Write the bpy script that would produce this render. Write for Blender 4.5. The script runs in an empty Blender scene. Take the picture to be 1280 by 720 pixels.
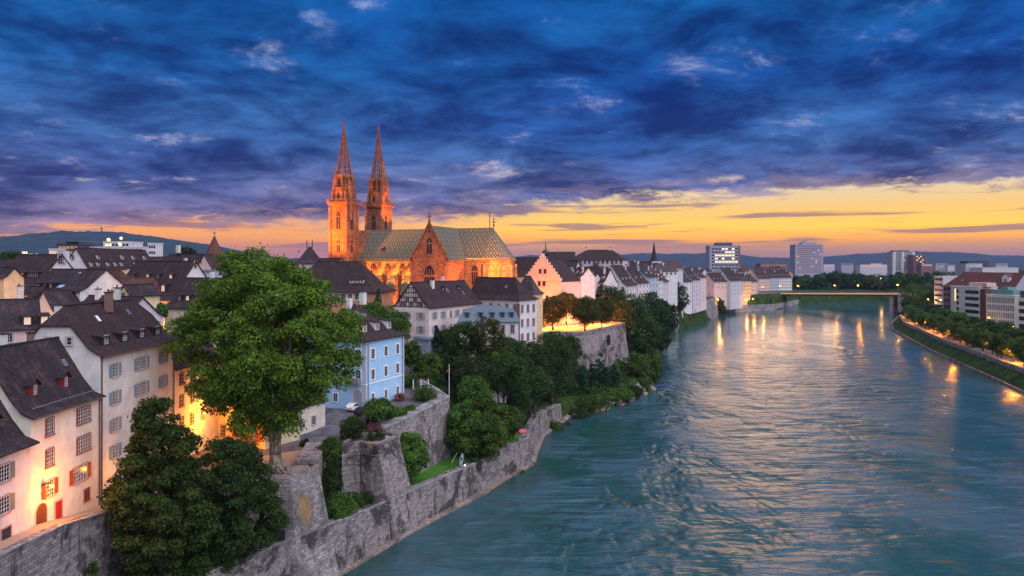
import bpy, math, random
import numpy as np
from mathutils import Vector, Matrix
R = math.radians
random.seed(7); np.random.seed(7)
C = bpy.context.scene.collection
scn = bpy.context.scene

# ------------------------------------------------------------------ camera
CAM_H = 45.0; FPX = 914.0; HY = 330.0
cd = bpy.data.cameras.new("camera"); cam = bpy.data.objects.new("camera", cd); C.objects.link(cam)
cam.location = (0, 0, CAM_H); cam.rotation_euler = (R(90), 0, 0)
cd.sensor_width = 36; cd.lens = 36*FPX/1280; cd.shift_y = -(360-HY)/1280.0
cd.clip_start = 0.5; cd.clip_end = 40000
scn.camera = cam
scn.view_settings.view_transform = 'Standard'
try: scn.view_settings.look = 'None'
except Exception: pass
scn.view_settings.exposure = 0.0; scn.view_settings.gamma = 1
scn.cycles.max_bounces = 6; scn.cycles.diffuse_bounces = 2; scn.cycles.glossy_bounces = 3
scn.cycles.transmission_bounces = 2; scn.cycles.volume_bounces = 0; scn.cycles.transparent_max_bounces = 6
scn.cycles.use_denoising = True
scn.cycles.sample_clamp_indirect = 4.0
scn.cycles.caustics_reflective = False; scn.cycles.caustics_refractive = False

def g(px, py, z=0.0):
    """point of height z seen at a place in the photograph"""
    D = (CAM_H-z)*FPX/(py-HY); return ((px-640)/FPX*D, D)
def at(px, D): return ((px-640)/FPX*D, D)
def zz(py, D): return CAM_H-(py-HY)*D/FPX

# ------------------------------------------------------------------ node helper
class NT:
    def __init__(s, tree): s.t = tree; s.n = tree.nodes; s.l = tree.links
    def new(s, ty, **k):
        n = s.n.new(ty)
        for a, b in k.items(): setattr(n, a, b)
        return n
    def put(s, sock, v):
        if hasattr(v, 'is_output') or isinstance(v, bpy.types.NodeSocket): s.l.new(v, sock)
        elif isinstance(v, (tuple, list)) and len(v) == 3 and sock.type == 'RGBA': sock.default_value = (*v, 1)
        else: sock.default_value = v
    def m(s, op, a, b=None, c=None, clamp=False):
        n = s.new('ShaderNodeMath', operation=op, use_clamp=clamp); s.put(n.inputs[0], a)
        if b is not None: s.put(n.inputs[1], b)
        if c is not None: s.put(n.inputs[2], c)
        return n.outputs[0]
    def ss(s, x, a, b, lo=0.0, hi=1.0):
        n = s.new('ShaderNodeMapRange', interpolation_type='SMOOTHSTEP')
        for i, v in enumerate((x, a, b, lo, hi)): s.put(n.inputs[i], v)
        return n.outputs[0]
    def mix(s, f, a, b, blend='MIX'):
        n = s.new('ShaderNodeMix', data_type='RGBA', blend_type=blend)
        s.put(n.inputs[0], f); s.put(n.inputs[6], a); s.put(n.inputs[7], b); return n.outputs[2]
    def ramp(s, x, pts, interp='LINEAR'):
        n = s.new('ShaderNodeValToRGB'); cr = n.color_ramp; cr.interpolation = interp
        while len(cr.elements) < len(pts): cr.elements.new(0.5)
        for e, (p, c) in zip(cr.elements, pts):
            e.position = p; e.color = (*c, 1) if isinstance(c, (tuple, list)) else (c, c, c, 1)
        s.put(n.inputs[0], x); return n.outputs[0]
    def noise(s, vec, scale, detail=3, rough=0.55, dist=0.0, out=0):
        n = s.new('ShaderNodeTexNoise')
        if vec is not None: s.l.new(vec, n.inputs['Vector'])
        n.inputs['Scale'].default_value = scale; n.inputs['Detail'].default_value = detail
        n.inputs['Roughness'].default_value = rough; n.inputs['Distortion'].default_value = dist
        return n.outputs[out]
    def comb(s, x, y, z=0.0):
        n = s.new('ShaderNodeCombineXYZ')
        for i, v in enumerate((x, y, z)): s.put(n.inputs[i], v)
        return n.outputs[0]
    def mapv(s, vec, scale=(1, 1, 1), loc=(0, 0, 0), rot=(0, 0, 0)):
        n = s.new('ShaderNodeMapping'); s.l.new(vec, n.inputs[0])
        n.inputs['Scale'].default_value = scale; n.inputs['Location'].default_value = loc; n.inputs['Rotation'].default_value = rot
        return n.outputs[0]

# ------------------------------------------------------------------ world: dusk sky with clouds
W = bpy.data.worlds.new("World"); scn.world = W; W.use_nodes = True
N = NT(W.node_tree); N.n.clear()
tc = N.new('ShaderNodeTexCoord'); sx = N.new('ShaderNodeSeparateXYZ'); N.l.new(tc.outputs['Generated'], sx.inputs[0])
X, Y, Z = sx.outputs
az = N.m('ARCTAN2', X, Y)
e = N.m('MAXIMUM', Z, 0.0)
den = N.m('ADD', e, 0.17)
q = N.comb(N.m('DIVIDE', X, den), N.m('DIVIDE', Y, den), 0.0)
q = N.mapv(q, scale=(1.7, 1.8, 1), rot=(0, 0, R(14)))
n1 = N.noise(q, 1.15, 9, 0.66, 0.25)
n2 = N.noise(N.mapv(q, loc=(3.1, 7.7, 2)), 2.3, 10, 0.68, 0.3)
n4 = N.noise(N.mapv(q, loc=(9.1, 1.7, 5)), 0.55, 3, 0.5)
# glow behind the cloud deck
glow = N.ramp(N.m('MULTIPLY', e, 4.0), [(0.0, (.48, .22, .14)), (.06, (.80, .33, .09)), (.12, (1.25, .50, .03)), (.19, (1.5, .78, .06)),
        (.28, (1.1, .68, .18)), (.42, (.85, .70, .52)), (.7, (.66, .70, .95)), (1, (.66, .76, 1.0))])
glowl = N.ramp(N.m('MULTIPLY', e, 4.0), [(0.0, (.80, .26, .12)), (.08, (1.05, .36, .08)), (.16, (1.15, .46, .09)), (.28, (.75, .42, .30)),
        (.5, (.42, .46, .75)), (1, (.55, .68, 1.0))])
right = N.ss(az, -0.28, 0.10)
glow = N.mix(right, glowl, glow)
away = N.ss(N.m('ABSOLUTE', N.m('SUBTRACT', az, 0.3)), 0.9, 1.7)
glow = N.mix(away, glow, (.40, .42, .58))
# thin streaks lying in the glow
st = N.noise(N.comb(N.m('MULTIPLY', az, 3.2), N.m('MULTIPLY', e, 62.0), 4.0), 1.0, 5, 0.55, 0.25)
strk = N.m('MULTIPLY', N.ss(st, 0.505, 0.60), N.ss(e, 0.004, 0.03))
glow = N.mix(N.m('MULTIPLY', strk, 0.8), glow, N.mix(right, (.36, .17, .20), (.33, .19, .20)))
low = N.ss(N.m('ADD', e, N.m('MULTIPLY', N.m('SUBTRACT', st, .5), .02)), 0.034, 0.018)
glow = N.mix(N.m('MULTIPLY', low, 0.40), glow, N.mix(right, (.42, .20, .24), (.50, .29, .24)))
# cloud deck
ccol = N.ramp(N.m('MULTIPLY', e, 2.5), [(0.0, (.19, .12, .18)), (.10, (.15, .115, .225)), (.22, (.072, .098, .265)), (.38, (.026, .088, .295)),
        (.60, (.006, .068, .285)), (.85, (.002, .055, .25)), (1, (.002, .052, .24))])
tone = N.ss(n1, 0.34, 0.68)
tone2 = N.ss(n4, 0.32, 0.68)
ccol = N.mix(tone, N.mix(1.0, ccol, (.42, .46, .62), 'MULTIPLY'), N.mix(1.0, ccol, (2.6, 2.3, 1.85), 'MULTIPLY'))
ccol = N.mix(tone2, N.mix(1.0, ccol, (.62, .72, .90), 'MULTIPLY'), N.mix(1.0, ccol, (1.35, 1.15, 1.05), 'MULTIPLY'))
S = None    # breaks in the deck: bearing and height above the horizon of each
for px_, py_, wx, wy, k_ in [(140, 42, 24, 15, 1), (335, 72, 44, 20, 1), (455, 3, 22, 12, 1), (395, 22, 25, 12, .5), (480, 42, 16, 10, .6), (960, 78, 30, 11, .9), (740, 135, 38, 12, .7), (868, 95, 35, 22, .6),
        (1238, 165, 60, 16, .9), (1170, 188, 32, 9, .8), (1085, 80, 34, 26, .6), (55, 216, 70, 14, .7), (130, 222, 60, 9, .7), (615, 211, 75, 10, .55), (705, 204, 45, 9, .7), (915, 222, 34, 8, .9), (165, 168, 95, 16, .5), (690, 18, 44, 20, .4), (1120, 110, 30, 20, .5)]:
    a_ = math.atan((px_-640)/914); e0 = (330-py_)/math.sqrt(914**2+(px_-640)**2+(330-py_)**2)
    r2_ = N.m('ADD', N.m('POWER', N.m('ABSOLUTE', N.m('DIVIDE', N.m('SUBTRACT', az, a_), 1.05*wx/950)), 2.0), N.m('POWER', N.m('ABSOLUTE', N.m('DIVIDE', N.m('SUBTRACT', e, e0), 1.05*wy/950)), 2.0))
    v_ = N.m('MULTIPLY', N.m('EXPONENT', N.m('MULTIPLY', r2_, -1.0)), k_); S = v_ if S is None else N.m('MAXIMUM', S, v_)
hole = N.m('POWER', N.m('MULTIPLY', N.ss(N.m('ADD', n2, N.m('MULTIPLY', S, .12)), 0.53, 0.78), N.ss(N.m('ADD', n1, N.m('MULTIPLY', S, .16)), 0.46, 0.62)), 1.3)
holecol = N.ramp(N.m('MULTIPLY', e, 2.5), [(0.0, (.95, .55, .30)), (.2, (.95, .72, .55)), (.4, (.52, .52, .72)), (.8, (.36, .46, .80)), (1, (.4, .5, .8))])
ccol = N.mix(N.m('MULTIPLY', hole, 0.92), ccol, holecol)
eb = N.ramp(N.m('ADD', N.m('MULTIPLY', az, 0.7), 0.5), [(0.0, .018), (.08, .03), (.2, .05), (.33, .055), (.43, .06), (.55, .078), (.66, .086), (.78, .093), (.93, .088), (1, .05)])
edge = N.m('SUBTRACT', N.m('ADD', e, N.m('MULTIPLY', N.m('SUBTRACT', n2, .5), 0.10)), eb)
cover = N.ss(edge, -0.006, 0.014)
# the lit underside of the deck's edge
rim = N.m('MULTIPLY', N.ss(edge, 0.055, 0.005), N.ss(n2, 0.46, 0.60))
ccol = N.mix(N.m('MULTIPLY', rim, 0.30), ccol, (.80, .50, .40))
sky = N.mix(cover, glow, ccol)
# added fill light: sky brightened out of view, overhead and behind, for the walls
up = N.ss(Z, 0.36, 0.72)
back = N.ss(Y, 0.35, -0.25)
fill_mask = N.m('MAXIMUM', up, N.m('MULTIPLY', back, N.ss(Z, -0.02, 0.12)))
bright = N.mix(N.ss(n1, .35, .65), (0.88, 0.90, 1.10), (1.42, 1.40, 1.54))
lit = N.m('ADD', N.m('ADD', N.m('MULTIPLY', X, .52), N.m('MULTIPLY', Y, -.42)), N.m('MULTIPLY', Z, .74))  # steers an added soft light in the unseen sky, right rear and high
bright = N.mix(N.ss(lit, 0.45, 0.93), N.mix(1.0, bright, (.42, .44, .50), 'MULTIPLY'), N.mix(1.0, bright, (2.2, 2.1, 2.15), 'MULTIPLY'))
sky = N.mix(fill_mask, sky, bright)
sky = N.mix(N.ss(Z, 0.0, -0.02), sky, (.03, .035, .05))
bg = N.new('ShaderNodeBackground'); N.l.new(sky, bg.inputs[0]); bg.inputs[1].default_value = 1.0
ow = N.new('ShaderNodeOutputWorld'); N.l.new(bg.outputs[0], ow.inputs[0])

sd = bpy.data.lights.new("sun", 'SUN'); sd.energy = 0.12; sd.angle = R(14); sd.color = (1, .62, .35)
so = bpy.data.objects.new("sun", sd); C.objects.link(so); so.location = (300, 500, 300)
so.rotation_euler = Vector((-math.sin(.3), -math.cos(.3), -math.tan(R(6)))).to_track_quat('-Z', 'Y').to_euler()

# ------------------------------------------------------------------ materials
M = {}
def mat(name, col, rough=0.8, **k):
    m = bpy.data.materials.new(name); m.use_nodes = True; n = NT(m.node_tree)
    b = m.node_tree.nodes['Principled BSDF']; n.b = b
    n.put(b.inputs['Base Color'], col); b.inputs['Roughness'].default_value = rough
    b.inputs['Specular IOR Level'].default_value = k.get('spec', 0.3)
    if 'metal' in k: b.inputs['Metallic'].default_value = k['metal']
    if 'emit' in k:
        b.inputs['Emission Color'].default_value = (*k['emit'], 1); b.inputs['Emission Strength'].default_value = k.get('es', 1.0)
    M[name] = m; m['_'] = 0
    return m, n
def bump(n, h, strength, dist=0.05):
    bn = n.new('ShaderNodeBump'); bn.inputs['Strength'].default_value = strength; bn.inputs['Distance'].default_value = dist
    n.put(bn.inputs['Height'], h); n.l.new(bn.outputs[0], n.b.inputs['Normal'])
def obj_co(n):
    t = n.new('ShaderNodeTexCoord'); return t.outputs['Object'], t.outputs['UV']
def geo_pos(n): return n.new('ShaderNodeNewGeometry').outputs['Position']
def scol(c, f): return tuple(min(1, x*f) for x in c)
def plaster(name, c, dirt=0.25):
    m, n = mat(name, c, 0.9); p = geo_pos(n); o, uv = obj_co(n)
    a = n.noise(p, 0.55, 5, 0.62); s = n.noise(n.mapv(uv, scale=(2.2, 0.22, 1)), 1.0, 4, 0.6); f = n.noise(p, 9, 2)
    k = n.ss(a, .35, .68); k2 = n.ss(s, .48, .72)
    col = n.mix(k, scol(c, 1-dirt*.6), scol(c, 1.05)); col = n.mix(n.m('MULTIPLY', k2, dirt), col, scol(c, .45))
    n.put(n.b.inputs['Base Color'], col); bump(n, f, .25, .02); return m
def tiles(name, c, c2=None, patch=0.5):
    c2 = c2 or scol(c, 1.9)
    m, n = mat(name, c, 0.75, spec=.25); o, uv = obj_co(n)
    w = n.new('ShaderNodeTexBrick'); n.l.new(uv, w.inputs['Vector']); w.inputs['Scale'].default_value = 1
    w.inputs['Brick Width'].default_value = .22; w.inputs['Row Height'].default_value = .20; w.inputs['Mortar Size'].default_value = .012
    w.inputs['Color1'].default_value = (.55, .55, .55, 1); w.inputs['Color2'].default_value = (1.25, 1.25, 1.25, 1); w.inputs['Mortar'].default_value = (.35, .35, .35, 1)
    big = n.noise(n.mapv(uv, scale=(.55, .28, 1)), 1.0, 6, .68, .4); st = n.noise(n.mapv(uv, scale=(2.6, .16, 1)), 1.0, 4, .6)
    blot = n.noise(uv, 3.5, 3, .6)
    col = n.mix(n.m('MULTIPLY', n.ss(big, .45, .66), patch), c, c2)
    col = n.mix(n.m('MULTIPLY', n.ss(st, .52, .75), .5), col, scol(c, .5))
    col = n.mix(n.m('MULTIPLY', n.ss(blot, .60, .75), .35), col, (.16, .14, .13))
    col = n.mix(1.0, col, w.outputs['Color'], 'MULTIPLY')
    n.put(n.b.inputs['Base Color'], col); bump(n, n.m('ADD', w.outputs['Fac'], n.m('MULTIPLY', blot, .6)), .35, .04); return m
def masonry(name, c, bw=.7, rh=.3, stain=.7, tint=None):
    m, n = mat(name, c, 0.95, spec=.15); o, uv = obj_co(n)
    uvd = n.new('ShaderNodeVectorMath', operation='ADD'); n.l.new(uv, uvd.inputs[0])
    dn = n.noise(uv, .9, 3, .6, out=1); sc = n.new('ShaderNodeVectorMath', operation='SCALE'); n.l.new(dn, sc.inputs[0]); sc.inputs['Scale'].default_value = .28
    n.l.new(sc.outputs[0], uvd.inputs[1])
    w = n.new('ShaderNodeTexBrick'); n.l.new(uvd.outputs[0], w.inputs['Vector']); w.inputs['Scale'].default_value = 1
    w.inputs['Brick Width'].default_value = bw; w.inputs['Row Height'].default_value = rh; w.inputs['Mortar Size'].default_value = .035
    w.inputs['Mortar Smooth'].default_value = .4; w.inputs['Bias'].default_value = -.1
    w.inputs['Color1'].default_value = (*scol(c, .62), 1); w.inputs['Color2'].default_value = (*scol(c, 1.25), 1); w.inputs['Mortar'].default_value = (*scol(c, .45), 1)
    p = geo_pos(n)
    a = n.noise(p, .16, 8, .72, .6); s = n.noise(n.mapv(uv, scale=(1.1, .14, 1)), 1.0, 6, .68, .3); f = n.noise(p, 3.2, 5, .65)
    col = n.mix(n.m('MULTIPLY', n.ss(a, .48, .58), stain), w.outputs['Color'], scol(c, .18))
    col = n.mix(n.m('MULTIPLY', n.ss(s, .53, .66), stain), col, scol(c, .13))
    col = n.mix(n.m('MULTIPLY', n.ss(f, .57, .68), .6), col, scol(c, .25))
    col = n.mix(n.m('MULTIPLY', n.ss(n.noise(p, 1.3, 5, .7), .58, .70), .6), col, tint or scol(c, 1.6))
    n.put(n.b.inputs['Base Color'], col); bump(n, n.m('SUBTRACT', n.m('MULTIPLY', f, 1.4), w.outputs['Fac']), .7, .14); return m
def foliage(name, c1, c2, c3=None):
    m, n = mat(name, c1, 0.75, spec=.2); p = geo_pos(n); oi = n.new('ShaderNodeObjectInfo')
    a = n.noise(p, .45, 3, .6); b = n.noise(p, 2.2, 2, .5)
    col = n.mix(n.ss(a, .38, .64), c1, c2); col = n.mix(n.m('MULTIPLY', n.ss(b, .48, .70), .65), col, c3 or scol(c2, 1.55))
    hsv = n.new('ShaderNodeHueSaturation'); n.put(hsv.inputs['Color'], col)
    n.put(hsv.inputs['Value'], n.m('ADD', n.m('MULTIPLY', oi.outputs['Random'], .45), .54))
    n.put(hsv.inputs['Hue'], n.m('ADD', n.m('MULTIPLY', oi.outputs['Random'], .035), .468))
    n.put(n.b.inputs['Base Color'], hsv.outputs[0])
    tr = n.new('ShaderNodeBsdfTranslucent'); n.put(tr.inputs[0], hsv.outputs[0]); mx = n.new('ShaderNodeMixShader'); mx.inputs[0].default_value = .22
    n.l.new(n.b.outputs[0], mx.inputs[1]); n.l.new(tr.outputs[0], mx.inputs[2]); n.l.new(mx.outputs[0], m.node_tree.nodes['Material Output'].inputs[0]); return m

plaster('cream', (.72, .66, .56)); plaster('white', (.68, .67, .66), .25); plaster('pink', (.72, .60, .56)); plaster('grey', (.58, .60, .60), .3)
plaster('blue', (.36, .60, .82), .12); plaster('yellow', (.72, .62, .38)); plaster('orange', (.75, .52, .30)); plaster('trim', (.66, .64, .60))
plaster('lilac', (.60, .56, .62)); plaster('sandstone', (.50, .26, .16), .35); plaster('gable_grey', (.50, .52, .56), .2); plaster('bluegrey', (.42, .50, .60))
plaster('concrete', (.42, .42, .43), .3); plaster('pale_pink', (.70, .50, .46))
tiles('roof', (.040, .024, .026), (.095, .054, .048)); tiles('roof_red', (.095, .040, .032), (.17, .07, .05)); tiles('roof_dark', (.030, .023, .030), (.105, .062, .06), .7)
tiles('roof_bright', (.14, .05, .035), (.20, .09, .06)); tiles('roof_lilac', (.075, .055, .062), (.11, .08, .085))
masonry('stone', (.31, .28, .268), .9, .38, .95); masonry('stone_pale', (.38, .335, .33), .8, .34, .8); masonry('stone_stain', (.36, .335, .32), .9, .38, .6)
n = NT(M['stone_stain'].node_tree); n.b = M['stone_stain'].node_tree.nodes['Principled BSDF']; o, uv = obj_co(n)
src = n.b.inputs['Base Color'].links[0].from_socket; vd = n.new('ShaderNodeVectorMath', operation='LENGTH'); n.l.new(n.mapv(o, scale=(.55, .55, .30), loc=(-4.3*.55, -2.6*.55, -10.6*.30)), vd.inputs[0])
n.put(n.b.inputs['Base Color'], n.mix(n.m('MULTIPLY', n.ss(n.m('ADD', vd.outputs['Value'], n.m('MULTIPLY', n.noise(o, 1.6, 6, .72), 2.2)), 2.1, 1.35), .6), src, (.42, .24, .04)))
masonry('stone_rubble', (.38, .31, .26), .45, .26, .55)
masonry('stone_grey', (.36, .35, .35), .9, .4, .5)
mat('sash', (.75, .74, .72), .6); mat('frame_red', (.26, .085, .065), .8); mat('frame_stone', (.42, .36, .32), .9); mat('frame_pink', (.40, .24, .21), .9)
mat('shutter_blue', (.15, .26, .34), .6); mat('shutter_red', (.40, .035, .02), .6); mat('shutter_green', (.10, .17, .13), .6); mat('shutter_grey', (.30, .34, .38), .6)
mat('dark_wood', (.05, .03, .025), .7); mat('door_brown', (.10, .035, .015), .6); mat('door_red', (.35, .02, .012), .5); mat('dormer_red', (.22, .02, .018), .6)
mat('metal_roof', (.10, .145, .18), .45, spec=.5, metal=.1); mat('metal_dark', (.06, .06, .07), .45, metal=.5); mat('metal_grey', (.32, .33, .35), .4, metal=.5)
mat('copper', (.12, .26, .24), .6); mat('timber', (.07, .04, .035), .8); mat('gutter', (.12, .07, .06), .6)
mat('white_paint', (.8, .8, .8), .5); mat('red_paint', (.5, .02, .02), .4); mat('pink_cloth', (.72, .08, .22), .8); mat('rubber', (.02, .02, .02), .8)
mat('bark', (.16, .13, .105), .95); mat('bark_dark', (.07, .055, .045), .95); mat('asphalt', (.09, .09, .105), .9)
mat('black_cloth', (.02, .02, .03), .9); mat('skin', (.45, .28, .2), .7); mat('brown_stone', (.20, .12, .10), .9); mat('path_stone', (.30, .25, .20), .9)
mat('flower_red', (.55, .06, .05), .8); mat('boat_blue', (.04, .09, .22), .5)
mat('facade_dark', (.06, .06, .08), .5); mat('facade_brick', (.22, .12, .12), .8); mat('facade_lilac', (.34, .33, .42), .8)
m_, n_ = mat('glass', (.022, .028, .04), .15, spec=.35)
mat('glass_blue', (.07, .12, .18), .15, spec=.7)
mat('skyglass', (.35,.5,.7), .3, spec=.6); mat('copper_grey', (.11,.12,.12), .7); mat('facade_brown', (.12,.05,.035), .8); mat('facade_glass', (.20,.22,.28), .35, spec=.6); mat('metal_rail', (.45,.50,.46), .6); mat('strip_glow', (.8,.6,.3), .6, emit=(1,.42,.08), es=.9); mat('globe_glow', (.8,.8,.8), .5, emit=(1,.9,.8), es=1.2)
mat('lit', (.6, .4, .2), .6, emit=(1, .60, .22), es=1.5); mat('lit_soft', (.5, .4, .3), .6, emit=(1, .62, .36), es=.55); mat('lit_white', (.6, .6, .5), .6, emit=(1, .72, .30), es=1.1)
mat('lit_dim', (.3, .2, .1), .5, emit=(1, .5, .15), es=.25)
mat('lamp_warm', (.8, .5, .2), .5, emit=(1, .36, .045), es=5.0); mat('lamp_white', (.9, .9, .8), .5, emit=(1, .85, .6), es=9)
mat('lamp_red', (.8, .1, .1), .5, emit=(1, .06, .03), es=3)
# bark with plane-tree blotches
n = NT(M['bark'].node_tree); n.b = M['bark'].node_tree.nodes['Principled BSDF']; p = geo_pos(n)
n.put(n.b.inputs['Base Color'], n.mix(n.ss(n.noise(n.mapv(p, scale=(1, 1, .35)), 2.4, 4, .6), .42, .6), (.10, .08, .06), (.30, .25, .19)))
bump(n, n.noise(n.mapv(p, scale=(1, 1, .3)), 7, 4), .6, .08)
n = NT(M['asphalt'].node_tree); n.b = M['asphalt'].node_tree.nodes['Principled BSDF']; p = geo_pos(n)
n.put(n.b.inputs['Base Color'], n.mix(n.ss(n.noise(p, .5, 5, .65), .35, .65), (.07, .07, .085), (.15, .145, .16)))
# glazed diamond roof of the cathedral
m_, n = mat('mosaic', (.2, .2, .2), .6, spec=.3); o, uv = obj_co(n)
s_ = n.new('ShaderNodeSeparateXYZ'); n.l.new(uv, s_.inputs[0])
a = n.m('ADD', n.m('MULTIPLY', s_.outputs[0], 1.0), n.m('MULTIPLY', s_.outputs[1], .62)); b = n.m('SUBTRACT', n.m('MULTIPLY', s_.outputs[0], 1.0), n.m('MULTIPLY', s_.outputs[1], .62))
fa = n.m('ABSOLUTE', n.m('SUBTRACT', n.m('FRACT', n.m('MULTIPLY', a, .50)), .5)); fb = n.m('ABSOLUTE', n.m('SUBTRACT', n.m('FRACT', n.m('MULTIPLY', b, .50)), .5))
d = n.m('MAXIMUM', fa, fb)
col = n.ramp(d, [(0, (.30, .25, .09)), (.15, (.30, .25, .09)), (.17, (.025, .05, .035)), (.34, (.03, .06, .04)), (.36, (.09, .035, .025)), (.43, (.09, .035, .025)), (.45, (.32, .30, .23)), (.5, (.32, .30, .23))])
col = n.mix(n.m('MULTIPLY', n.ss(n.noise(uv, 1.1, 4, .6), .4, .7), .45), col, (.07, .07, .06))
n.put(n.b.inputs['Base Color'], col)
foliage('leaf_plane', (.044, .105, .012), (.125, .245, .020), (.24, .36, .034)); foliage('leaf_dark', (.016, .046, .011), (.036, .090, .018), (.085, .155, .026))
foliage('leaf_mid', (.028, .084, .012), (.072, .175, .020), (.15, .26, .035)); foliage('leaf_light', (.035, .10, .012), (.08, .18, .025)); foliage('leaf_teal', (.012, .050, .022), (.030, .090, .035))
foliage('leaf_dark2', (.018,.055,.010), (.05,.125,.016), (.12,.21,.03))
foliage('leaf_olive', (.040, .055, .008), (.085, .105, .014))
foliage('leaf_bloom', (.05, .09, .03), (.45, .10, .12), (.6, .25, .25))
m_, n = mat('grass', (.05, .13, .02), .95, spec=.1); p = geo_pos(n)
n.put(n.b.inputs['Base Color'], n.mix(n.ss(n.noise(p, .6, 5, .65), .35, .65), (.028, .085, .012), (.075, .17, .025))); bump(n, n.noise(p, 6, 4, .7), .8, .2)
# ------------------------------------------------------------------ mesh helpers
class MB:
    def __init__(s): s.v = []; s.f = []; s.m = []
    def add(s, vs, fs, mi=0, mx=None):
        o = len(s.v)
        for v in vs: s.v.append(tuple(mx @ Vector(v)) if mx is not None else tuple(v))
        for f in fs: s.f.append(tuple(i+o for i in f)); s.m.append(mi)
        return s
    def box(s, x0, x1, y0, y1, z0, z1, mi=0, mx=None):
        return s.add([(x0, y0, z0), (x1, y0, z0), (x1, y1, z0), (x0, y1, z0), (x0, y0, z1), (x1, y0, z1), (x1, y1, z1), (x0, y1, z1)],
              [(0, 3, 2, 1), (4, 5, 6, 7), (0, 1, 5, 4), (1, 2, 6, 5), (2, 3, 7, 6), (3, 0, 4, 7)], mi, mx)
    def slab(s, top, t, mi=0):
        n = len(top); vs = list(top)+[(x, y, z-t) for x, y, z in top]
        fs = [tuple(range(n)), tuple(range(2*n-1, n-1, -1))]+[(i, i+n, (i+1) % n+n, (i+1) % n) for i in range(n)]
        return s.add(vs, fs, mi)
    def prism(s, poly, z0, z1, mi=0, top=None):
        n = len(poly); tp = top or poly
        vs = [(x, y, z0) for x, y in poly]+[(x, y, z1) for x, y in tp]
        return s.add(vs, [tuple(range(n-1, -1, -1)), tuple(range(n, 2*n))]+[(i, (i+1) % n, (i+1) % n+n, i+n) for i in range(n)], mi)
    def wallpoly(s, pts, d0, d1, axis, mi=0):
        """polygon pts (a,z) extruded from d0 to d1 along the other axis; axis='x': a runs along x"""
        n = len(pts)
        f = (lambda a, z, d: (a, d, z)) if axis == 'x' else (lambda a, z, d: (d, a, z))
        vs = [f(a, z, d0) for a, z in pts]+[f(a, z, d1) for a, z in pts]
        fs = [tuple(range(n)), tuple(range(2*n-1, n-1, -1))]+[(i, i+n, (i+1) % n+n, (i+1) % n) for i in range(n)]
        if axis != 'x': fs = [tuple(reversed(q)) for q in fs]
        return s.add(vs, fs, mi)
    def tube(s, p0, p1, r0, r1=None, n=8, mi=0, cap=True):
        r1 = r0 if r1 is None else r1; p0 = Vector(p0); p1 = Vector(p1); d = (p1-p0)
        if d.length < 1e-6: return s
        q_ = d.to_track_quat('Z', 'Y'); vs = []
        for p, r in ((p0, r0), (p1, r1)):
            for i in range(n):
                a = 2*math.pi*i/n; vs.append(tuple(p+q_ @ Vector((r*math.cos(a), r*math.sin(a), 0))))
        fs = [(i, (i+1) % n, (i+1) % n+n, i+n) for i in range(n)]
        if cap: fs += [tuple(range(n-1, -1, -1)), tuple(range(n, 2*n))]
        return s.add(vs, fs, mi)
    def path(s, pts, rs, n=8, mi=0):
        for i in range(len(pts)-1): s.tube(pts[i], pts[i+1], rs[i], rs[i+1], n, mi)
        return s
    def ball(s, c, r, mi=0, nu=10, nv=6, sz=1.0):
        vs = []; fs = []
        for j in range(nv+1):
            ph = math.pi*j/nv
            for i in range(nu):
                th = 2*math.pi*i/nu; vs.append((c[0]+r*math.sin(ph)*math.cos(th), c[1]+r*math.sin(ph)*math.sin(th), c[2]+r*sz*math.cos(ph)))
        for j in range(nv):
            for i in range(nu): fs.append((j*nu+i, (j+1)*nu+i, (j+1)*nu+(i+1) % nu, j*nu+(i+1) % nu))
        return s.add(vs, fs, mi)
    def mesh(s, name, mats, smooth=False):
        me = bpy.data.meshes.new(name); me.from_pydata(s.v, [], s.f)
        for m in (mats if isinstance(mats, (list, tuple)) else [mats]): me.materials.append(M[m])
        me.polygons.foreach_set('material_index', s.m)
        if smooth: me.polygons.foreach_set('use_smooth', [True]*len(s.f))
        uv = me.uv_layers.new(name='UVMap'); co = np.array(s.v, dtype=float)
        buf = np.zeros(len(me.loops)*2); k = 0
        for poly in me.polygons:
            nx, ny, nz = poly.normal
            P_ = co[list(poly.vertices)]; h = math.hypot(nx, ny)
            if h < .15: u = P_[:, 0]; v = P_[:, 1]
            else:
                t = np.array((-ny/h, nx/h, 0)); b = np.cross((nx, ny, nz), t); u = P_ @ t; v = P_ @ b
            L = len(P_); buf[k*2:(k+L)*2:2] = u; buf[k*2+1:(k+L)*2:2] = v; k += L
        uv.data.foreach_set('uv', buf); me.update(); return me
    def obj(s, name, mats, parent=None, loc=(0, 0, 0), rz=0, smooth=False):
        return link(name, s.mesh(name, mats, smooth), parent, loc, rz)
def link(name, me, parent=None, loc=(0, 0, 0), rz=0):
    o = bpy.data.objects.new(name, me); C.objects.link(o); o.location = loc; o.rotation_euler = (0, 0, rz)
    if parent is not None: o.parent = parent
    return o
def tag(o, label=None, cat=None, group=None, kind=None):
    if label: o['label'] = label
    if cat: o['category'] = cat
    if group: o['group'] = group
    if kind: o['kind'] = kind
    return o
def thing(name, label, cat, loc=(0, 0, 0), rz=0, group=None):
    o = link(name, None, None, loc, rz); o.empty_display_size = .5; return tag(o, label, cat, group)
ORD = 'first second third fourth fifth sixth seventh eighth ninth tenth eleventh twelfth thirteenth fourteenth fifteenth sixteenth seventeenth eighteenth nineteenth twentieth'.split()
ORD += ['twenty-'+w for w in ORD[:9]]+['thirtieth']
CACHE = {}
def cached(key, fn):
    if key not in CACHE: CACHE[key] = fn()
    return CACHE[key]

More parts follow.
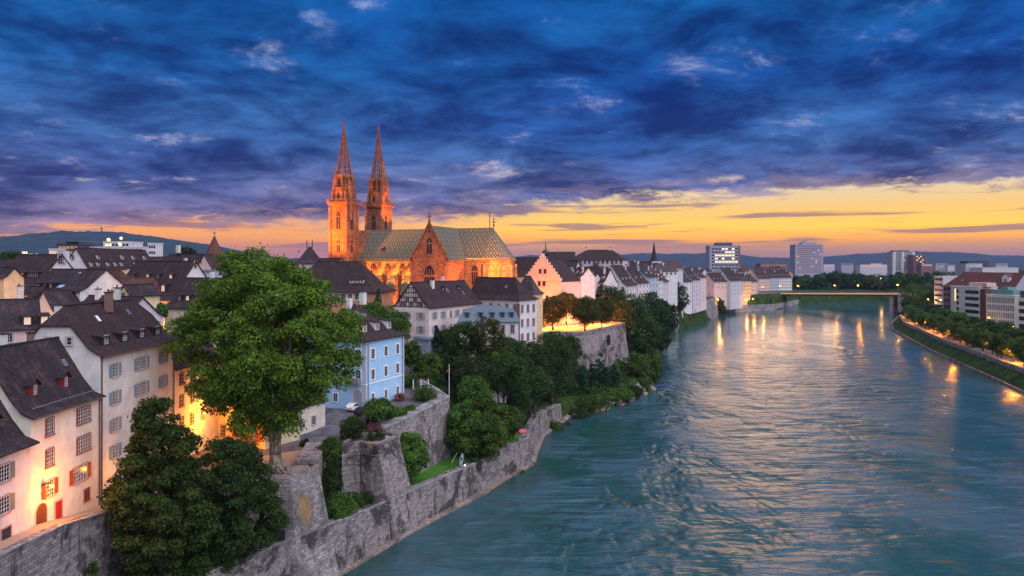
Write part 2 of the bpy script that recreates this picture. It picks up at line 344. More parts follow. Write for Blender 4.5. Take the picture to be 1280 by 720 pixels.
# windows -----------------------------------------------------------
def win_mesh(w, h, nx, ny, sash, glass, arch=False):
    def f():
        b = MB(); t = .07
        if arch:
            n_ = 8; pts = [(-w/2, 0), (w/2, 0)]+[(w/2*math.cos(a), h-w/2+w/2*math.sin(a)) for a in [math.pi*i/n_ for i in range(n_+1)]]
            b.wallpoly(pts, -.03, .02, 'x', 1)
        else:
            b.box(-w/2, w/2, -.03, .02, 0, h, 1)
        for i in range(nx+1):
            x = -w/2+w*i/nx; tt = .08 if i in (0, nx) else (.028 if i % 2 else .05)
            b.box(max(-w/2, x-tt/2), min(w/2, x+tt/2), -.055, -.03, 0, h-(w/2 if arch else 0)*.3, 0)
        for j in range(ny+1):
            z = h*j/ny; tt = .08 if j in (0, ny) else .028
            if arch and j == ny: continue
            b.box(-w/2+.001, w/2-.001, -.058, -.0302, max(0, z-tt/2), min(h, z+tt/2), 0)
        return b.mesh('window', [sash, glass])
    return cached(('w', w, h, nx, ny, sash, glass, arch), f)
def frame_mesh(w, h, m, t=.14, sill=True):
    def f():
        b = MB(); b.box(-w/2-t, -w/2, -.09, .02, -.02, h+t, 0); b.box(w/2, w/2+t, -.09, .02, -.02, h+t, 0)
        b.box(-w/2, w/2, -.088, .02, h, h+t-.002, 0); b.box(-w/2-t-.05, w/2+t+.05, -.14 if sill else -.09, .02, -.16, -.02, 0); return b.mesh('window_frame', m)
    return cached(('f', w, h, m, t, sill), f)
def shutter_mesh(w, h, m):
    def f():
        b = MB(); b.box(0, w, -.10, -.06, 0, h, 0); b.box(.04, w-.04, -.11, -.10, .05, h*.48, 0); b.box(.04, w-.04, -.11, -.10, h*.52, h-.05, 0); return b.mesh('shutter', m)
    return cached(('s', w, h, m), f)
class WS:
    def __init__(s, w=1.0, h=1.5, nx=2, ny=3, sash='sash', glass='glass', frame='frame_stone', shut=None, arch=False, detail=True, t=.14):
        s.__dict__.update(locals())
def put_window(parent, x, y, z, rz, st, lit=None):
    me = win_mesh(st.w, st.h, st.nx, st.ny, st.sash, lit or st.glass, st.arch)
    o = link('window', me, parent, (x, y, z), rz)
    if st.frame: link('window_frame', frame_mesh(st.w, st.h, st.frame, st.t), o)
    if st.shut:
        sw = min(.62, st.w*.5); me = shutter_mesh(sw, st.h, st.shut); c, s_ = math.cos(rz), math.sin(rz)
        for d in (-st.w/2-st.t-sw, st.w/2+st.t):
            link('shutter', me, parent, (x+c*d, y+s_*d, z), rz)
    return o

# houses ------------------------------------------------------------
def profile(kind, hw, ze, zr, o):
    rise = zr-ze
    if kind == 'std': return [(-o, ze-.12), (hw*.24, ze+rise*.17), (hw, zr)]
    if kind == 'straight': return [(-o, ze-o*rise/hw), (hw, zr)]
    if kind == 'mansard': return [(-o, ze-.05), (hw*.22, ze+rise*.60), (hw, zr)]
    if kind == 'mans2': return [(-o, ze-.05), (hw*.18, ze+rise*.66), (hw, zr)]
    if kind == 'flat': return [(-o, ze), (hw*.02, ze+.35), (hw, zr)]
    if kind == 'bell': return [(-o, ze-.1), (hw*.15, ze+rise*.07), (hw*.4, ze+rise*.30), (hw, zr)]
class House:
    def __init__(s, name, label, A, B, dep, zb, ze, zr, wall='cream', roof='roof', axis='x', hip=(0, 0), prof='std', over=.5, cat='house', group=None,
                 cornice=None, base=3.0, zb2=None):
        A = Vector((A[0], A[1])); B = Vector((B[0], B[1])); d = B-A; s.W = d.length; s.dep = dep; rz = math.atan2(d.y, d.x)
        s.root = thing(name, label, cat, (A.x, A.y, zb), rz, group); s.zb = zb
        e_ = ze-zb; r_ = zr-zb; s.e = e_; s.r = r_; s.axis = axis; W_ = s.W
        cross = dep if axis == 'x' else W_; L = W_ if axis == 'x' else dep; hw = cross/2; s.hw = hw; s.L = L
        pr = profile(prof, hw, e_, r_, over); s.pr = pr; s.hip = hip
        # walls
        b = MB(); b.box(0, W_, 0, dep, -base, e_, 0)
        def ends(h):
            out = []
            zh = e_+(1-h)*(r_-e_)
            for (dd, z) in [(0, e_)]+pr[1:]:
                if z <= zh+1e-6: out.append((dd, z))
                else:
                    d0, z0 = out[-1]; f = (zh-z0)/(z-z0) if z > z0 else 0
                    out.append((d0+(dd-d0)*f, zh)); break
            return out
        for k, h in enumerate(hip):
            if h >= .999: continue
            pp = ends(h); pp = [(a, z-.08 if i else z) for i, (a, z) in enumerate(pp)]
            poly = [(a, z) for a, z in pp]+[(cross-a, z) for a, z in reversed(pp) if abs(cross-2*a) > 1e-3]
            poly = [poly[0]]+[p_ for i, p_ in enumerate(poly[1:]) if (Vector(p_)-Vector(poly[i])).length > 1e-3]
            t0, t1 = (0.002, .3) if k == 0 else (L-.3, L-.002)
            if len(poly) >= 3: b.wallpoly(poly, t0, t1, 'y' if axis == 'x' else 'x')
        if cornice: s.corn = MB().box(-.12, W_+.12, -.12, dep+.12, e_-.28, e_-.03).obj('cornice', cornice, s.root)
        s.wall = b.obj('wall', wall, s.root)
        # roof as a loft of rectangles
        rb = MB(); ov = min(over, .35)
        def stage(d, z):
            es = []
            for h in hip:
                if h <= 0: es.append(-ov)
                else:
                    zh = e_+(1-h)*(r_-e_)
                    if h >= .999: es.append(d)
                    else: es.append(-ov if z <= zh else (z-zh)/(r_-zh)*hw*h*.8)
            return es
        st = []
        zs = list(pr)
        for h in hip:
            if 0 < h < .999:
                zh = e_+(1-h)*(r_-e_)
                for i in range(len(zs)-1):
                    if zs[i][1] < zh < zs[i+1][1]:
                        f = (zh-zs[i][1])/(zs[i+1][1]-zs[i][1]); zs.insert(i+1, (zs[i][0]+(zs[i+1][0]-zs[i][0])*f, zh)); break
        for d, z in zs:
            e0, e1 = stage(d, z)
            if e0+e1 > L: e0 = e1 = L/2
            st.append((d, z, e0, L-e1))
        def P3(c, a, z): return (a, c, z) if axis == 'x' else (c, a, z)
        for i in range(len(st)-1):
            d0, z0, a0, b0 = st[i]; d1, z1, a1, b1 = st[i+1]; T = .18
            qs = [[P3(d0, a0, z0), P3(d0, b0, z0), P3(d1, b1, z1), P3(d1, a1, z1)], [P3(cross-d0, b0, z0), P3(cross-d0, a0, z0), P3(cross-d1, a1, z1), P3(cross-d1, b1, z1)]]
            if a1 > a0+1e-3: qs.append([P3(cross-d0, a0, z0), P3(d0, a0, z0), P3(d1, a1, z1), P3(cross-d1, a1, z1)])
            if b1 < b0-1e-3: qs.append([P3(d0, b0, z0), P3(cross-d0, b0, z0), P3(cross-d1, b1, z1), P3(d1, b1, z1)])
            for q_ in qs:
                u = []
                for p_ in q_:
                    if not u or (Vector(p_)-Vector(u[-1])).length > 1e-3: u.append(p_)
                if (Vector(u[0])-Vector(u[-1])).length < 1e-3: u.pop()
                if len(u) < 3: continue
                if axis == 'y': u = u[::-1]
                rb.slab(u, T)
        a0 = st[-1][2]; b0 = st[-1][3]
        if b0-a0 > .5:
            rb.tube(P3(hw, a0, r_+.02), P3(hw, b0, r_+.02), .14, .14, 6)
        s.roof = rb.obj('roof', roof, s.root)
    def fr(s, side):
        W_, d = s.W, s.dep
        return {'F': ((0, 0), (1, 0), (0, -1), 0, W_), 'R': ((W_, 0), (0, 1), (1, 0), R(90), d), 'B': ((W_, d), (-1, 0), (0, 1), R(180), W_), 'L': ((0, d), (0, -1), (-1, 0), R(270), d)}[side]
    def win(s, side, xs, zs, st, lit=None, skip=()):
        O, ax, out, rz, L = s.fr(side)
        if isinstance(xs, int): xs = [L*(i+.5)/xs for i in range(xs)]
        for j, z in enumerate(zs):
            for i, x in enumerate(xs):
                if (i, j) in skip: continue
                put_window(s.root, O[0]+ax[0]*x, O[1]+ax[1]*x, z-s.zb, rz, st, (lit or {}).get((i, j)))
        return s
    def inset(s, z):
        z -= s.zb; pr = s.pr
        for (d0, z0), (d1, z1) in zip(pr, pr[1:]):
            if z <= z1+1e-6: return d0+(d1-d0)*(z-z0)/(z1-z0)
        return pr[-1][0]
    def dormer(s, side, xs, z, w=1.3, h=1.3, kind='gable', wall='roof', roof=None, st=None, lit=None, rr=.7):
        O, ax, out, rz, L = s.fr(side); roof = roof or s.roof.data.materials[0].name
        if isinstance(xs, int): xs = [L*(i+.5)/xs for i in range(xs)]
        top = min(z+h+(rr if kind == 'gable' else .3), s.zb+s.r-.15)
        d0 = s.inset(z); d1 = s.inset(min(z+h, top)); d2 = s.inset(top)
        def f():
            b = MB(); D1 = d1-d0+.25; D2 = d2-d0+.2
            b.box(-w/2, w/2, 0, D1, -.4, h, 0)
            if kind == 'gable':
                b.wallpoly([(-w/2, h), (w/2, h), (0, h+rr*.88)], .002, .2, 'x', 0)
                b.slab([(-w/2-.2, -.25, h-.12), (0, -.25, h+rr), (0, D2, h+rr), (-w/2-.2, D1, h-.12)], -.10, 1) if False else None
                b.slab([(0, -.25, h+rr), (-w/2-.22, -.25, h-.1), (-w/2-.22, D1, h-.1), (0, D2+.3, h+rr)], .10, 1)
                b.slab([(w/2+.22, -.25, h-.1), (0, -.25, h+rr), (0, D2+.3, h+rr), (w/2+.22, D1, h-.1)], .10, 1)
            else:
                b.slab([(-w/2-.2, -.3, h-.02), (w/2+.2, -.3, h-.02), (w/2+.2, D2+.35, h+.36), (-w/2-.2, D2+.35, h+.36)], .12, 1)
            return b.mesh('dormer', [wall, roof])
        me = f()
        st = st or WS(w*.62, h*.78, 2, 2, frame=None)
        for i, x in enumerate(xs):
            o = link('dormer', me, s.root, (O[0]+ax[0]*x-out[0]*d0, O[1]+ax[1]*x-out[1]*d0, z-s.zb), rz)
            w_ = link('window', win_mesh(st.w, st.h, st.nx, st.ny, st.sash, (lit or {}).get(i, st.glass), st.arch), o, (0, -.012, h*.12), 0)
        return s
    def skylight(s, side, x, z, w=.8, l=1.1, m='glass_blue'):
        O, ax, out, rz, L = s.fr(side); d0 = s.inset(z); d1 = s.inset(z+.3); sl = .3/max(d1-d0, .01)
        a = math.atan(sl); mx = Matrix.Rotation(a, 4, 'X')
        b = MB(); b.box(-w/2, w/2, 0, l, .0, .09, 0, mx); b.box(-w/2+.08, w/2-.08, .08, l-.08, .09, .10, 1, mx)
        b.obj('skylight', ['metal_grey', m], s.root, (O[0]+ax[0]*x-out[0]*d0, O[1]+ax[1]*x-out[1]*d0, z-s.zb), rz); return s
    def chimney(s, x, y, top, w=.7, m='trim', cap=True, low=None):
        b = MB(); t = top-s.zb; b.box(x-w/2, x+w/2, y-w/2*.8, y+w/2*.8, (low-s.zb) if low else t-2.6, t, 0)
        if cap: b.box(x-w/2-.1, x+w/2+.1, y-w/2*.8-.1, y+w/2*.8+.1, t, t+.14, 1); b.tube((x-.12, y, t+.14), (x-.12, y, t+.5), .1, .1, 6, 1)
        b.obj('chimney', [m, 'metal_dark'], s.roof); return s
    def door(s, side, x, w, h, m, arch=False, frame='frame_stone', z=None):
        O, ax, out, rz, L = s.fr(side); zc = (z-s.zb) if z else 0
        def poly(w, h):
            if not arch: return [(-w/2, 0), (w/2, 0), (w/2, h), (-w/2, h)]
            return [(-w/2, 0), (w/2, 0)]+[(w/2*math.cos(a), h-w/2+w/2*math.sin(a)) for a in [math.pi*i/10 for i in range(11)]]
        b = MB(); b.wallpoly(poly(w, h), -.07, .02, 'x', 0); b.box(-.02, .02, -.085, -.07, 0, h*.96, 1)
        o = b.obj('door', [m, 'dark_wood'], s.root, (O[0]+ax[0]*x, O[1]+ax[1]*x, zc), rz)
        f = MB(); P0 = poly(w+.4, h+.2); f.wallpoly(P0, -.05, .018, 'x', 0); f.obj('door_frame', frame, o)
        MB().ball((w*.32, -.12, 1.0), .05, 0, 6, 4).obj('door_handle', 'metal_grey', o); return s
    def box(s, name, m, *a, parent=None):
        return MB().box(*a).obj(name, m, parent or s.root)
def H(name, label, pA, DA, pB, DB, dep, pyE, pyR, Dr=None, zb=20, **k):
    """house by where its front corners stand and how high its eave and ridge reach"""
    A = at(pA, DA); B = at(pB, DB); Dm = (DA+DB)/2
    ze = zz(pyE, DA); zr = zz(pyR, Dr if Dr else Dm+(dep/2 if k.get('axis', 'x') == 'x' else 0))
    return House(name, label, A, B, dep, zb, ze, zr, **k)

# foliage -----------------------------------------------------------
def leaves_mesh(name, cen, rad, n, size, m, seed=0, squash=.8, shell=.55):
    rng = np.random.RandomState(seed); cen = np.array(cen, float); rad = np.array(rad, float)
    pr = rad**2; pr = pr/pr.sum(); idx = rng.choice(len(cen), n, p=pr)
    d = rng.normal(size=(n, 3)); d /= np.linalg.norm(d, axis=1)[:, None]
    d[:, 2] = np.where((d[:, 2] < -.3) & (rng.rand(n) < .6), -d[:, 2], d[:, 2])
    rr = rad[idx]*(shell+(1-shell)*rng.rand(n)**.5)*(1+.26*rng.normal(size=n)*(rng.rand(n) < .35))
    p = cen[idx]+d*rr[:, None]*np.array([1, 1, squash])
    nn = d+.75*rng.normal(size=(n, 3)); nn[:, 2] += .35; nn /= np.linalg.norm(nn, axis=1)[:, None]
    t = np.cross(nn, rng.normal(size=(n, 3))); t /= np.linalg.norm(t, axis=1)[:, None]; b = np.cross(nn, t)
    s = (size*(.6+.8*rng.rand(n)))[:, None]
    bend = nn*s*.18
    v = np.stack([p-t*s, p+b*s*.55-bend*.2, p+t*s+bend, p-b*s*.55-bend*.2], 1).reshape(-1, 3)
    me = bpy.data.meshes.new(name); me.vertices.add(4*n); me.vertices.foreach_set('co', v.ravel())
    me.loops.add(4*n); me.loops.foreach_set('vertex_index', np.arange(4*n, dtype=np.int32))
    me.polygons.add(n); me.polygons.foreach_set('loop_start', np.arange(0, 4*n, 4, dtype=np.int32))
    try: me.polygons.foreach_set('loop_total', np.full(n, 4, dtype=np.int32))
    except Exception: pass
    me.materials.append(M[m]); me.update(calc_edges=True); return me
def lobes(n, rx, ry, rz, lr, seed, cone=0.0, hollow=.55):
    """lobe centres spread over an uneven ellipsoid; lr = lobe radius as a share of rx"""
    rng = np.random.RandomState(seed); out = []; rs = []
    ph = rng.rand(6)*6.28
    for i in range(n):
        zc = 1-2*(i+.5)/n; a = i*2.39996+rng.rand()*.5; s = math.sqrt(max(0, 1-zc*zc))
        k = (hollow+(1-hollow)*rng.rand()**.4)*(1+.13*math.sin(2*a+ph[0])+.10*math.sin(3*a+ph[1]+zc*3)+.08*math.sin(5*zc+ph[2]))
        tp = 1-cone*(zc+1)/2
        L_ = lr*(.65+.7*rng.rand())
        out.append((rx*s*math.cos(a)*k*tp*(1-lr*.6), ry*s*math.sin(a)*k*tp*(1-lr*.6), rz*zc*k*(1-lr*.5))); rs.append(rx*L_*(tp*.6+.4))
    return out, rs
def branch_trunk(h, r, crown_z, crown_r, seed, m='bark_dark', nb=6, roots=False, n=8):
    rng = random.Random(seed); b = MB(); lean = (rng.uniform(-.04, .04)*h, rng.uniform(-.04, .04)*h)
    b.path([(0, 0, -.6), (0, 0, .3), (lean[0]*.3, lean[1]*.3, h*.4), (lean[0], lean[1], h)], [r*1.55, r*1.15, r*.85, r*.7], n)
    for i in range(nb):
        a = 6.28*i/nb+rng.uniform(-.3, .3); L_ = crown_r*rng.uniform(.55, .85); up = rng.uniform(.5, 1.2)*crown_r*.8
        p0 = Vector((lean[0], lean[1], h*rng.uniform(.82, 1.0))); p1 = p0+Vector((math.cos(a)*L_*.4, math.sin(a)*L_*.4, up*.55)); p2 = p0+Vector((math.cos(a)*L_, math.sin(a)*L_, up))
        b.path([p0, p1, p2], [r*.5, r*.3, r*.08], 6)
        for k in (1, -1):
            p3 = p1+Vector((math.cos(a+k*.8)*L_*.5, math.sin(a+k*.8)*L_*.5, up*.3)); b.path([p1, p3], [r*.22, r*.05], 5)
    b.path([(lean[0], lean[1], h), (0, 0, crown_z+crown_r*.5)], [r*.55, r*.1], 6)
    if roots:
        for i in range(9):
            a = 6.28*i/9+rng.uniform(-.2, .2); L_ = r*rng.uniform(2.2, 3.6)
            b.path([(math.cos(a)*r*.8, math.sin(a)*r*.8, .75), (math.cos(a)*L_*.55, math.sin(a)*L_*.55, .18), (math.cos(a)*L_, math.sin(a)*L_, -.15)], [r*.30, r*.22, r*.07], 6)
    return b.mesh('trunk', m, smooth=True)
def tree(label, x, y, z, h, r, m='leaf_mid', th=None, n=3200, size=None, seed=0, group=None, name='tree', squash=1.0, cone=0.0, nl=26, lr=.34, variant=None, cat='tree', tm='bark_dark', rz=None):
    """h total height, r crown radius; trunk and crown are parts"""
    th = h*.3 if th is None else th
    root = thing(name, label, cat, (x, y, z), rz if rz is not None else random.uniform(0, 6.28), group)
    ch = (h-th*.75)/2; cz = h-ch
    if variant is None:
        cs, rs = lobes(nl, r, r, ch, lr, seed, cone); me = leaves_mesh('crown', cs, rs, n, size or .32, m, seed)
        link('crown', me, root, (0, 0, cz)); link('trunk', branch_trunk(max(th, .5), max(.08, r*.055), cz, r*.8, seed, tm), root)
    else:
        k = ('tv', variant, m, n)
        def f():
            cs, rs = lobes(nl, 1, 1, 1, lr, 100+variant, cone); return leaves_mesh('crown', cs, rs, n, size or .09, m, variant)
        o = link('crown', cached(k, f), root, (0, 0, cz)); o.scale = (r, r, ch)
        me = cached(('tt', variant, tm), lambda: branch_trunk(1.0, .09, 1.6, .8, variant, tm, 5, n=6)); t = link('trunk', me, root); t.scale = (r*.75, r*.75, max(th, .5))
    return root
def bush(label, x, y, z, rx, h, m='leaf_mid', n=1500, size=.22, seed=0, group=None, name='bush', ry=None, rz=0, cat='bush', nl=14, lr=.45):
    cs, rs = lobes(nl, rx, ry or rx, h/2, lr, seed); cs = [(a, b, c+h/2*.9) for a, b, c in cs]
    me = leaves_mesh(name, cs, [min(q_, h*.45) for q_ in rs], n, size, m, seed); o = link(name, me, None, (x, y, z), rz); return tag(o, label, cat, group)

def point_light(parent, loc, energy, color=(1, .29, .02), radius=.25):
    l = bpy.data.lights.new('lamp_light', 'POINT'); l.energy = energy; l.color = color; l.shadow_soft_size = radius
    o = bpy.data.objects.new('lamp_light', l); C.objects.link(o); o.location = loc
    if parent is not None: o.parent = parent
    return o
def lamp(label, x, y, z, h=4.5, energy=300, color=(1, .31, .025), group='street lamps', m='lamp_warm', r=.22, arm=0):
    t = thing('street_lamp', label, 'street lamp', (x, y, z), 0, group)
    pm = cached(('lp', h), lambda: MB().path([(0, 0, 0), (0, 0, .5), (0, 0, h)], [.11, .08, .05], 8).mesh('pole', 'metal_dark')); link('pole', pm, t)
    def head():
        b = MB(); b.ball((0, 0, 0), r, 0, 10, 7); b.tube((0, 0, r*.8), (0, 0, r*1.35), r*.8, r*.15, 8, 1); b.tube((0, 0, -r*1.3), (0, 0, -r*.8), r*.25, r*.6, 8, 1); return b.mesh('lamp_globe', [m, 'metal_dark'])
    link('lamp_globe', cached(('lh', m, r), head), t, (0, 0, h+r))
    if energy: point_light(t, (r*1.2+.2, -r*1.2-.2, h-.1), energy, color, .2)
    return t
def flood(label, x, y, z, tgt, energy, size=60, color=(1, .29, .02), blend=.6):
    t = thing('floodlight', label, 'floodlight', (x, y, z), 0, 'floodlights around the cathedral')
    d = Vector(tgt)-Vector((x, y, z)); qd = d.to_track_quat('-Z', 'Y')
    b = MB(); b.box(-.25, .25, -.18, .18, 0, .3, 0); h = b.obj('lamp_body', 'metal_dark', t, (0, 0, .5)); h.rotation_euler = qd.to_euler()
    MB().tube((0, 0, -.2), (0, 0, .5), .05, .05, 6).obj('bracket', 'metal_dark', t)
    l = bpy.data.lights.new('flood_light', 'SPOT'); l.energy = energy; l.color = color; l.spot_size = R(size); l.spot_blend = blend; l.shadow_soft_size = .4
    o = bpy.data.objects.new('flood_light', l); C.objects.link(o); o.parent = t; o.location = (0, 0, .5); o.rotation_euler = qd.to_euler(); o.location = Vector((0, 0, .5))+d.normalized()*.3
    return t
# ------------------------------------------------------------------ terrain and river
LB = [(-120, -60), (-72, 25), (-45.5, 72), (-34, 92), g(434, 709), g(511, 662), g(600, 615), g(622, 602), g(661, 580), g(663, 568), g(675, 545), g(701, 526), g(727, 518),
      g(764, 512), g(780, 504), g(803, 494), g(819, 489), g(823, 475), g(825, 453), g(833, 426), g(844, 416), g(892, 398), g(903, 391), g(970, 387), g(999, 380), g(1050, 376.5),
      (460, 894), (700, 980), (1500, 1250), (4000, 2000)]
RB = [(140, -200), (140, 0), (150, 120), (165, 200), g(1280, 493), g(1247, 477), g(1205, 458), g(1163, 439), g(1132, 422), g(1116, 413), g(1113, 405), g(1124, 395), g(1135, 388), (480, 790), (700, 860), (1500, 1090), (4000, 1800)]
LB = [tuple(map(float, p)) for p in LB]; RB = [tuple(map(float, p)) for p in RB]
def pdist(px, py, poly):
    best = np.full(px.shape, 1e9)
    for (x0, y0), (x1, y1) in zip(poly, poly[1:]):
        dx, dy = x1-x0, y1-y0; L2 = dx*dx+dy*dy
        t = np.clip(((px-x0)*dx+(py-y0)*dy)/L2, 0, 1); best = np.minimum(best, np.hypot(px-x0-t*dx, py-y0-t*dy))
    return best
def inpoly(px, py, poly):
    c = np.zeros(px.shape, bool); n = len(poly)
    for i in range(n):
        x0, y0 = poly[i]; x1, y1 = poly[(i+1) % n]
        if y0 == y1: continue
        k = ((y0 > py) != (y1 > py)) & (px < (x1-x0)*(py-y0)/(y1-y0)+x0); c ^= k
    return c
UP = [(-46.3, -60), (-46.3, 86), (-44.5, 95), (-34, 99.9), (-30.9, 100.8), (-28.5, 106.4), (-29.3, 112), (-30.2, 117.8), (-27.3, 119.2), (-22.6, 119.3), (-20.2, 125.2), (-21.8, 126.2), (-13, 149), (-16, 157), (-24, 172)]
UPP = [(-46.6, -60), (-46.6, 86.6), (-45.2, 96.6), (-34.4, 101.8), (-31.8, 102.3), (-30.3, 106.4), (-31.0, 112), (-31.8, 119.2), (-28, 121), (-24.2, 121), (-22.3, 126.4), (-22.9, 127), (-14.8, 149), (-17.4, 156.4), (-25.5, 172)]+[(-400, 172), (-400, -60)]
TER = [(-2, 238.5), (23.5, 239), (42.6, 276), (26, 292), (-12, 292)]
def sst(x, a, b):
    t = np.clip((x-a)/(b-a), 0, 1); return t*t*(3-2*t)
def zp(y):
    return np.interp(y, [0, 60, 70, 75, 86, 100, 128, 145, 186, 300, 420, 600, 900, 1500, 3000], [21, 18.9, 18.3, 18.0, 16.1, 15.5, 15.5, 17, 22, 22, 19.5, 17, 13, 11, 10])
def gz(x, y):
    x = np.asarray(x, float); y = np.asarray(y, float)
    river = inpoly(x, y, LB+RB[::-1]); dl = pdist(x, y, LB); dr = pdist(x, y, RB)
    left = (dl < dr)
    far = sst(y, 1000, 1400); left = left | (y > 1300)
    p = zp(y)
    lower = 5.8 - sst(y, 150, 230)*1.0
    w0 = np.interp(y, [160, 240, 300, 420, 480], [6, 9, 6, 4, 1.0]); w1 = np.interp(y, [160, 200, 240, 300, 420, 480], [24, 22, 20, 26, 22, 2.5])
    f = np.clip((dl-w0)/(w1-w0), 0, 1); f = f*f*(3-2*f)*.6+f*.4
    bank = np.clip(dl/np.interp(y, [165, 180, 300, 480, 500], [.4, 3.5, 5, 4, 1.2]), 0, 1)
    slope = lower*bank+(p-lower)*f
    zl = np.where(y < 150, 5.8, slope*sst(y, 150, 168)+5.8*(1-sst(y, 150, 168)))
    zl = np.where(inpoly(x, y, UPP) & (y < 172), p, zl)
    zl = np.where(inpoly(x, y, TER), 21.9, zl)
    zr_ = np.interp(dr, [0, 1.2, 6.6, 7.2, 20, 60], [-.5, .8, 4.3, 5.0, 5.4, 7.0])
    z = np.where(left, zl, zr_); z = np.where((dl < .8) & (y < 176) & ~river, -1.0, z); z = np.where(river, -np.clip(np.minimum(dl, dr)*.8+1.0, 0, 4), z)
    return z
def gz1(x, y): return float(gz(np.array([x]), np.array([y]))[0])
def axis_lines(segs):
    out = [segs[0][0]]
    for a, b, s in segs:
        n_ = max(1, int(round((b-a)/s))); out += [a+(b-a)*(i+1)/n_ for i in range(n_)]
    return np.array(out)
gx = axis_lines([(-9000, -1000, 1000), (-1000, -300, 70), (-300, -90, 10), (-90, -60, 2), (-60, 60, 1.0), (60, 420, 3), (420, 900, 20), (900, 9000, 700)])
gy = axis_lines([(-400, 0, 80), (0, 60, 6), (60, 172, 1.0), (172, 300, 2), (300, 920, 5), (920, 1600, 40), (1600, 12000, 800)])
GX, GY = np.meshgrid(gx, gy); GZ = gz(GX, GY)
def grid_mesh(name, GX, GY, GZ, m, smooth=True):
    h, w = GX.shape; me = bpy.data.meshes.new(name); me.vertices.add(h*w); me.vertices.foreach_set('co', np.stack([GX, GY, GZ], -1).reshape(-1))
    i = np.arange(h*w).reshape(h, w); q_ = np.stack([i[:-1, :-1], i[:-1, 1:], i[1:, 1:], i[1:, :-1]], -1).reshape(-1, 4).astype(np.int32); n = len(q_)
    me.loops.add(4*n); me.loops.foreach_set('vertex_index', q_.ravel()); me.polygons.add(n); me.polygons.foreach_set('loop_start', np.arange(0, 4*n, 4, dtype=np.int32))
    me.polygons.foreach_set('use_smooth', np.ones(n, bool))
    me.materials.append(M[m]); me.update(calc_edges=True); return me
# ground: grass on the slopes, paving and gravel on the flat town
m_, n = mat('ground', (.05, .06, .03), .95, spec=.1); p = geo_pos(n); se = n.new('ShaderNodeSeparateXYZ'); n.l.new(p, se.inputs[0])
nz = n.new('ShaderNodeSeparateXYZ'); n.l.new(n.new('ShaderNodeNewGeometry').outputs['Normal'], nz.inputs[0])
gr = n.mix(n.ss(n.noise(p, .18, 7, .72), .40, .60), (.010, .030, .006), (.036, .070, .014)); pv = n.mix(n.ss(n.noise(p, .4, 5, .65), .35, .65), (.075, .07, .078), (.13, .12, .12))
town = n.m('MULTIPLY', n.ss(se.outputs[2], 13.0, 15.0), n.ss(nz.outputs[2], .90, .98))
lawn = n.m('MULTIPLY', n.m('MULTIPLY', n.ss(se.outputs[2], 5.2, 5.6), n.ss(se.outputs[2], 6.6, 6.1)), n.ss(nz.outputs[2], .97, .995))
gr = n.mix(lawn, gr, n.mix(n.ss(n.noise(p, .6, 4, .65), .35, .65), (.035, .12, .014), (.06, .17, .02)))
n.put(n.b.inputs['Base Color'], n.mix(town, gr, pv)); bump(n, n.noise(p, 4, 4, .7), .6, .15)
tag(link('ground', grid_mesh('ground', GX, GY, GZ, 'ground')), kind='structure')

# water
m_, n = mat('water', (.004, .07, .062), .27, spec=.5); n.b.inputs['IOR'].default_value = 1.42
p = geo_pos(n); pr = n.mapv(p, rot=(0, 0, R(-6)), scale=(.30, .78, 1)); d_ = n.new('ShaderNodeVectorMath', operation='LENGTH'); n.l.new(p, d_.inputs[0])
w1 = n.noise(n.mapv(p, rot=(0, 0, R(-4)), scale=(.085, .235, 1)), 1.0, 3.0, .5, .3); w2 = n.noise(n.mapv(p, rot=(0, 0, R(14)), scale=(.55, 1.1, 1)), 1.3, 4, .6, .15); w3 = n.noise(n.mapv(p, scale=(.05, .028, 1), rot=(0, 0, R(15))), 1.0, 4, .6, .25)
ww = n.noise(n.mapv(p, scale=(.3, .7, 1)), .5, 5, .6, .25)
se = n.new('ShaderNodeSeparateXYZ'); n.l.new(p, se.inputs[0])
calm = n.ss(w3, .36, .60, .35, 1.0)
hgt = n.m('MULTIPLY', n.m('ADD', n.m('ADD', n.m('MULTIPLY', w1, 1.5), n.m('MULTIPLY', w2, .16)), n.m('MULTIPLY', ww, .20)), calm)
bn = n.new('ShaderNodeBump'); bn.inputs['Distance'].default_value = 1.15; n.put(bn.inputs['Height'], hgt)
n.put(bn.inputs['Strength'], n.ss(d_.outputs['Value'], 90, 600, .95, .08)); n.l.new(bn.outputs[0], n.b.inputs['Normal'])
n.put(n.b.inputs['Roughness'], n.ss(d_.outputs['Value'], 120, 600, .21, .14))
n.put(n.b.inputs['Base Color'], n.mix(n.ss(w3, .4, .62), (.010, .060, .056), (.030, .086, .112)))
WXv = axis_lines([(-600, 0, 100), (0, 600, 60), (600, 4000, 400)]); WYv = axis_lines([(-400, 1400, 60), (1400, 2600, 200)]); A_, B_ = np.meshgrid(WXv, WYv)
tag(link('water', grid_mesh('water', A_, B_, A_*0, 'water')), kind='structure')

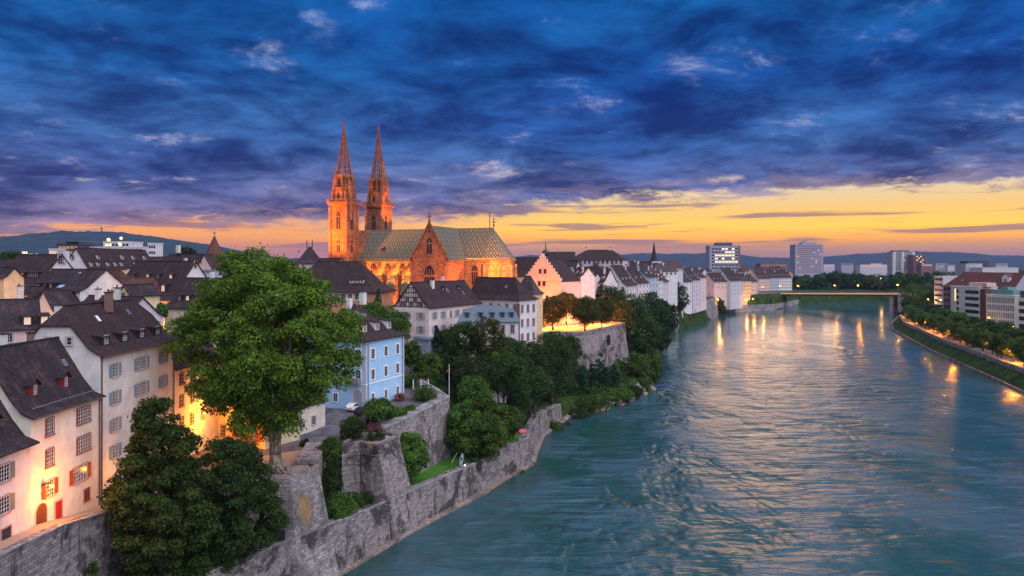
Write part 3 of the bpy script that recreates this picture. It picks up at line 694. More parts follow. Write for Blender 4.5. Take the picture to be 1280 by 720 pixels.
# hills
def hill(name, pts, D, depth, z0, m):
    rng = np.random.RandomState(3); xs = np.linspace(pts[0][0], pts[-1][0], 260); top = np.interp(xs, [a for a, b in pts], [b for a, b in pts])
    k = 0
    for f, a in ((.05, .9), (.17, .5), (.6, .4), (1.7, .3)): top = top+a*np.sin(xs*f+rng.rand()*6)*.6
    rows = [(-depth, 0), (-depth*.7, .25), (-depth*.35, .7), (0, 1), (depth*.5, .8), (depth, .2)]
    G = [[], [], []]
    for dy, f in rows:
        X_ = (xs-640)/FPX*D; Zt = CAM_H-(top-HY)*D/FPX
        G[0].append(X_); G[1].append(np.full_like(X_, D+dy)); G[2].append(z0+(Zt-z0)*f+(rng.rand(len(xs))*5*f))
    tag(link(name, grid_mesh(name, *[np.array(q_) for q_ in G], m)), kind='structure')
m_, n = mat('hill_forest', (.025, .055, .04), .95); p = geo_pos(n); n.put(n.b.inputs['Base Color'], n.mix(n.ss(n.noise(p, .012, 6, .7), .4, .6), (.006, .024, .030), (.016, .044, .045)))
hill('hill', [(-300, 312), (-60, 302), (20, 296), (75, 289), (135, 290), (200, 297), (250, 305), (300, 315), (340, 322), (420, 327)], 3600, 900, 5, 'hill_forest')
hill('hill', [(250, 321), (420, 325), (600, 324), (660, 320), (760, 322), (800, 317), (900, 317), (960, 322), (1030, 322), (1080, 317), (1130, 315), (1210, 316), (1255, 320), (1400, 322), (1600, 318)], 6500, 1200, 5, 'hill_forest')

# ------------------------------------------------------------------ stone walls along the water
def ribbon(label, pts, th, mat_, coping=True, cw=None, name='stone_wall', lean=0.0, cat='wall', side=1, cap='stone_grey', cth=.16, group=None):
    """pts (x,y,ztop,zbot) ordered with the outer face to the right hand; inner face th to the left"""
    n_ = len(pts); nor = []
    for i in range(n_):
        a = Vector(pts[max(0, i-1)][:2]); b_ = Vector(pts[min(n_-1, i+1)][:2]); d = (b_-a).normalized(); nor.append(Vector((-d.y, d.x))*side)
    cx_ = pts[0][0]; cy_ = pts[0][1]
    def seg(b, z0f, z1f, o0, o1, i0=th):
        for i in range(n_-1):
            P_ = []
            for j in (i, i+1):
                x, y, zt, zb_ = pts[j]; nn = nor[j]; z0 = z0f(zt, zb_); z1 = z1f(zt, zb_)
                P_.append(((x-nn.x*o0-cx_, y-nn.y*o0-cy_, z0), (x-nn.x*o1-cx_, y-nn.y*o1-cy_, z1), (x+nn.x*i0-cx_, y+nn.y*i0-cy_, z1), (x+nn.x*i0-cx_, y+nn.y*i0-cy_, z0)))
            a_, c_ = P_; vs = list(a_)+list(c_); fs = [(0, 4, 5, 1), (1, 5, 6, 2), (2, 6, 7, 3)]
            if i == 0: fs.append((0, 1, 2, 3))
            if i == n_-2: fs.append((4, 7, 6, 5))
            b.add(vs, fs)
    root = thing(name, label, cat, (cx_, cy_, 0), 0, group)
    b = MB(); seg(b, lambda t, z: z, lambda t, z: t, lean, 0); b.obj('masonry', mat_, root)
    if coping: b = MB(); seg(b, lambda t, z: t, lambda t, z: t+cth, .10, .10, (cw or th+.08)); b.obj('coping', cap, root)
    return root
rw = [(x, y) for x, y in LB[1:12]]; zt = [8.2, 8.0, 7.6, 7.0, 6.0, 5.8, 5.7, 5.6, 5.5, 5.5, 4.6]
root = ribbon('long weathered grey stone river wall curving round the gardens', [(x, y, t+.2, -2) for (x, y), t in zip(rw, zt)], 2.0, 'stone', lean=.55, cw=.55, name='river_wall')
b = MB()
for i in range(len(rw)-1):
    a = Vector(rw[i]); c = Vector(rw[i+1]); d = (c-a).normalized(); nn = Vector((d.y, -d.x)); a2 = a+nn*.5; c2 = c+nn*.5; a3 = a+nn*(1.25+.25*(i % 3)); c3 = c+nn*(1.25+.25*((i+1) % 3))
    o = Vector(rw[0])
    b.add([(a2.x-o.x, a2.y-o.y, .42), (c2.x-o.x, c2.y-o.y, .42), (c3.x-o.x, c3.y-o.y, .28), (a3.x-o.x, a3.y-o.y, .28), (c3.x-o.x, c3.y-o.y, -1.5), (a3.x-o.x, a3.y-o.y, -1.5)], [(0, 3, 2, 1), (3, 5, 4, 2)])
b.obj('footing', 'stone_rubble', root)
def up(i0, i1, top=None, zb=4.5): return [(x, y, (top if top is not None else float(zp(y)))+.55, zb) for x, y in UP[i0:i1]]
ribbon('high blackened stone wall below the steep street beside the two dark trees', [(-46.0, y, float(zp(y))+.16, 4) for y in (30, 60, 70, 75, 86)]+[(-44.5, 95, 15.9, 4), (-34.4, 99.7, 15.9, 4)], 1.35, 'stone', name='retaining_wall', side=1, cw=.45)
ribbon('brown rubble wall behind the ivy between the two bastions', [(-28.6, 106.9, 16.3, 4.5), (-29.0, 112, 16.4, 4.5), (-30.0, 118, 16.2, 4.5)], 3.0, 'stone_rubble', name='retaining_wall')
ribbon('pale garden retaining wall below the lawn of the blue house', [(-21.8, 126.4, 16.5, 4.5), (-17, 138.5, 17.0, 4.5), (-12.8, 149.3, 17.8, 4.5), (-15.8, 157.2, 18, 4.5), (-24, 172, 19.5, 6)], 2.4, 'stone_pale', name='retaining_wall', lean=.3)
# shallow buttress and arch of the garden wall
def bastion(label, top, bot, z0, z1, m_top):
    cx_, cy_ = top[0]; root = thing('bastion', label, 'bastion', (cx_, cy_, 0))
    b = MB(); b.prism([(x-cx_, y-cy_) for x, y in bot], z0, z1, 0, [(x-cx_, y-cy_) for x, y in top]); b.obj('masonry', 'stone_stain' if 'stain' in label else 'stone', root)
    c = Vector((sum(x for x, y in top)/len(top), sum(y for x, y in top)/len(top)))
    out = [tuple((Vector(p)-c)*1.035+c) for p in top]; inn = [tuple((Vector(p)-c)*.86+c) for p in top]
    b = MB(); n_ = len(top)
    for i in range(n_):
        j = (i+1) % n_; q_ = [out[i], out[j], inn[j], inn[i]]
        b.prism([(x-cx_, y-cy_) for x, y in q_], z1, z1+.45)
    b.obj('parapet', 'stone_pale', root)
    out2 = [tuple((Vector(p)-c)*1.05+c) for p in top]; b = MB(); b.prism([(x-cx_, y-cy_) for x, y in out2], z1-1.6, z1-1.35); b.obj('string_course', 'stone_grey', root)
    b = MB(); b.prism([(x-cx_, y-cy_) for x, y in inn], z1-.3, z1+.06); b.obj('paving', m_top, root)
    return root
b1 = bastion('tall leaning stone bastion with a yellow stain below the big plane tree', [(-33.6, 99.9), (-30.6, 100.5), (-28.2, 106.6), (-31.5, 108.2)], [(-33.8, 98.2), (-28.2, 98.4), (-24.4, 105.2), (-29.5, 109)], -2, 15.4, 'path_stone')
b = MB(); b.box(-.9, .9, -.12, .1, 0, 3.2, 0); b.obj('doorway', 'black_cloth', b1, (2.1, -1.25, 5.9), R(4))
bastion('tall battered stone bastion rising from the river before the blue house', [(-27.5, 118.5), (-25, 120.4), (-21.9, 118.4), (-19.4, 125.3), (-21.5, 127), (-27.5, 126)], [(-27.7, 117.8), (-25, 119.4), (-18.0, 117.9), (-15.2, 125.2), (-19.5, 128), (-27.7, 127)], -2, 15.4, 'path_stone')
# yellow lichen stain lies in the masonry of the first bastion
b = MB(); 
# terrace wall of the cathedral square
tp = [(-2, 238.5), (23.5, 239), (42.6, 276), (26, 292)]; cx_, cy_ = 23.5, 239
rt = thing('terrace_wall', 'massive square stone wall carrying the lamplit terrace behind the cathedral', 'wall', (cx_, cy_, 0))
mid = [(-2.2, 237.9), (24.0, 238.3), (43.3, 276), (26.4, 293)]; bo = [(-2.4, 237.4), (25.0, 236.6), (45.6, 276.5), (27, 295)]
b = MB(); b.prism([(x-cx_, y-cy_) for x, y in mid+[(-2, 260)]], 15.5, 22.0, 0, [(x-cx_, y-cy_) for x, y in tp+[(-2, 260)]]); b.obj('upper_wall', 'stone_pale', rt)
b = MB(); b.prism([(x-cx_, y-cy_) for x, y in bo+[(-2, 260)]], -1, 15.45, 0, [(x*1.003-cx_, y-cy_-.15) for x, y in mid+[(-2, 260)]]); b.obj('battered_base', 'stone', rt)
b = MB()
for (x0, y0), (x1, y1) in zip(tp[:-1], tp[1:]):
    d = Vector((x1-x0, y1-y0)).normalized(); nn = Vector((-d.y, d.x))
    b.prism([(x0-nn.x*.25-cx_, y0-nn.y*.25-cy_), (x1-nn.x*.25-cx_, y1-nn.y*.25-cy_), (x1+nn.x*.45-cx_, y1+nn.y*.45-cy_), (x0+nn.x*.45-cx_, y0+nn.y*.45-cy_)], 22.0, 22.9)
b.obj('parapet', 'stone_pale', rt)
MB().prism([(x-cx_, y-cy_) for x, y in TER], 21.8, 22.05).obj('paving', 'path_stone', rt)
for px_, h in ((33.2, 3.5),):
    o = MB().box(-1.0, 1.0, -.15, .2, 0, h).obj('niche', 'black_cloth', rt, (34.2-cx_, 257.4-cy_, 16.5), R(62.7))
# bank walls further up
ribbon('far grey quay wall under the white riverside houses', [g(844, 416)+(9.6, -2), (125, 530, 12.5, -2), (150, 574, 15.0, -2), g(892, 398)+(16.8, -2), (180, 640, 10.5, -2)], 1.2, 'stone_grey', name='quay_wall', lean=1.0)
ribbon('low quay wall running under the lit bridge approach', [(180, 640, 7, -2), g(903, 391)+(6.5, -2), (240, 702, 6, -2), g(970, 387)+(5.5, -2), (323, 823, 5, -2)], 1.0, 'stone_grey', name='quay_wall', lean=.6)
# right bank path and kerb stones
rp = [Vector(p_) for p_ in RB[3:12]]
def off(pts, d):
    out = []
    for i, p_ in enumerate(pts):
        a = pts[max(0, i-1)]; b_ = pts[min(len(pts)-1, i+1)]; t = (b_-a).normalized(); out.append(p_+Vector((t.y, -t.x))*d)
    return out
def strip(name, pts, d0, d1, dz, m, kind='structure', n=6):
    # resample
    q_ = []
    for a, b_ in zip(pts, pts[1:]):
        for k in range(n): q_.append(a.lerp(b_, k/n))
    q_.append(pts[-1]); A_ = off(q_, d0); B_ = off(q_, d1); b = MB()
    for i in range(len(q_)-1):
        b.add([(A_[i].x, A_[i].y, gz1(*A_[i])+dz), (A_[i+1].x, A_[i+1].y, gz1(*A_[i+1])+dz), (B_[i+1].x, B_[i+1].y, gz1(*B_[i+1])+dz), (B_[i].x, B_[i].y, gz1(*B_[i])+dz)], [(0, 1, 2, 3)])
    o = b.obj(name, m); return tag(o, kind=kind)
q_ = off(rp, 0)
ribbon('long low stone embankment edge along the right bank', [(p_.x, p_.y, .75, -2) for p_ in rp], .9, 'stone_rubble', name='embankment_wall', side=-1, lean=.4, cap='stone', cw=.4)
pp = off(rp, 10.2)
ribbon('dark retaining wall above the grass strip of the right bank', [(p_.x, p_.y, 6.0, 3) for p_ in off(rp, 6.5)], .5, 'stone_grey', name='embankment_wall', side=-1)
strip('promenade', rp, 7.3, 15.5, .12, 'path_stone')
# streets
def street(name, pts, w, m, dz=.06, gz1=lambda x, y: float(zp(y))):
    P_ = [Vector(p_) for p_ in pts]; q_ = []
    for a, b_ in zip(P_, P_[1:]):
        for k in range(8): q_.append(a.lerp(b_, k/8))
    q_.append(P_[-1]); A_ = off(q_, w/2); B_ = off(q_, -w/2); b = MB()
    for i in range(len(q_)-1):
        b.add([(B_[i].x, B_[i].y, gz1(*B_[i])+dz), (A_[i].x, A_[i].y, gz1(*A_[i])+dz), (A_[i+1].x, A_[i+1].y, gz1(*A_[i+1])+dz), (B_[i+1].x, B_[i+1].y, gz1(*B_[i+1])+dz)], [(0, 1, 2, 3)])
    return tag(b.obj(name, m), kind='structure')
street('street', [(-47.8, 20), (-47.8, 60), (-47.8, 86), (-46.5, 97), (-41, 106), (-36, 113)], 3.5, 'path_stone', .10)
street('road', [(-40, 103), (-35.5, 111), (-33.0, 122), (-31.5, 134), (-30.5, 142)], 8.0, 'asphalt', .13)
tag(MB().prism([(-39, 101.2), (-31.2, 101.4), (-29.5, 106), (-30, 112), (-31, 117), (-38, 112)], 15.2, 15.66).obj('square', 'path_stone'), kind='structure')
# ------------------------------------------------------------------ the near houses of the old town
XF = -49.4
w2 = WS(1.25, 1.7, 4, 4, frame='frame_red'); w4 = WS(2.6, 1.7, 8, 4, frame='frame_red')
# house with red shutters
h = House('town_house', 'cream house with red dormers and red shutters beside the lit wall lamp', (XF, 75), (XF, 87.5), 10, 15.2, 29.3, 36.2, 'cream', 'roof_dark', prof='bell', over=.6, base=4)
# (A->B runs away from the camera so the front faces the river)
for z in (27.05, 23.75):
    h.win('F', [3.1], [z-.3], w2); h.win('F', [9.3], [z-.3], w4)
sr = WS(1.25, 1.7, 4, 4, frame='frame_pink', shut='shutter_red'); sr4 = WS(2.6, 1.7, 8, 4, frame='frame_pink', shut='shutter_red')
h.win('F', [3.1], [20.2], sr); h.win('F', [8.6], [20.2], sr4); h.win('F', [9.9], [17.6], WS(.9, 1.25, 3, 4, frame='frame_red', sash='frame_red'))
h.door('F', 1.7, 1.7, 2.6, 'door_brown', True, z=17.3); h.door('F', 4.6, 1.15, 2.5, 'door_red', False, z=16.7)
h.dormer('F', [3.2, 8.6], 30.9, 1.2, 1.25, 'gable', 'dormer_red', rr=.65, st=WS(.5, 1.0, 2, 3, frame=None))
h.box('snow_guard', 'metal_grey', .3, 12.2, -.02, .04, 14.85, 14.93); h.box('gutter', 'gutter', -.3, 12.8, -.72, -.58, 13.85, 13.98)
h.box('downpipe', 'gutter', 12.35, 12.47, -.16, -.04, -2, 13.9)
h.chimney(4, 5.6, 37.4); h.chimney(9.4, 6.2, 37.0, .6, 'brown_stone'); h.skylight('F', 11, 33.0, .6, .9)
# leftmost lower house
h0 = House('town_house', 'pinkish white corner house with green shutters left of the lit lamp', (XF+.3, 58), (XF+.3, 74.6), 10.5, 17.5, 26.9, 34.2, 'pink', 'roof_dark', prof='bell', over=.7, base=5)
sg = WS(1.5, 1.6, 4, 4, frame='frame_pink', shut='shutter_green')
h0.win('F', [4.0, 8.6, 12.6], [24.0, 20.9], sg); h0.win('F', [5, 9, 12.9], [17.7], WS(1.3, 1.7, 2, 2, frame='frame_pink', sash='dark_wood'))
h0.dormer('F', [5, 10.2, 14], 28.6, 1.2, 1.2, 'gable', 'dormer_red', rr=.6)
# grey house with blue shutters
h1 = House('town_house', 'tall pale grey house with blue shutters and four wide shed dormers', (XF, 87.7), (XF, 107.0), 10.5, 15, 34.0, 39.9, 'trim', 'roof', prof='std', hip=(.38, .38), over=.6, base=4)
sb = WS(1.2, 1.6, 4, 4, shut='shutter_blue'); sb3 = WS(2.4, 1.6, 8, 4, shut='shutter_blue')
for z in (31.0, 27.6, 24.2, 20.9):
    h1.win('F', [3.3], [z], sb); h1.win('F', [9.8], [z], sb3); h1.win('F', [15.8], [z], sb)
h1.dormer('F', [3.2, 7.6, 12.0, 16.4], 34.9, 1.9, 1.15, 'shed', 'roof_dark', st=WS(.95, 1.15, 4, 3, frame=None))
h1.win('L', [4.2, 6.8], [35.3], WS(.6, .9, 1, 2)); h1.skylight('F', 6, 37.6, .7, 1.0, 'white_paint'); h1.skylight('F', 14, 38, .5, .8)
h1.chimney(15, 6, 41.6); h1.chimney(9.5, 4.2, 41.2, .9, 'brown_stone'); h1.chimney(4, 7.5, 39.8, .7, 'trim')
b = MB(); b.tube((12.2, 5.2, 0), (12.2, 5.2, 27.2), .03, .03, 5)
for k in range(5): b.tube((11.7+.05*k, 5.2, 26.2+k*.22), (12.7-.05*k, 5.2, 26.2+k*.22), .015, .015, 4)
b.obj('aerial', 'metal_grey', h1.roof); h1.box('gutter', 'gutter', -.3, 19.6, -.72, -.58, 18.75, 18.88); h1.box('downpipe', 'gutter', 18.9, 19.02, -.16, -.04, -2, 18.8)
h1.box('downpipe', 'gutter', .15, .27, -.16, -.04, -2, 18.8)
# orange lit house behind the plane tree
h2 = House('town_house', 'orange lit house with an arched brown door behind the plane tree', (-49.6, 107.4), (-49.0, 124.5), 10, 15, 29.6, 34.0, 'cream', 'roof', base=4)
h2.win('F', [2.2, 5.6, 9, 12.5], [27.0, 23.7, 20.4], WS(1.1, 1.6, 2, 3, frame='frame_red'))
h3 = House('town_house', 'lamplit yellow house with an arched door and red shutters across the small square', (-52.5, 124.5), (-39.2, 116.2), 7, 15.3, 25.0, 31.5, 'yellow', 'roof', hip=(0, 1), base=3)
h3.door('F', 2.0, 1.7, 3.0, 'door_brown', True); h3.win('F', [5.2, 9.0, 13], [21.2], WS(1.1, 1.6, 2, 3, frame='frame_red'))
h3.win('F', [5.2], [16.4], WS(1.0, 1.7, 2, 3, frame='frame_red')); h3.win('F', [9.2, 12.9], [16.5], WS(1.9, 2.0, 6, 4, frame='frame_red', shut='shutter_red'))
h3.win('F', [2.0], [21.2], WS(1.1, 1.6, 2, 3, frame='frame_red'))
h4 = House('town_house', 'low white house with a red door on the road behind the plane tree', (-38.5, 121.0), (-33.6, 131.5), 9, 15.4, 20.6, 24.6, 'cream', 'roof', base=3)
h4.door('F', 2.2, 1.3, 2.6, 'door_red'); h4.win('F', [5, 8.5], [16.8], WS(.9, 1.4, 2, 3)); h4.box('step', 'stone_grey', 1.2, 3.4, -1.3, -.01, -.2, .2)
lamps_ = []
t = thing('wall_lamp', 'bright round wall lamp on the cream house beside the red shutters', 'wall lamp', (XF, 76.9, 21.6), 0)
MB().path([(0, 0, 0), (.5, 0, .35), (1.0, 0, .3)], [.04, .04, .04], 6).obj('bracket', 'metal_dark', t); MB().ball((1.0, 0, .05), .20).obj('lamp_globe', 'lamp_warm', t)
point_light(t, (2.4, 0, -.4), 2300, (1, .27, .015))
t = thing('wall_lamp', 'lamp on the wall of the orange house hidden behind the crown of the plane tree', 'wall lamp', (-49.1, 114.5, 21.5), 0)
MB().path([(0, 0, 0), (.7, 0, .2)], [.04, .04], 6).obj('bracket', 'metal_dark', t); MB().ball((.9, 0, .1), .2).obj('lamp_globe', 'lamp_warm', t); point_light(t, (1.6, 0, -.1), 3200)
lamp('iron street lamp in the small square below the yellow house', -43.5, 112.5, 15.6, 4.2, 2200)
lamp('iron street lamp at the parapet of the steep street beside the dark tree', -46.9, 90, 16, 4.0, 500)

# blue house
A = (-28.0, 140.0); B = (-22.6, 152.8)
hb = House('blue_house', 'light blue three storey house with dark hipped roof above the garden', A, B, 15, 17.2, 30.4, 37.0, 'blue', 'roof', prof='std', hip=(1, 1), over=.7, base=4, cornice='white_paint')
ws = WS(1.15, 1.9, 2, 4, frame='white_paint', sash='sash', t=.22)
hb.win('F', [2.4, 7.0, 11.4], [26.6, 22.6], ws); hb.win('F', [2.4, 7.0, 11.4], [18.2], WS(1.0, 1.6, 2, 4, frame='white_paint', t=.2))
hb.win('L', [3.0, 6.5, 10.5, 13.3], [26.6, 22.6], ws); hb.door('L', 13.2, 2.0, 3.6, 'shutter_grey', True, 'trim'); hb.win('L', [3.2, 8.0], [18.2], WS(1.0, 1.6, 2, 4, frame='white_paint'))
hb.box('string_course', 'white_paint', -.06, 13.96, -.08, 15.08, 4.55, 4.8); hb.box('corner_strip', 'gable_grey', -.05, .45, -.06, .4, 0, 12.8); hb.box('corner_strip', 'gable_grey', 13.45, 13.95, -.06, .4, 0, 12.8)
hb.box('downpipe', 'metal_grey', .6, .72, -.2, -.08, 0, 12.9); hb.box('downpipe', 'metal_grey', 13.1, 13.22, -.2, -.08, 0, 12.9)
hb.dormer('F', [2.6, 7.0, 11.4], 31.7, 1.4, 1.7, 'shed', 'white', st=WS(.8, 1.35, 2, 3, frame=None)); hb.dormer('L', [8.0], 31.7, 1.4, 1.7, 'shed', 'white')
hb.skylight('L', 10.8, 34.2, 1.4, 1.2, 'glass_blue'); hb.skylight('F', 5, 34.6, .9, 1.2, 'glass_blue')
hb.chimney(6.0, 8.0, 38.0, 1.0, 'white', False); hb.chimney(9.6, 7.2, 39.2, 1.2, 'white')
hb.box('balcony', 'metal_grey', -1.2, -.02, 1.0, 4.2, 4.9, 5.9)
# low pale blue garden house between the blue house and the long house
hg = House('garden_house', 'small flat pale blue garden building behind the blue house', at(518, 186), at(536, 180), 10, 19, 26.2, 26.5, 'bluegrey', 'metal_roof', prof='flat', over=.3, base=6)
hg.win('F', [1.2, 2.9], [22.5], WS(.7, 1.4, 1, 2))
# long half timbered house
A = (-21.0, 185.0); hl = House('half_timbered_house', 'long pale pink house with half timbered gable below the cathedral', A, (-8.9, 208), 11, 22, 34.0, 40.3, 'pink', 'roof', prof='std', over=.6, base=6)
ss_ = WS(1.2, 1.7, 4, 3, shut='shutter_grey')
hl.win('F', [2.6, 6.6, 13.5, 17.6, 21.5, 25], [30.9, 27.4], ss_); hl.win('F', [10.2], [30.9, 27.4], WS(.8, 1.6, 2, 3)); hl.win('F', [6, 10.2, 14, 20], [23.6], WS(.9, 1.8, 1, 2, sash='dark_wood'))
hl.win('L', [1.8, 4.0, 8.4], [30.9], ss_, ); hl.win('L', [8.4], [27.4, ], ss_); hl.win('L', [8.4], [23.6], WS(1.1, 1.5, 2, 2, sash='dark_wood'))
b = MB()   # timber frame of the gable
def bar(x0, z0, x1, z1, w=.17):
    d = Vector((x1-x0, z1-z0)); L_ = d.length; d.normalize(); nn = Vector((-d.y, d.x))*w/2
    b.wallpoly([(x0-nn.x, z0-nn.y), (x1-nn.x, z1-nn.y), (x1+nn.x, z1+nn.y), (x0+nn.x, z0+nn.y)], -.10, -.02, 'x')
hh = 6.3
for z in (0.05, 1.3, 2.5, 3.7, 4.9):
    hw_ = 5.4*(1-z/hh); bar(-hw_, z, hw_, z, .2)
for i in range(-7, 8):
    x = i*.72; zt_ = hh*(1-abs(x)/5.5)-.2
    if zt_ > .3: bar(x, 0, x, min(zt_, 4.9), .15)
for s_ in (-1, 1):
    bar(s_*5.4, 0, 0, hh, .28); bar(s_*3.6, 0, s_*2.9, 1.3); bar(s_*1.4, 1.3, s_*.7, 2.5)
b.obj('timber_frame', 'timber', hl.root, (0, 5.5, 12.0), R(270))
for x in (4.3, 6.7): put_window(hl.root, 0, x, 13.4-.0, R(270), WS(.9, .9, 3, 2, frame='timber'))
for x in (3.0, 5.5, 8.0): put_window(hl.root, 0, x, 12.25, R(270), WS(1.3, .9, 4, 2, frame='timber'))
hl.chimney(8, 4.4, 40.6, 1.0, 'white', False); hl.chimney(17, 7, 41.8, .8); hl.skylight('F', 14, 37.4); hl.skylight('F', 21, 36.4); hl.dormer('F', [20], 38.0, .8, .5, 'gable'); hl.dormer('F', [12], 38, .8, .5, 'gable')
# big white house to its right
A = at(585, 214); B = at(649, 203)
hw_ = House('white_house', 'large white house with long hipped roof right of the half timbered house', A, B, 8.5, 21, zz(374, 205), zz(347, 210), 'white', 'roof', prof='std', hip=(0, 1), over=.6, base=8)
sw = WS(.95, 2.1, 2, 4, frame='frame_pink'); Lw = hw_.W
hw_.win('F', [8.6, 11.4, 14.2, 17], [31.6], sw); hw_.win('R', [1.4, 4.2, 7.0], [31.4, 27.4, 23.4], sw); hw_.win('F', [14.6, 17.2], [27.4, 23.4], sw); hw_.skylight('F', 12, 38.2, .8, .8)
hw_.box('quoins', 'brown_stone', Lw-.9, Lw+.06, -.06, .3, 0, 13)
A = at(574, 184); B = at(648, 184.5)
hm = House('mansard_house', 'white riverside house with grey blue sheet metal mansard roof', A, B, 8.5, 20, zz(402, 184), zz(382, 188), 'white', 'metal_roof', prof='mans2', hip=(1, 1), over=.5, base=10, cornice='trim')
hm.pr = hm.pr; hm.win('F', [1.3, 3.6, 6.0, 8.6, 11, 13.4], [27.6, 24.2], WS(.95, 2.0, 2, 4, frame='frame_pink')); hm.dormer('F', [2, 5.4, 8.3, 10.9, 13.2], zz(400, 184)+.5, 1.1, 1.5, 'shed', 'metal_roof', st=WS(.7, 1.2, 2, 3, frame=None, sash='metal_roof'))
hm.win('R', [2, 5], [27.6, 24.2], WS(.9, 2, 2, 4)); hm.win('L', [2.5, 6], [27.6], WS(.9, 2, 2, 4))

# chapter house with the large hipped roof left of the cathedral
hc = H('chapter_house', 'dark hip roofed building with a white columned attic left of the cathedral', 352, 216, 468, 210, 15, 364, 327, zb=22, Dr=222, wall='sandstone', roof='roof', prof='std', hip=(1, 1), over=.9)
for i in range(13):
    put_window(hc.root, 1.2+i*2.05, 0, hc.e-2.3, 0, WS(1.35, 1.7, 3, 2, glass='lit_soft' if i in (0, 2, 4) else 'glass', frame='white_paint', t=.2))
hc.win('F', 7, [28.5], WS(1.2, 2, 2, 3)); hc.dormer('F', [11, 13], zz(354, 214), 1.1, .9, 'gable'); hc.dormer('F', [21, 22.6, 24.2], zz(354, 212), 1.2, 1.0, 'shed', 'white')
# gothic stepped gable house
A = at(655, 286); B = at(702, 276)
hs = House('stepped_gable_house', 'tall floodlit orange house with stepped gable beside the terrace', A, B, 14, 22, zz(351, 281), zz(324, 283), 'pale_pink', 'roof', axis='y', prof='straight', over=.2, base=4)
W_ = hs.W; b = MB(); nst = 8; e_ = hs.e; r_ = hs.r+1.2
for i in range(nst): 
    f = i/nst; x0 = W_/2*f*.97; b.box(x0, W_-x0, -.25, .35, e_+(r_-e_)*f, e_+(r_-e_)*(i+1)/nst+.0)
b.box(W_/2-.7, W_/2+.7, -.25, .35, r_, r_+1.0); b.obj('stepped_gable', 'pale_pink', hs.root)
for zc, xs in ((31.3, (.28, .45, .62, .8)), (36.6, (.42, .55, )), (41.4, (.45, .58))):
    for f in xs: put_window(hs.root, W_*f, -.0 if zc < 34 else -.26, zc-22, 0, WS(1.0, 1.6, 2, 2, frame='frame_red', sash='frame_red'))
for f in (.2, .5, .8): put_window(hs.root, W_*f, 0, 4.5, 0, WS(1.2, 2.2, 2, 2, frame='frame_red', sash='frame_red'))
ha = H('annex_house', 'small hip roofed house squeezed between the white house and the stepped gable', 642, 217, 667, 213, 5, 366, 345, zb=22, wall='orange', roof='roof_lilac', hip=(1, 1))

# ------------------------------------------------------------------ cathedral
AX = R(-21.5); KM = (-53.4, 260.0)
kt = thing('cathedral', 'floodlit red sandstone cathedral with two spires and diamond patterned roof', 'cathedral', (KM[0], KM[1], 22), AX)
ZB = 22.0
def K(z): return z-ZB
def lancet(b, x, y, z0, z1, w, nx, ny, mi=0, d=.12, n_=7):
    """pointed arch panel facing (nx,ny)"""
    pts = [(-w/2, z0), (w/2, z0)]; zs = z1-w*.9
    pts += [(w/2*math.cos(t)*1.0, zs+(z1-zs)*math.sin(t)) for t in [math.pi/2*i/n_ for i in range(n_)]]; pts += [(0, z1)]
    pts += [(-w/2*math.cos(t), zs+(z1-zs)*math.sin(t)) for t in [math.pi/2*i/n_ for i in range(n_-1, -1, -1)]]
    mx = Matrix.Translation((x, y, 0)) @ Matrix.Rotation(math.atan2(nx, -ny), 4, 'Z')
    n2_ = len(pts); vs = [(a, -d, z) for a, z in pts]+[(a, .05, z) for a, z in pts]
    b.add(vs, [tuple(range(n2_)), tuple(range(2*n2_-1, n2_-1, -1))]+[(i, i+n2_, (i+1) % n2_+n2_, (i+1) % n2_) for i in range(n2_)], mi, mx)
def gothic(parent, x, y, z0, z1, w, nx, ny, glass='glass', mull=2, name='window'):
    b = MB(); lancet(b, x, y, z0, z1, w, nx, ny, 0, .06); o = b.obj(name, glass, parent)
    f = MB(); lancet(f, x, y, z0-.25, z1+.35, w+.6, nx, ny, 0, .045); mx = Matrix.Translation((x, y, 0)) @ Matrix.Rotation(math.atan2(nx, -ny), 4, 'Z')
    for i in range(1, mull): f.box(-w/2+w*i/mull-.07, -w/2+w*i/mull+.07, -.14, -.06, z0, z1-w*.35, 0, mx)
    if mull > 1: f.box(-w/2, w/2, -.13, -.06, z1-w*1.05, z1-w*.85, 0, mx)
    f.obj('tracery', 'stone_red', o); return o
masonry('stone_red', (.40, .165, .09), .8, .38, .3); masonry('stone_orange', (.55, .30, .15), .8, .38, .25)
def pinnacle(b, x, y, z0, z1, r):
    zm = z0+(z1-z0)*.42; b.box(x-r, x+r, y-r, y+r, z0, zm); b.box(x-r*1.25, x+r*1.25, y-r*1.25, y+r*1.25, zm, zm+r*.5)
    b.tube((x, y, zm+r*.5), (x, y, z1), r*1.0, .03, 4); b.ball((x, y, z1), r*.45, 0, 6, 4)
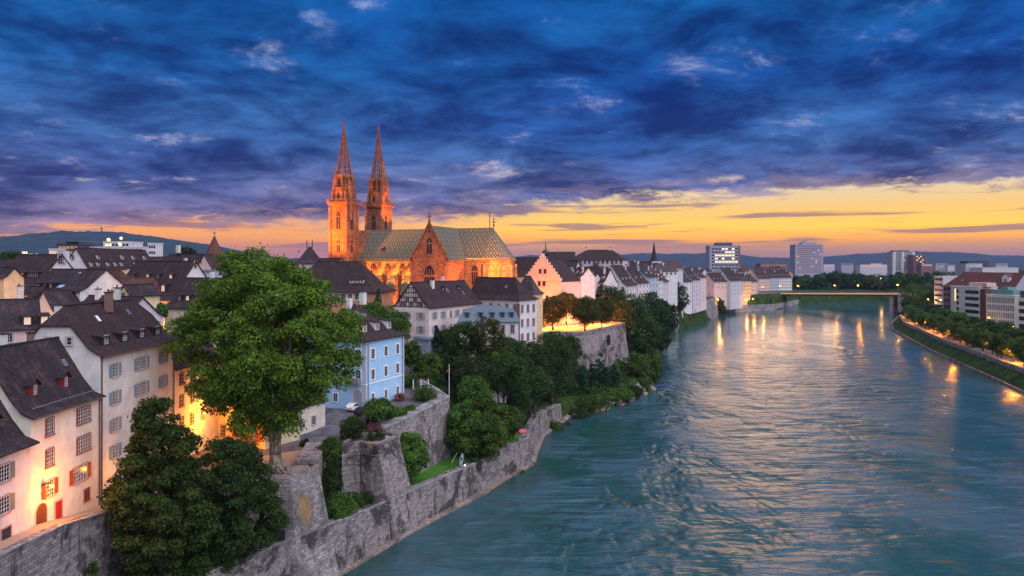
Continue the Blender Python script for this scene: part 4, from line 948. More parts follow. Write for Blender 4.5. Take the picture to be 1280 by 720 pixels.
def tower(y0, zbal, zg2, zsp, ztip, s, turret):
    t = link('tower', None, kt, (0, y0, 0)); h_ = s/2
    b = MB(); b.box(-h_, h_, -h_, h_, -3, K(zbal)-1.2)
    for z in (31, 40, 47.5, 54.0): b.box(-h_-.18, h_+.18, -h_-.18, h_+.18, K(z), K(z)+.35)
    for sx_ in (-1, 1):
        for sy_ in (-1, 1):
            if True: b.box(sx_*h_-.42, sx_*h_+.42, sy_*h_-.42, sy_*h_+.42, -3, K(zbal)-1.6)
    b.obj('shaft', 'stone_red', t)
    b = MB(); b.box(-h_-.5, h_+.5, -h_-.5, h_+.5, K(zbal)-1.2, K(zbal)-.7); b.box(-h_-.9, h_+.9, -h_-.9, h_+.9, K(zbal)-.7, K(zbal))
    for i in range(4):
        c_, s_ = math.cos(i*math.pi/2), math.sin(i*math.pi/2)
        mx = Matrix.Rotation(i*math.pi/2, 4, 'Z'); b.box(-h_-.9, h_+.9, -h_-.9, -h_-.7, K(zbal)+.85, K(zbal)+1.05, 0, mx)
        for k in range(14): b.box(-h_-.85+k*(2*h_+1.7)/13-.09, -h_-.85+k*(2*h_+1.7)/13+.09, -h_-.88, -h_-.72, K(zbal), K(zbal)+.85, 0, mx)
    b.obj('balcony', 'stone_red', t)
    o8 = lambda r, ph=22.5: [(r*math.cos(R(ph+45*i)), r*math.sin(R(ph+45*i))) for i in range(8)]
    r1 = h_*1.06; b = MB(); b.prism(o8(r1), K(zbal), K(zg2)); b.prism(o8(r1+.45), K(zg2), K(zg2)+.35)
    for i in range(4):
        a = R(45+90*i); x, y = r1*1.08*math.cos(a), r1*1.08*math.sin(a); pinnacle(b, x, y, K(zbal), K(zg2)+3.2, .42)
    for i in range(8): b.tube((r1*math.cos(R(22.5+45*i)), r1*math.sin(R(22.5+45*i)), K(zbal)), (r1*math.cos(R(22.5+45*i)), r1*math.sin(R(22.5+45*i)), K(zg2)), .22, .22, 6)
    b.obj('octagon', 'stone_red', t)
    r2 = h_*.88; b = MB(); zc = K(zsp)
    for i in range(8):
        x, y = r2*math.cos(R(22.5+45*i)), r2*math.sin(R(22.5+45*i)); b.tube((x, y, K(zg2)), (x, y, zc), .42, .36, 6); pinnacle(b, x*1.16, y*1.16, K(zg2)+.3, zc+2.6, .24)
    b.prism(o8(r2+.2), zc-1.1, zc); b.prism(o8(r2*.72), K(zg2), zc); b.obj('lantern', 'stone_red', t)
    L_ = K(ztip)-zc; b = MB(); rb_ = r2*.86
    rad = lambda f: rb_*(1-f)**1.12+.10
    for i in range(8):
        a = R(22.5+45*i); a2 = R(22.5+45*(i+1)); prev = None
        for k in range(12):
            f0, f1 = k/12, (k+1)/12
            b.tube((rad(f0)*math.cos(a), rad(f0)*math.sin(a), zc+L_*.92*f0), (rad(f1)*math.cos(a), rad(f1)*math.sin(a), zc+L_*.92*f1), .24-.12*f0, .24-.12*f1, 5)
            fm = f0+.03; rr_ = rad(fm)
            b.ball((rr_*1.0*math.cos(a)+.20*math.cos(a), rr_*math.sin(a)+.20*math.sin(a), zc+L_*.92*fm), .25-.10*f0, 0, 5, 4)
            b.tube((rad(f0)*math.cos(a), rad(f0)*math.sin(a), zc+L_*.92*f0), (rad(f0)*math.cos(a2), rad(f0)*math.sin(a2), zc+L_*.92*f0), .13, .13, 4)
            if k < 8:
                am = (a+a2)/2; c8 = math.cos(R(22.5)); b.tube((rad(f0)*math.cos(am)*c8, rad(f0)*math.sin(am)*c8, zc+L_*.92*f0), (rad(f1)*math.cos(am)*c8, rad(f1)*math.sin(am)*c8, zc+L_*.92*f1), .10, .09, 4)
    b.obj('spire', 'stone_red', t)
    b = MB(); zt_ = K(ztip); b.tube((0, 0, zc+L_*.88), (0, 0, zt_), .13, .09, 6); b.box(-.65, .65, -.12, .12, zt_-1.15, zt_-.8); b.box(-.12, .12, -.651, .651, zt_-1.14, zt_-.81); b.ball((0, 0, zc+L_*.93), .38, 0, 8, 5); b.ball((0, 0, zt_), .25, 0, 6, 4)
    b.obj('finial', 'stone_red', t)
    for nx, ny in ((0, -1), (1, 0), (-1, 0), (0, 1)):
        gothic(t, nx*h_, ny*h_, K(56.8), K(62.6), 1.7, nx, ny, 'black_cloth', 2); gothic(t, nx*h_, ny*h_, K(49.0), K(53.2), 1.5, nx, ny, 'black_cloth', 2); gothic(t, nx*h_, ny*h_, K(42.0), K(44.5), .8, nx, ny, 'black_cloth', 1)
        a_ = r1*math.cos(R(22.5)); gothic(t, nx*a_, ny*a_, K(zbal)+.9, K(zbal)+3.2, 1.0, nx, ny, 'black_cloth', 1)
    tx, ty, th_ = turret; b = MB(); b.prism([(tx+.95*math.cos(R(60*i)), ty+.95*math.sin(R(60*i))) for i in range(6)], K(zbal)-6, K(th_)); b.tube((tx, ty, K(th_)), (tx, ty, K(th_)+2.8), 1.15, .04, 6)
    b.obj('stair_turret', 'stone_red', t)
tower(-11, 65.9, 70.6, 75.4, 94.2, 6.4, (3.3, -1.4, 71.0)); tower(11, 66.6, 71.4, 76.5, 96.3, 6.4, (3.2, -2.2, 80.0))
def part(b, name, m): return b.obj(name, m, kt)
part(MB().box(-3.6, 3.6, -7.1, 7.1, -3, K(50)).wallpoly([(-7, K(50)), (7, K(50)), (0, K(57))], -3.6, 3.6, 'y'), 'west_gable', 'stone_red')
part(MB().box(3.6, 31.95, -7, 7, -3, K(46.9)), 'nave', 'stone_orange')
def groof(b, x0, x1, hw, ze, zr, o=.5, axis='x', T=.25, y0=0):
    rise = zr-ze; k = rise/hw
    for s_ in (-1, 1):
        q_ = [(x0, s_*(hw+o)+y0, ze-o*k), (x1, s_*(hw+o)+y0, ze-o*k), (x1, y0, zr), (x0, y0, zr)]
        if s_ > 0: q_ = q_[::-1]
        if axis == 'y': q_ = [(y, x, z) for x, y, z in q_][::-1]
        b.slab(q_, T)
b = MB(); groof(b, 3.2, 38, 7, K(46.9), K(57)); part(b, 'nave_roof', 'mosaic')
b = MB(); groof(b, 38, 50.7, 7.2, K(47.0), K(57))
for i in range(5):    # roof over the apse
    a0 = R(-90+36*i); a1 = R(-90+36*(i+1)); r_ = 7.75
    b.slab([(50.6+r_*math.cos(a0), r_*math.sin(a0), K(46.3)), (50.6+r_*math.cos(a1), r_*math.sin(a1), K(46.3)), (50.6, 0, K(57))], .25)
part(b, 'choir_roof', 'mosaic')
b = MB(); gr_ = lambda: None
groof(b, -21.2, 21.2, 6.1, K(47.1), K(57), axis='y', y0=38); part(b, 'transept_roof', 'mosaic')
# (transept runs across the nave)
b = MB(); b.box(31.95, 44.05, -20.7, 20.7, -3, K(47.1)); 
for s_ in (-1, 1): b.wallpoly([(31.9, K(47.1)), (44.1, K(47.1)), (38, K(57.5))], s_*20.7-.0, s_*20.7-s_*.6, 'x')
b.box(31.5, 32.5, -21.2, -20.2, -3, K(46)); b.box(43.5, 44.5, -21.2, -20.2, -3, K(46)); part(b, 'transept', 'stone_red')
b = MB()
for s_ in (-1, 1):
    d = Vector((6.1, 10.4)).normalized()
    for k in range(14):
        f = k/13; b.box(38-s_*6.3*(1-f)-.2, 38-s_*6.3*(1-f)+.2, -21.0, -20.5, K(47.2)+10.4*f, K(47.2)+10.4*f+.5)
    b.wallpoly([(38-s_*6.6, K(46.8)), (38-s_*6.0, K(46.8)), (38, K(57.6)), (38, K(58.4))] if s_ > 0 else [(38, K(58.4)), (38, K(57.6)), (38+6.0, K(46.8)), (38+6.6, K(46.8))], -20.95, -20.45, 'x')
b.box(37.85, 38.15, -20.9, -20.5, K(58), K(61.2)); b.box(37.2, 38.8, -20.8, -20.6, K(59.6), K(59.95)); b.box(37.6, 38.4, -20.95, -20.45, K(58), K(58.6)); part(b, 'gable_coping', 'stone_red')
gothic(kt, 38, -20.7, K(48.2), K(53.2), 1.9, 0, -1, 'glass', 2); gothic(kt, 38, -20.7, K(38.0), K(44.6), 3.4, 0, -1, 'glass', 4); gothic(kt, 38, -20.7, K(54.6), K(55.8), .6, 0, -1, 'black_cloth', 1)
# choir
def apse(r, z0, z1, b, x0=44, n_=5):
    pts = [(50.6+r*math.cos(R(-90+180/n_*i)), r*math.sin(R(-90+180/n_*i))) for i in range(n_+1)]; b.prism([(x0, -r)]+pts+[(x0, r)], z0, z1); return pts
b = MB(); P5 = apse(7.2, -3, K(46.9), b); apse(7.5, K(46.3), K(46.85), b, 44.1)
for x, y in P5: 
    d = Vector((x-50.6, y)).normalized(); b.tube((x+d.x*.3, y+d.y*.3, -3), (x+d.x*.3, y+d.y*.3, K(45)), .55, .5, 4)
part(b, 'choir', 'stone_orange')
b = MB(); apse(11.5, -3, K(35.6), b); part(b, 'ambulatory', 'stone_orange')
b = MB(); P9 = apse(11.9, K(35.6), K(36.1), b)
for k in range(len(P9)-1):
    for j in range(9):
        p_ = Vector(P9[k]).lerp(Vector(P9[k+1]), j/9); b.box(p_.x-.1, p_.x+.1, p_.y-.1, p_.y+.1, K(36.1), K(37.0))
    b.tube((*P9[k], K(37.1)), (*P9[k+1], K(37.1)), .14, .14, 4)
part(b, 'balustrade', 'stone_red')
for i in range(5):
    a = R(-90+36*(i+.5)); r_ = 7.2*math.cos(R(18)); gothic(kt, 50.6+r_*math.cos(a), r_*math.sin(a), K(38.2), K(44.6), 1.9, math.cos(a), math.sin(a), 'lit_dim', 3)
    r_ = 11.5*math.cos(R(18)); gothic(kt, 50.6+r_*math.cos(a), r_*math.sin(a), K(27), K(33), 2.0, math.cos(a), math.sin(a), 'glass', 2)
gothic(kt, 47.3, -7.2, K(38.4), K(44.4), 1.9, 0, -1, 'glass', 3)
b = MB(); b.box(49.4, 49.6, -.1, .1, K(57), K(62)); part(b, 'lightning_rod', 'metal_dark')
b = MB(); b.tube((50.9, 0, K(56.6)), (50.9, 0, K(60)), .14, .1, 6); b.box(50.3, 51.5, -.1, .1, K(58.7), K(59.0)); b.ball((50.9, 0, K(57.8)), .4, 0, 8, 5); b.ball((50.9, 0, K(60)), .3, 0, 6, 4); part(b, 'finial', 'metal_dark')
# aisle, its roof, clerestory windows and flying buttresses
b = MB(); b.box(3.6, 31.9, -14.5, -7.002, -3, K(35.4)); part(b, 'aisle', 'stone_orange')
b = MB(); b.slab([(3.4, -15.1, K(35.1)), (31.9, -15.1, K(35.1)), (31.9, -7.0, K(41.2)), (3.4, -7.0, K(41.2))], .2); b.obj('aisle_roof', 'aisle_tile', kt) if 'aisle_tile' in M else (tiles('aisle_tile', (.13, .15, .12), (.20, .21, .17)), b.obj('aisle_roof', 'aisle_tile', kt))
for i in range(5):
    x = 6.5+i*5.6; b = MB(); b.box(x-.55, x+.55, -15.6, -13.6, -3, K(41.0)); b.tube((x, -14.6, K(41)), (x, -14.6, K(42.6)), .8, .05, 4)
    pts = [(-14.4, K(38.6)), (-13.4, K(38.6))]+[(-13.4+6.3*f, K(38.6)+5.0*math.sin(f*math.pi/2)) for f in (.2, .4, .6, .8, 1.0)]+[(-7.0, K(45.2)), (-14.4, K(41.0))]
    b.wallpoly(pts, x-.3, x+.3, 'y'); part(b, 'flying_buttress', 'stone_red')
    if i < 4: gothic(kt, x+2.8, -7.0, K(41.8), K(45.2), 2.2, 0, -1, 'glass', 3); gothic(kt, x+2.8, -14.5, K(28), K(33), 1.8, 0, -1, 'glass', 2)
b = MB()
for k in range(60): b.box(4+k*.46, 4.22+k*.46, -7.25, -7.0, K(46.0), K(46.5))
b.box(3.6, 31.9, -7.3, -7.0, K(46.5), K(46.75)); part(b, 'frieze', 'stone_red')
for x, z in ((12, 49.6), (29, 50.6)):
    b = MB(); y = -7+(z-46.9)/10.1*7; b.box(x-.5, x+.5, y-.3, y+1.2, K(z)-.4, K(z)+.8); b.slab([(x-.8, y-.6, K(z)+.7), (x+.8, y-.6, K(z)+.7), (x, y+1.5, K(z)+1.7)], .1); part(b, 'roof_hatch', 'roof')
# sacristy building between the transept and the choir
b = MB(); b.box(44.2, 52, -16, -7.3, -3, K(36.8)); b.box(44.1, 52.1, -16.1, -7.3, K(36.8), K(37.2)); part(b, 'sacristy', 'stone_red')
def kw(x, y):  # cathedral-local to world
    c_, s_ = math.cos(AX), math.sin(AX); return (KM[0]+x*c_-y*s_, KM[1]+x*s_+y*c_)
# ------------------------------------------------------------------ roofs of the old town on the left
wsm = WS(.9, 1.4, 2, 3, frame='frame_stone'); wlit = 'lit_soft'
def hz(h, *a, **k): return h.win(*a, **k)
o = H('town_house', 'dark roofed house with two lit dormers behind the roof with red dormers', -30, 112, 50, 117, 11, 413, 374, zb=17, wall='pale_pink', roof='roof_dark')
o.win('F', [4.2, 7.8, 9.6], [zz(428, 114)], wsm); o.dormer('F', [6.6, 8.9], zz(408, 115), 1.3, 1.5, 'shed', 'dark_wood', st=WS(.9, 1.2, 2, 2, frame=None, glass='lit_soft')); o.chimney(6, 7, 41.3)
o = H('town_house', 'small white gabled house right behind the roof with two lit dormers', 39, 141, 71, 137, 12, 390, 363, zb=18, wall='gable_grey', roof='roof_dark', axis='y')
o = H('town_house', 'low dark roof with a pale chimney between the two white gables', 84, 136, 150, 130, 9, 396, 370, zb=18, wall='lilac', roof='roof'); o.chimney(3, 4, 40.2, .9, 'white'); o.chimney(7, 4, 40.0, .7)
o = H('town_house', 'brown roofed house with a pale blue triangular gable in the middle of the roofs', 114, 161, 147, 157, 12, 374, 348, zb=18, wall='bluegrey', roof='roof_red', axis='y')
o = H('town_house', 'brown hipped roof leaning against the pale blue gable', 88, 166, 130, 161, 10, 372, 337, zb=18, wall='lilac', roof='roof_red', hip=(0, .35)); o.dormer('F', [2], zz(362, 164), 1.4, 1.0, 'gable')
o = H('town_house', 'narrow pale yellow house with a curved baroque gable', 146, 139, 165, 138, 7, 369, 356, zb=18, wall='yellow', roof='roof_dark', axis='y', prof='bell'); o.win('F', [1.45], [zz(374, 138)], WS(.8, 1.2, 2, 2))
big = H('town_house', 'large dark roof with two rows of dormers and a tall white gable', 135, 175, 209, 165, 15, 372, 326.5, Dr=171, zb=19, wall='white', roof='roof', over=.5)
big.dormer('F', [3.2, 8.7, 12.4, 17], zz(349, 168), 1.0, 1.1, 'shed', 'roof_dark', st=WS(.8, 1.0, 2, 2, frame=None, glass='lit_soft'), lit={0: 'glass', 2: 'glass'}); big.dormer('F', [9.2, 13.4, 17.5], zz(365.5, 168), 1.5, 1.8, 'shed', 'roof_dark', st=WS(1.1, 1.5, 2, 3, frame=None, glass='lit_soft', arch=True))
big.win('R', [7.5], [44], WS(.6, 1.6, 1, 2)); big.win('F', [15.2, 19], [zz(386, 167)], WS(1.2, 2, 2, 2, frame='frame_pink')); big.chimney(16, 9, 46.5); 
o = H('town_house', 'orange lamplit wing under the large dark roof with the white gable', 181, 160, 209, 158, 4, 374, 370, zb=17, wall='orange', roof='roof_dark', prof='straight', over=.3); o.win('F', [1.2, 3.7], [zz(388, 159)], WS(.8, 1.6, 2, 2, frame='frame_red'))
far = H('long_house', 'long dark roofed house with oval dormers below the wooded hill', 111, 214, 195, 247, 8, 336, 311, Dr=226, zb=20, wall='white', roof='roof', prof='straight')
far.dormer('F', [7, 18.5, 24, 30], zz(324, 230), 1.2, 1.3, 'shed', 'white', st=WS(.8, 1.0, 1, 1, frame=None)); far.dormer('F', [2, 5, 9.5, 13, 16, 23], zz(332.5, 224), 1.1, 1.2, 'shed', 'white', st=WS(.8, 1.0, 2, 2, frame=None)); far.win('L', [3], [46.2], WS(.8, 1.4, 2, 2))
o = H('town_house', 'orange lit attic wall with two windows between three dark roofs', 119, 196, 153, 196, 6, 337, 335, zb=18, wall='orange', roof='roof_dark', prof='straight', over=.2); o.win('F', [3, 4.4], [zz(345, 196)], WS(.9, 1.4, 1, 2, frame=None)) 
o = H('town_house', 'dark house with a curved white side gable and a stout chimney', -15, 166, 38, 160, 14, 357, 318, Dr=166, zb=18, wall='white', roof='roof', prof='bell'); o.chimney(14.0, 8.2, 48.0, 1.8, 'lilac', False); o.dormer('F', [4.2, 8], zz(348, 163), 1.5, 1.3, 'shed', 'roof_dark', st=WS(1.2, 1, 2, 2, frame=None), lit={1: 'lit_soft'}); o.win('R', [7], [45], WS(1.6, 2.0, 3, 3)); o.dormer('F', [11.5], zz(346, 162), 3.6, 1.0, 'shed', 'roof_dark', st=WS(3.2, .8, 5, 1, frame=None))
o = H('town_house', 'wide dark roof with three small dormers and a blue skylight', 33, 150, 100, 143, 11, 362, 336.5, zb=18, wall='white', roof='roof_dark'); o.dormer('F', [2.8, 4.8, 6.8], zz(360, 148), 1.0, 1.0, 'shed', 'roof_dark'); o.skylight('F', 9.0, zz(360, 146), 1.6, 2.0, 'skyglass'); o.chimney(10, 4.8, 43.3, .7, 'white', False)
o = H('town_house', 'lamplit orange house at the left edge under a small dark roof', -60, 141, 5, 137, 4, 346, 334, zb=17, wall='orange', roof='roof_dark'); o.win('F', [7.6, 9.4], [zz(357, 138), zz(370, 138)], WS(.8, 1.3, 2, 2, frame='frame_red'))
o = H('town_house', 'low dark house with three lit windows beside the curved white gable', 20, 146, 40, 145, 6, 371, 358, zb=17, wall='dark_wood', roof='roof_dark'); o.win('F', [.5, 1.5, 2.5], [zz(376, 145)], WS(.6, 1.0, 1, 2, frame='frame_red', glass='lit_soft'))
o = H('town_house', 'plain dark roof at the upper left below the dark trees', -20, 232, 58, 226, 10, 343, 324, zb=20, wall='lilac', roof='roof_dark'); o.chimney(14, 4, 48.5, .8, 'white'); o.dormer('F', [3, 9, 15], zz(339, 228), 1.2, 1.1, 'shed')
o = H('town_house', 'dark roof with a pale chimney between the long roof and the turret', 193, 236, 248, 226, 11, 338, 318, zb=20, wall='pink', roof='roof'); o.chimney(5, 5, 51.2, 1.2, 'white')
o = H('town_house', 'small pinkish gable at the foot of the pointed turret', 246, 226, 265, 222, 9, 334, 318, zb=20, wall='pink', roof='roof', axis='y', prof='straight'); o.win('F', [2.2], [45], WS(.6, 1.1, 1, 1))
o = H('town_house', 'dark steep roof with lit dormers left of the plane tree crown', 206, 149, 266, 145, 11, 384, 347.5, zb=17, wall='cream', roof='roof_dark', hip=(.0, .3)); o.dormer('F', [2.3, 4.4], zz(377, 147), 1.1, 1.2, 'shed', 'roof_dark', lit={1: 'lit_soft'}); o.chimney(7.5, 5, 43.4, .7, 'white', False)
o = H('town_house', 'low flat blue grey annex in front of the pointed turret', 244, 200, 268, 199, 6, 338.5, 337.5, zb=20, wall='bluegrey', roof='metal_roof', prof='flat')
o = H('gatehouse', 'small steep dark roof with two finials left of the cathedral towers', 368, 262, 394, 260, 7, 329, 309, Dr=264, zb=22, wall='white', roof='roof_lilac', hip=(1, 1), over=.4)
for f in (.36, .62): o.box('finial', 'metal_dark', o.W*f-.12, o.W*f+.12, 3.4, 3.6, o.r-.3, o.r+2.5)
o = H('town_house', 'dark roof squeezed between the gatehouse and the chapter house', 392, 234, 418, 231, 7, 337, 323, zb=22, wall='cream', roof='roof_dark')
for i, (pa, da, pb, db, dp, ye, yr, wl, rf, lb) in enumerate([
    (268, 262, 318, 270, 10, 339, 326, 'lilac', 'roof', 'dark roof just right of the pointed turret behind the plane tree'), (322, 255, 364, 250, 10, 340, 328, 'cream', 'roof_red', 'reddish roof behind the top of the plane tree'),
    (150, 300, 206, 292, 10, 331, 321, 'pink', 'roof_dark', 'long low roof seen over the ridge of the large dormered roof'), (20, 300, 70, 296, 9, 328, 319, 'white', 'roof_dark', 'low distant roof at the foot of the wooded hill'),
    (206, 330, 244, 322, 9, 326, 319.5, 'white', 'roof', 'far dark roof left of the pointed turret'), (60, 192, 96, 188, 8, 350, 338, 'cream', 'roof', 'hidden dark roof behind the wide roof with the blue skylight')]):
    o = H('town_house', lb, pa, da, pb, db, dp, ye, yr, zb=18, wall=wl, roof=rf); o.win('F', 6, [zz(ye+6, da)-.8], wsm); o.chimney(o.W*.3, dp*.45, o.zb+o.r+.8, .8, 'white')
# pointed turret
x, y = at(268, 232); t = thing('turret', 'octagonal turret with a tall pointed red brown roof among the old town houses', 'turret', (x, y, 20))
o8 = lambda r: [(r*math.cos(R(22.5+45*i)), r*math.sin(R(22.5+45*i))) for i in range(8)]
MB().prism(o8(2.9), 0, 26).obj('wall', 'cream', t)
b = MB(); b.prism(o8(3.7), 25.4, 27.2, 0, o8(3.0)); b.prism(o8(3.0), 27.2, 34.0, 0, o8(.12)); b.obj('roof', 'roof_bright', t); b = MB(); b.tube((0, 0, 33.9), (0, 0, 36.4), .06, .04, 6); b.ball((0, 0, 34.8), .3, 0, 8, 5); b.obj('finial', 'metal_dark', t)
for i in range(8): put_window(t, 2.72*math.cos(R(45*i)), 2.72*math.sin(R(45*i)), 23.2, R(45*i+90), WS(.6, 1.2, 1, 2))
# modern buildings below the hill
def block(name, label, pA, DA, pB, DB, dep, ytop, zb, wall, bands=0, cols=0, bandm='glass', cat='office block', lit=(), litm='lit_white', wn=False, band_h=1.5, fl=3.4, margin=.06, z0=1.5, side=None):
    A = at(pA, DA); B = at(pB, DB); d = Vector(B)-Vector(A); zt = zz(ytop, (DA+DB)/2)-zb; W_ = d.length
    t = thing(name, label, cat, (*A, zb), math.atan2(d.y, d.x)); t['_h'] = zt
    MB().box(0, W_, 0, dep, -8, zt).obj('wall', wall, t)
    b = MB(); b.box(-.25, W_+.25, -.25, dep+.25, zt, zt+.6); b.obj('parapet', wall, t)
    for i in range(bands):
        z = zt-z0-band_h-i*fl
        if cols:
            for j in range(cols):
                w = W_*(1-2*margin)/cols; x = W_*margin+w*j; m = litm if (i, j) in lit else bandm
                MB().box(x+w*.12, x+w*.88, -.06, .1, z, z+band_h).obj('window', m, t)
        else: MB().box(W_*margin, W_*(1-margin), -.06, .1, z, z+band_h).obj('window_band', litm if i in lit else bandm, t)
        if side: MB().box((W_-.1 if side == 'R' else -.06), (W_+.06 if side == 'R' else .1), dep*.08, dep*.92, z, z+band_h).obj('window_band', bandm, t)
    return t, W_, zt
L1 = {(i, j) for i in range(4) for j in range(9) if (i*7+j*5) % 4}
t, W_, zt = block('office_block', 'wide slab block with rows of lit yellow windows on the horizon', 887, 1000, 925, 1000, 20, 307.5, 8, 'facade_lilac', 7, 8, lit={(0, 3), (0, 4), (0, 6), (1, 4), (1, 5), (1, 6), (2, 1), (2, 2), (2, 3), (2, 4), (2, 5), (2, 6), (3, 1), (3, 3), (3, 6), (4, 1), (4, 2), (4, 3), (4, 4), (4, 5), (4, 6), (4, 7)}, band_h=2.0, fl=4.4, z0=3)
b = MB(); b.box(W_*.25, W_*.78, 5, 15, zt, zt+4.5); 
for k in range(8): b.tube((W_*(.28+k*.065), 8, zt+4.5), (W_*(.28+k*.065), 8, zt+6.2+(k % 3)), .3, .2, 5)
b.obj('roof_plant', 'facade_dark', t); MB().box(W_-2.2, W_+.3, -.4, 20, 0, zt+.2).obj('side_wall', 'facade_brick', t)
t, W_, zt = block('tower_block', 'tall lilac residential tower with stepped roof in the distance', 994, 1150, 1029, 1150, 22, 306, 8, 'facade_lilac', 14, 12, lit={(3, 8), (4, 11), (5, 0), (6, 7), (7, 9), (8, 9), (8, 0), (10, 7), (2, 10), (11, 1)}, litm='lit_soft', bandm='facade_brick', band_h=1.3, fl=3.1, z0=2)
b = MB(); b.box(W_*.28, W_*.78, 4, 16, zt, zt+4); b.box(W_*.36, W_*.5, 6, 12, zt+4, zt+6.5); b.obj('roof_plant', 'facade_lilac', t)
t, W_, zt = block('tower_block', 'pale rounded high rise at the foot of the long right hill', 1117, 1400, 1141, 1400, 24, 315, 8, 'concrete', 10, 8, lit={(2, 3), (3, 3), (4, 3), (4, 4), (7, 3)}, band_h=1.4, fl=3.4); MB().box(W_*.1, W_*.85, 4, 20, zt, zt+3).obj('roof_plant', 'facade_dark', t)
for x in (0, W_*.45, W_): MB().tube((x, 0, -2), (x, 0, zt), 3.2, 3.2, 12).obj('stair_tower', 'white', t)
t, W_, zt = block('tower_block', 'brownish high rise with scattered lights right of the pale rounded one', 1142, 1380, 1158, 1380, 20, 319, 8, 'facade_brick', 8, 6, lit={(0, 1), (0, 3), (1, 2), (2, 1), (2, 4), (3, 3), (4, 4), (5, 2), (6, 4)}, litm='lit_white', band_h=1.6, fl=3.4)
for args in [('office_block', 'dark glazed office block with thin roof left of the triangular white gable', 71, 430, 99, 430, 16, 306, 25, 'facade_dark', 4, 5, 'lit_dim'),
             ('office_block', 'white flat hospital block with bright windows below the wooded hill', 129, 470, 163, 470, 16, 303, 25, 'white', 3, 7, 'glass'),
             ('office_block', 'long low white block behind the dark roof ridge', 104, 440, 182, 440, 12, 309.5, 25, 'lilac', 2, 18, 'glass'),
             ('office_block', 'small white cube on the skyline left of the pointed turret', 185, 400, 195, 400, 8, 305, 25, 'white', 3, 3, 'glass'), ('office_block', 'tiny pale block beside the bright floodlight mast', 61, 400, 71, 400, 8, 312, 25, 'lilac', 2, 3, 'lit_soft')]:
    t, W_, zt = block(*args, lit={(0, 0), (0, 1), (0, 4), (1, 5), (1, 4)} if args[2] == 129 else (), fl=3.2, z0=.8)
    if args[2] == 71: b = MB(); b.box(-2, W_+2, -2, 18, zt+1.8, zt+2.3); b.box(W_*.3, W_*.6, 3, 8, zt, zt+1.8); b.obj('canopy_roof', 'metal_roof', t)
    if args[2] == 129: b = MB(); b.ball((4, -1, zt+1.6), 1.2); b.ball((12, -1, zt+2.6), 1.0); b.ball((11, -1, zt-1), .9); b.obj('lamp', 'lit_white', t)
x, y = at(127, 3500); t = thing('radio_mast', 'thin transmitter mast standing on the wooded hill', 'mast', (x, y, 195)); MB().tube((0, 0, -20), (0, 0, 26), 2.6, 2.2, 8).obj('shaft', 'facade_dark', t); MB().tube((0, 0, 18), (0, 0, 24), 4, 4, 8).obj('platform', 'facade_dark', t)
x, y = at(31, 330); t = thing('light_mast', 'bright floodlight mast above the roofs at the left', 'light mast', (x, y, 20)); MB().tube((0, 0, 0), (0, 0, 30), .3, .2, 6).obj('pole', 'metal_dark', t); MB().box(-1, 1, -.3, .3, 29.7, 30.6).obj('lamp_head', 'lit_white', t)

# ------------------------------------------------------------------ town to the right of the cathedral
def row_house(label, pA, DA, pB, DB, dep, ye, yr, wall, roof='roof', nr=3, nc=3, fl=3.3, **k):
    shut = k.pop('shut', None); lit = k.pop('lit', None); dz = k.pop('dz', 1); sides = k.pop('sides', 'F'); zb = k.pop('zb', 19)
    o = H('row_house', label, pA, DA, pB, DB, dep, ye, yr, zb=zb, wall=wall, roof=roof, base=8, **k)
    for s_ in sides: o.win(s_, nc if s_ == 'F' else max(2, int(dep/3.2)), [o.zb+o.e-2.4-i*fl for i in range(nr)], WS(1.1, 1.7, 2, 2, frame='frame_stone', t=.16), lit=lit)
    if dz: o.dormer('F', max(1, nc-1), o.zb+o.e+(o.r-o.e)*.28, 1.3, 1.3, 'shed', 'white', st=WS(.9, 1.0, 2, 1, frame=None))
    o.chimney(o.W*.25, dep*.5+.6, o.zb+o.r+1.0, .9, 'white' if len(label) % 2 else 'brown_stone'); o.chimney(o.W*.75, dep*.3, o.zb+o.r+.3, .8, 'lilac'); return o
o = H('great_house', 'long institutional building with huge hipped roof on the skyline right of the cathedral', 712, 420, 779, 410, 16, 324, 312.5, zb=22, wall='lilac', roof='roof', hip=(1, 1), prof='straight', over=.6); o.win('F', 12, [o.zb+o.e-2.6, o.zb+o.e-6], WS(1.3, 1.8, 2, 2)); o.chimney(8, 8, o.zb+o.r+1.5, 1.2); o.chimney(22, 8, o.zb+o.r+1.5, 1.2)
o = H('great_house', 'lower dark roofed wing left of the long institutional building', 668, 430, 716, 425, 14, 328, 315, zb=22, wall='lilac', roof='roof', hip=(1, 0), prof='straight'); o.chimney(6, 6, o.zb+o.r+1.5, 1.2)
rows = [
 ('lilac riverside house just right of the stepped gable', 701, 300, 713, 297, 11, 352, 337, 'lilac', 'roof', 3, 3), ('narrow white house beside the lilac one right of the stepped gable', 713.3, 296.5, 726, 293.5, 11, 345, 334, 'white', 'roof', 4, 3),
 ('grey lilac house with a large dormer above the terrace trees', 726.5, 318, 738, 315, 11, 354, 341, 'lilac', 'roof', 3, 2), ('white house with broad dark roof above the terrace trees', 738.3, 322, 754, 318, 12, 353, 336, 'white', 'roof_dark', 3, 3),
 ('low cream house with yellowish windows behind the tallest terrace trees', 757, 338, 775, 336, 10, 358, 343, 'cream', 'roof', 2, 4)]
for r_ in rows: row_house(*r_)
o = row_house('large house with a broad white side gable among the riverside rows', 783, 332, 796, 352, 14, 357, 331.5, 'white', 'roof', 3, 4, sides='FL')
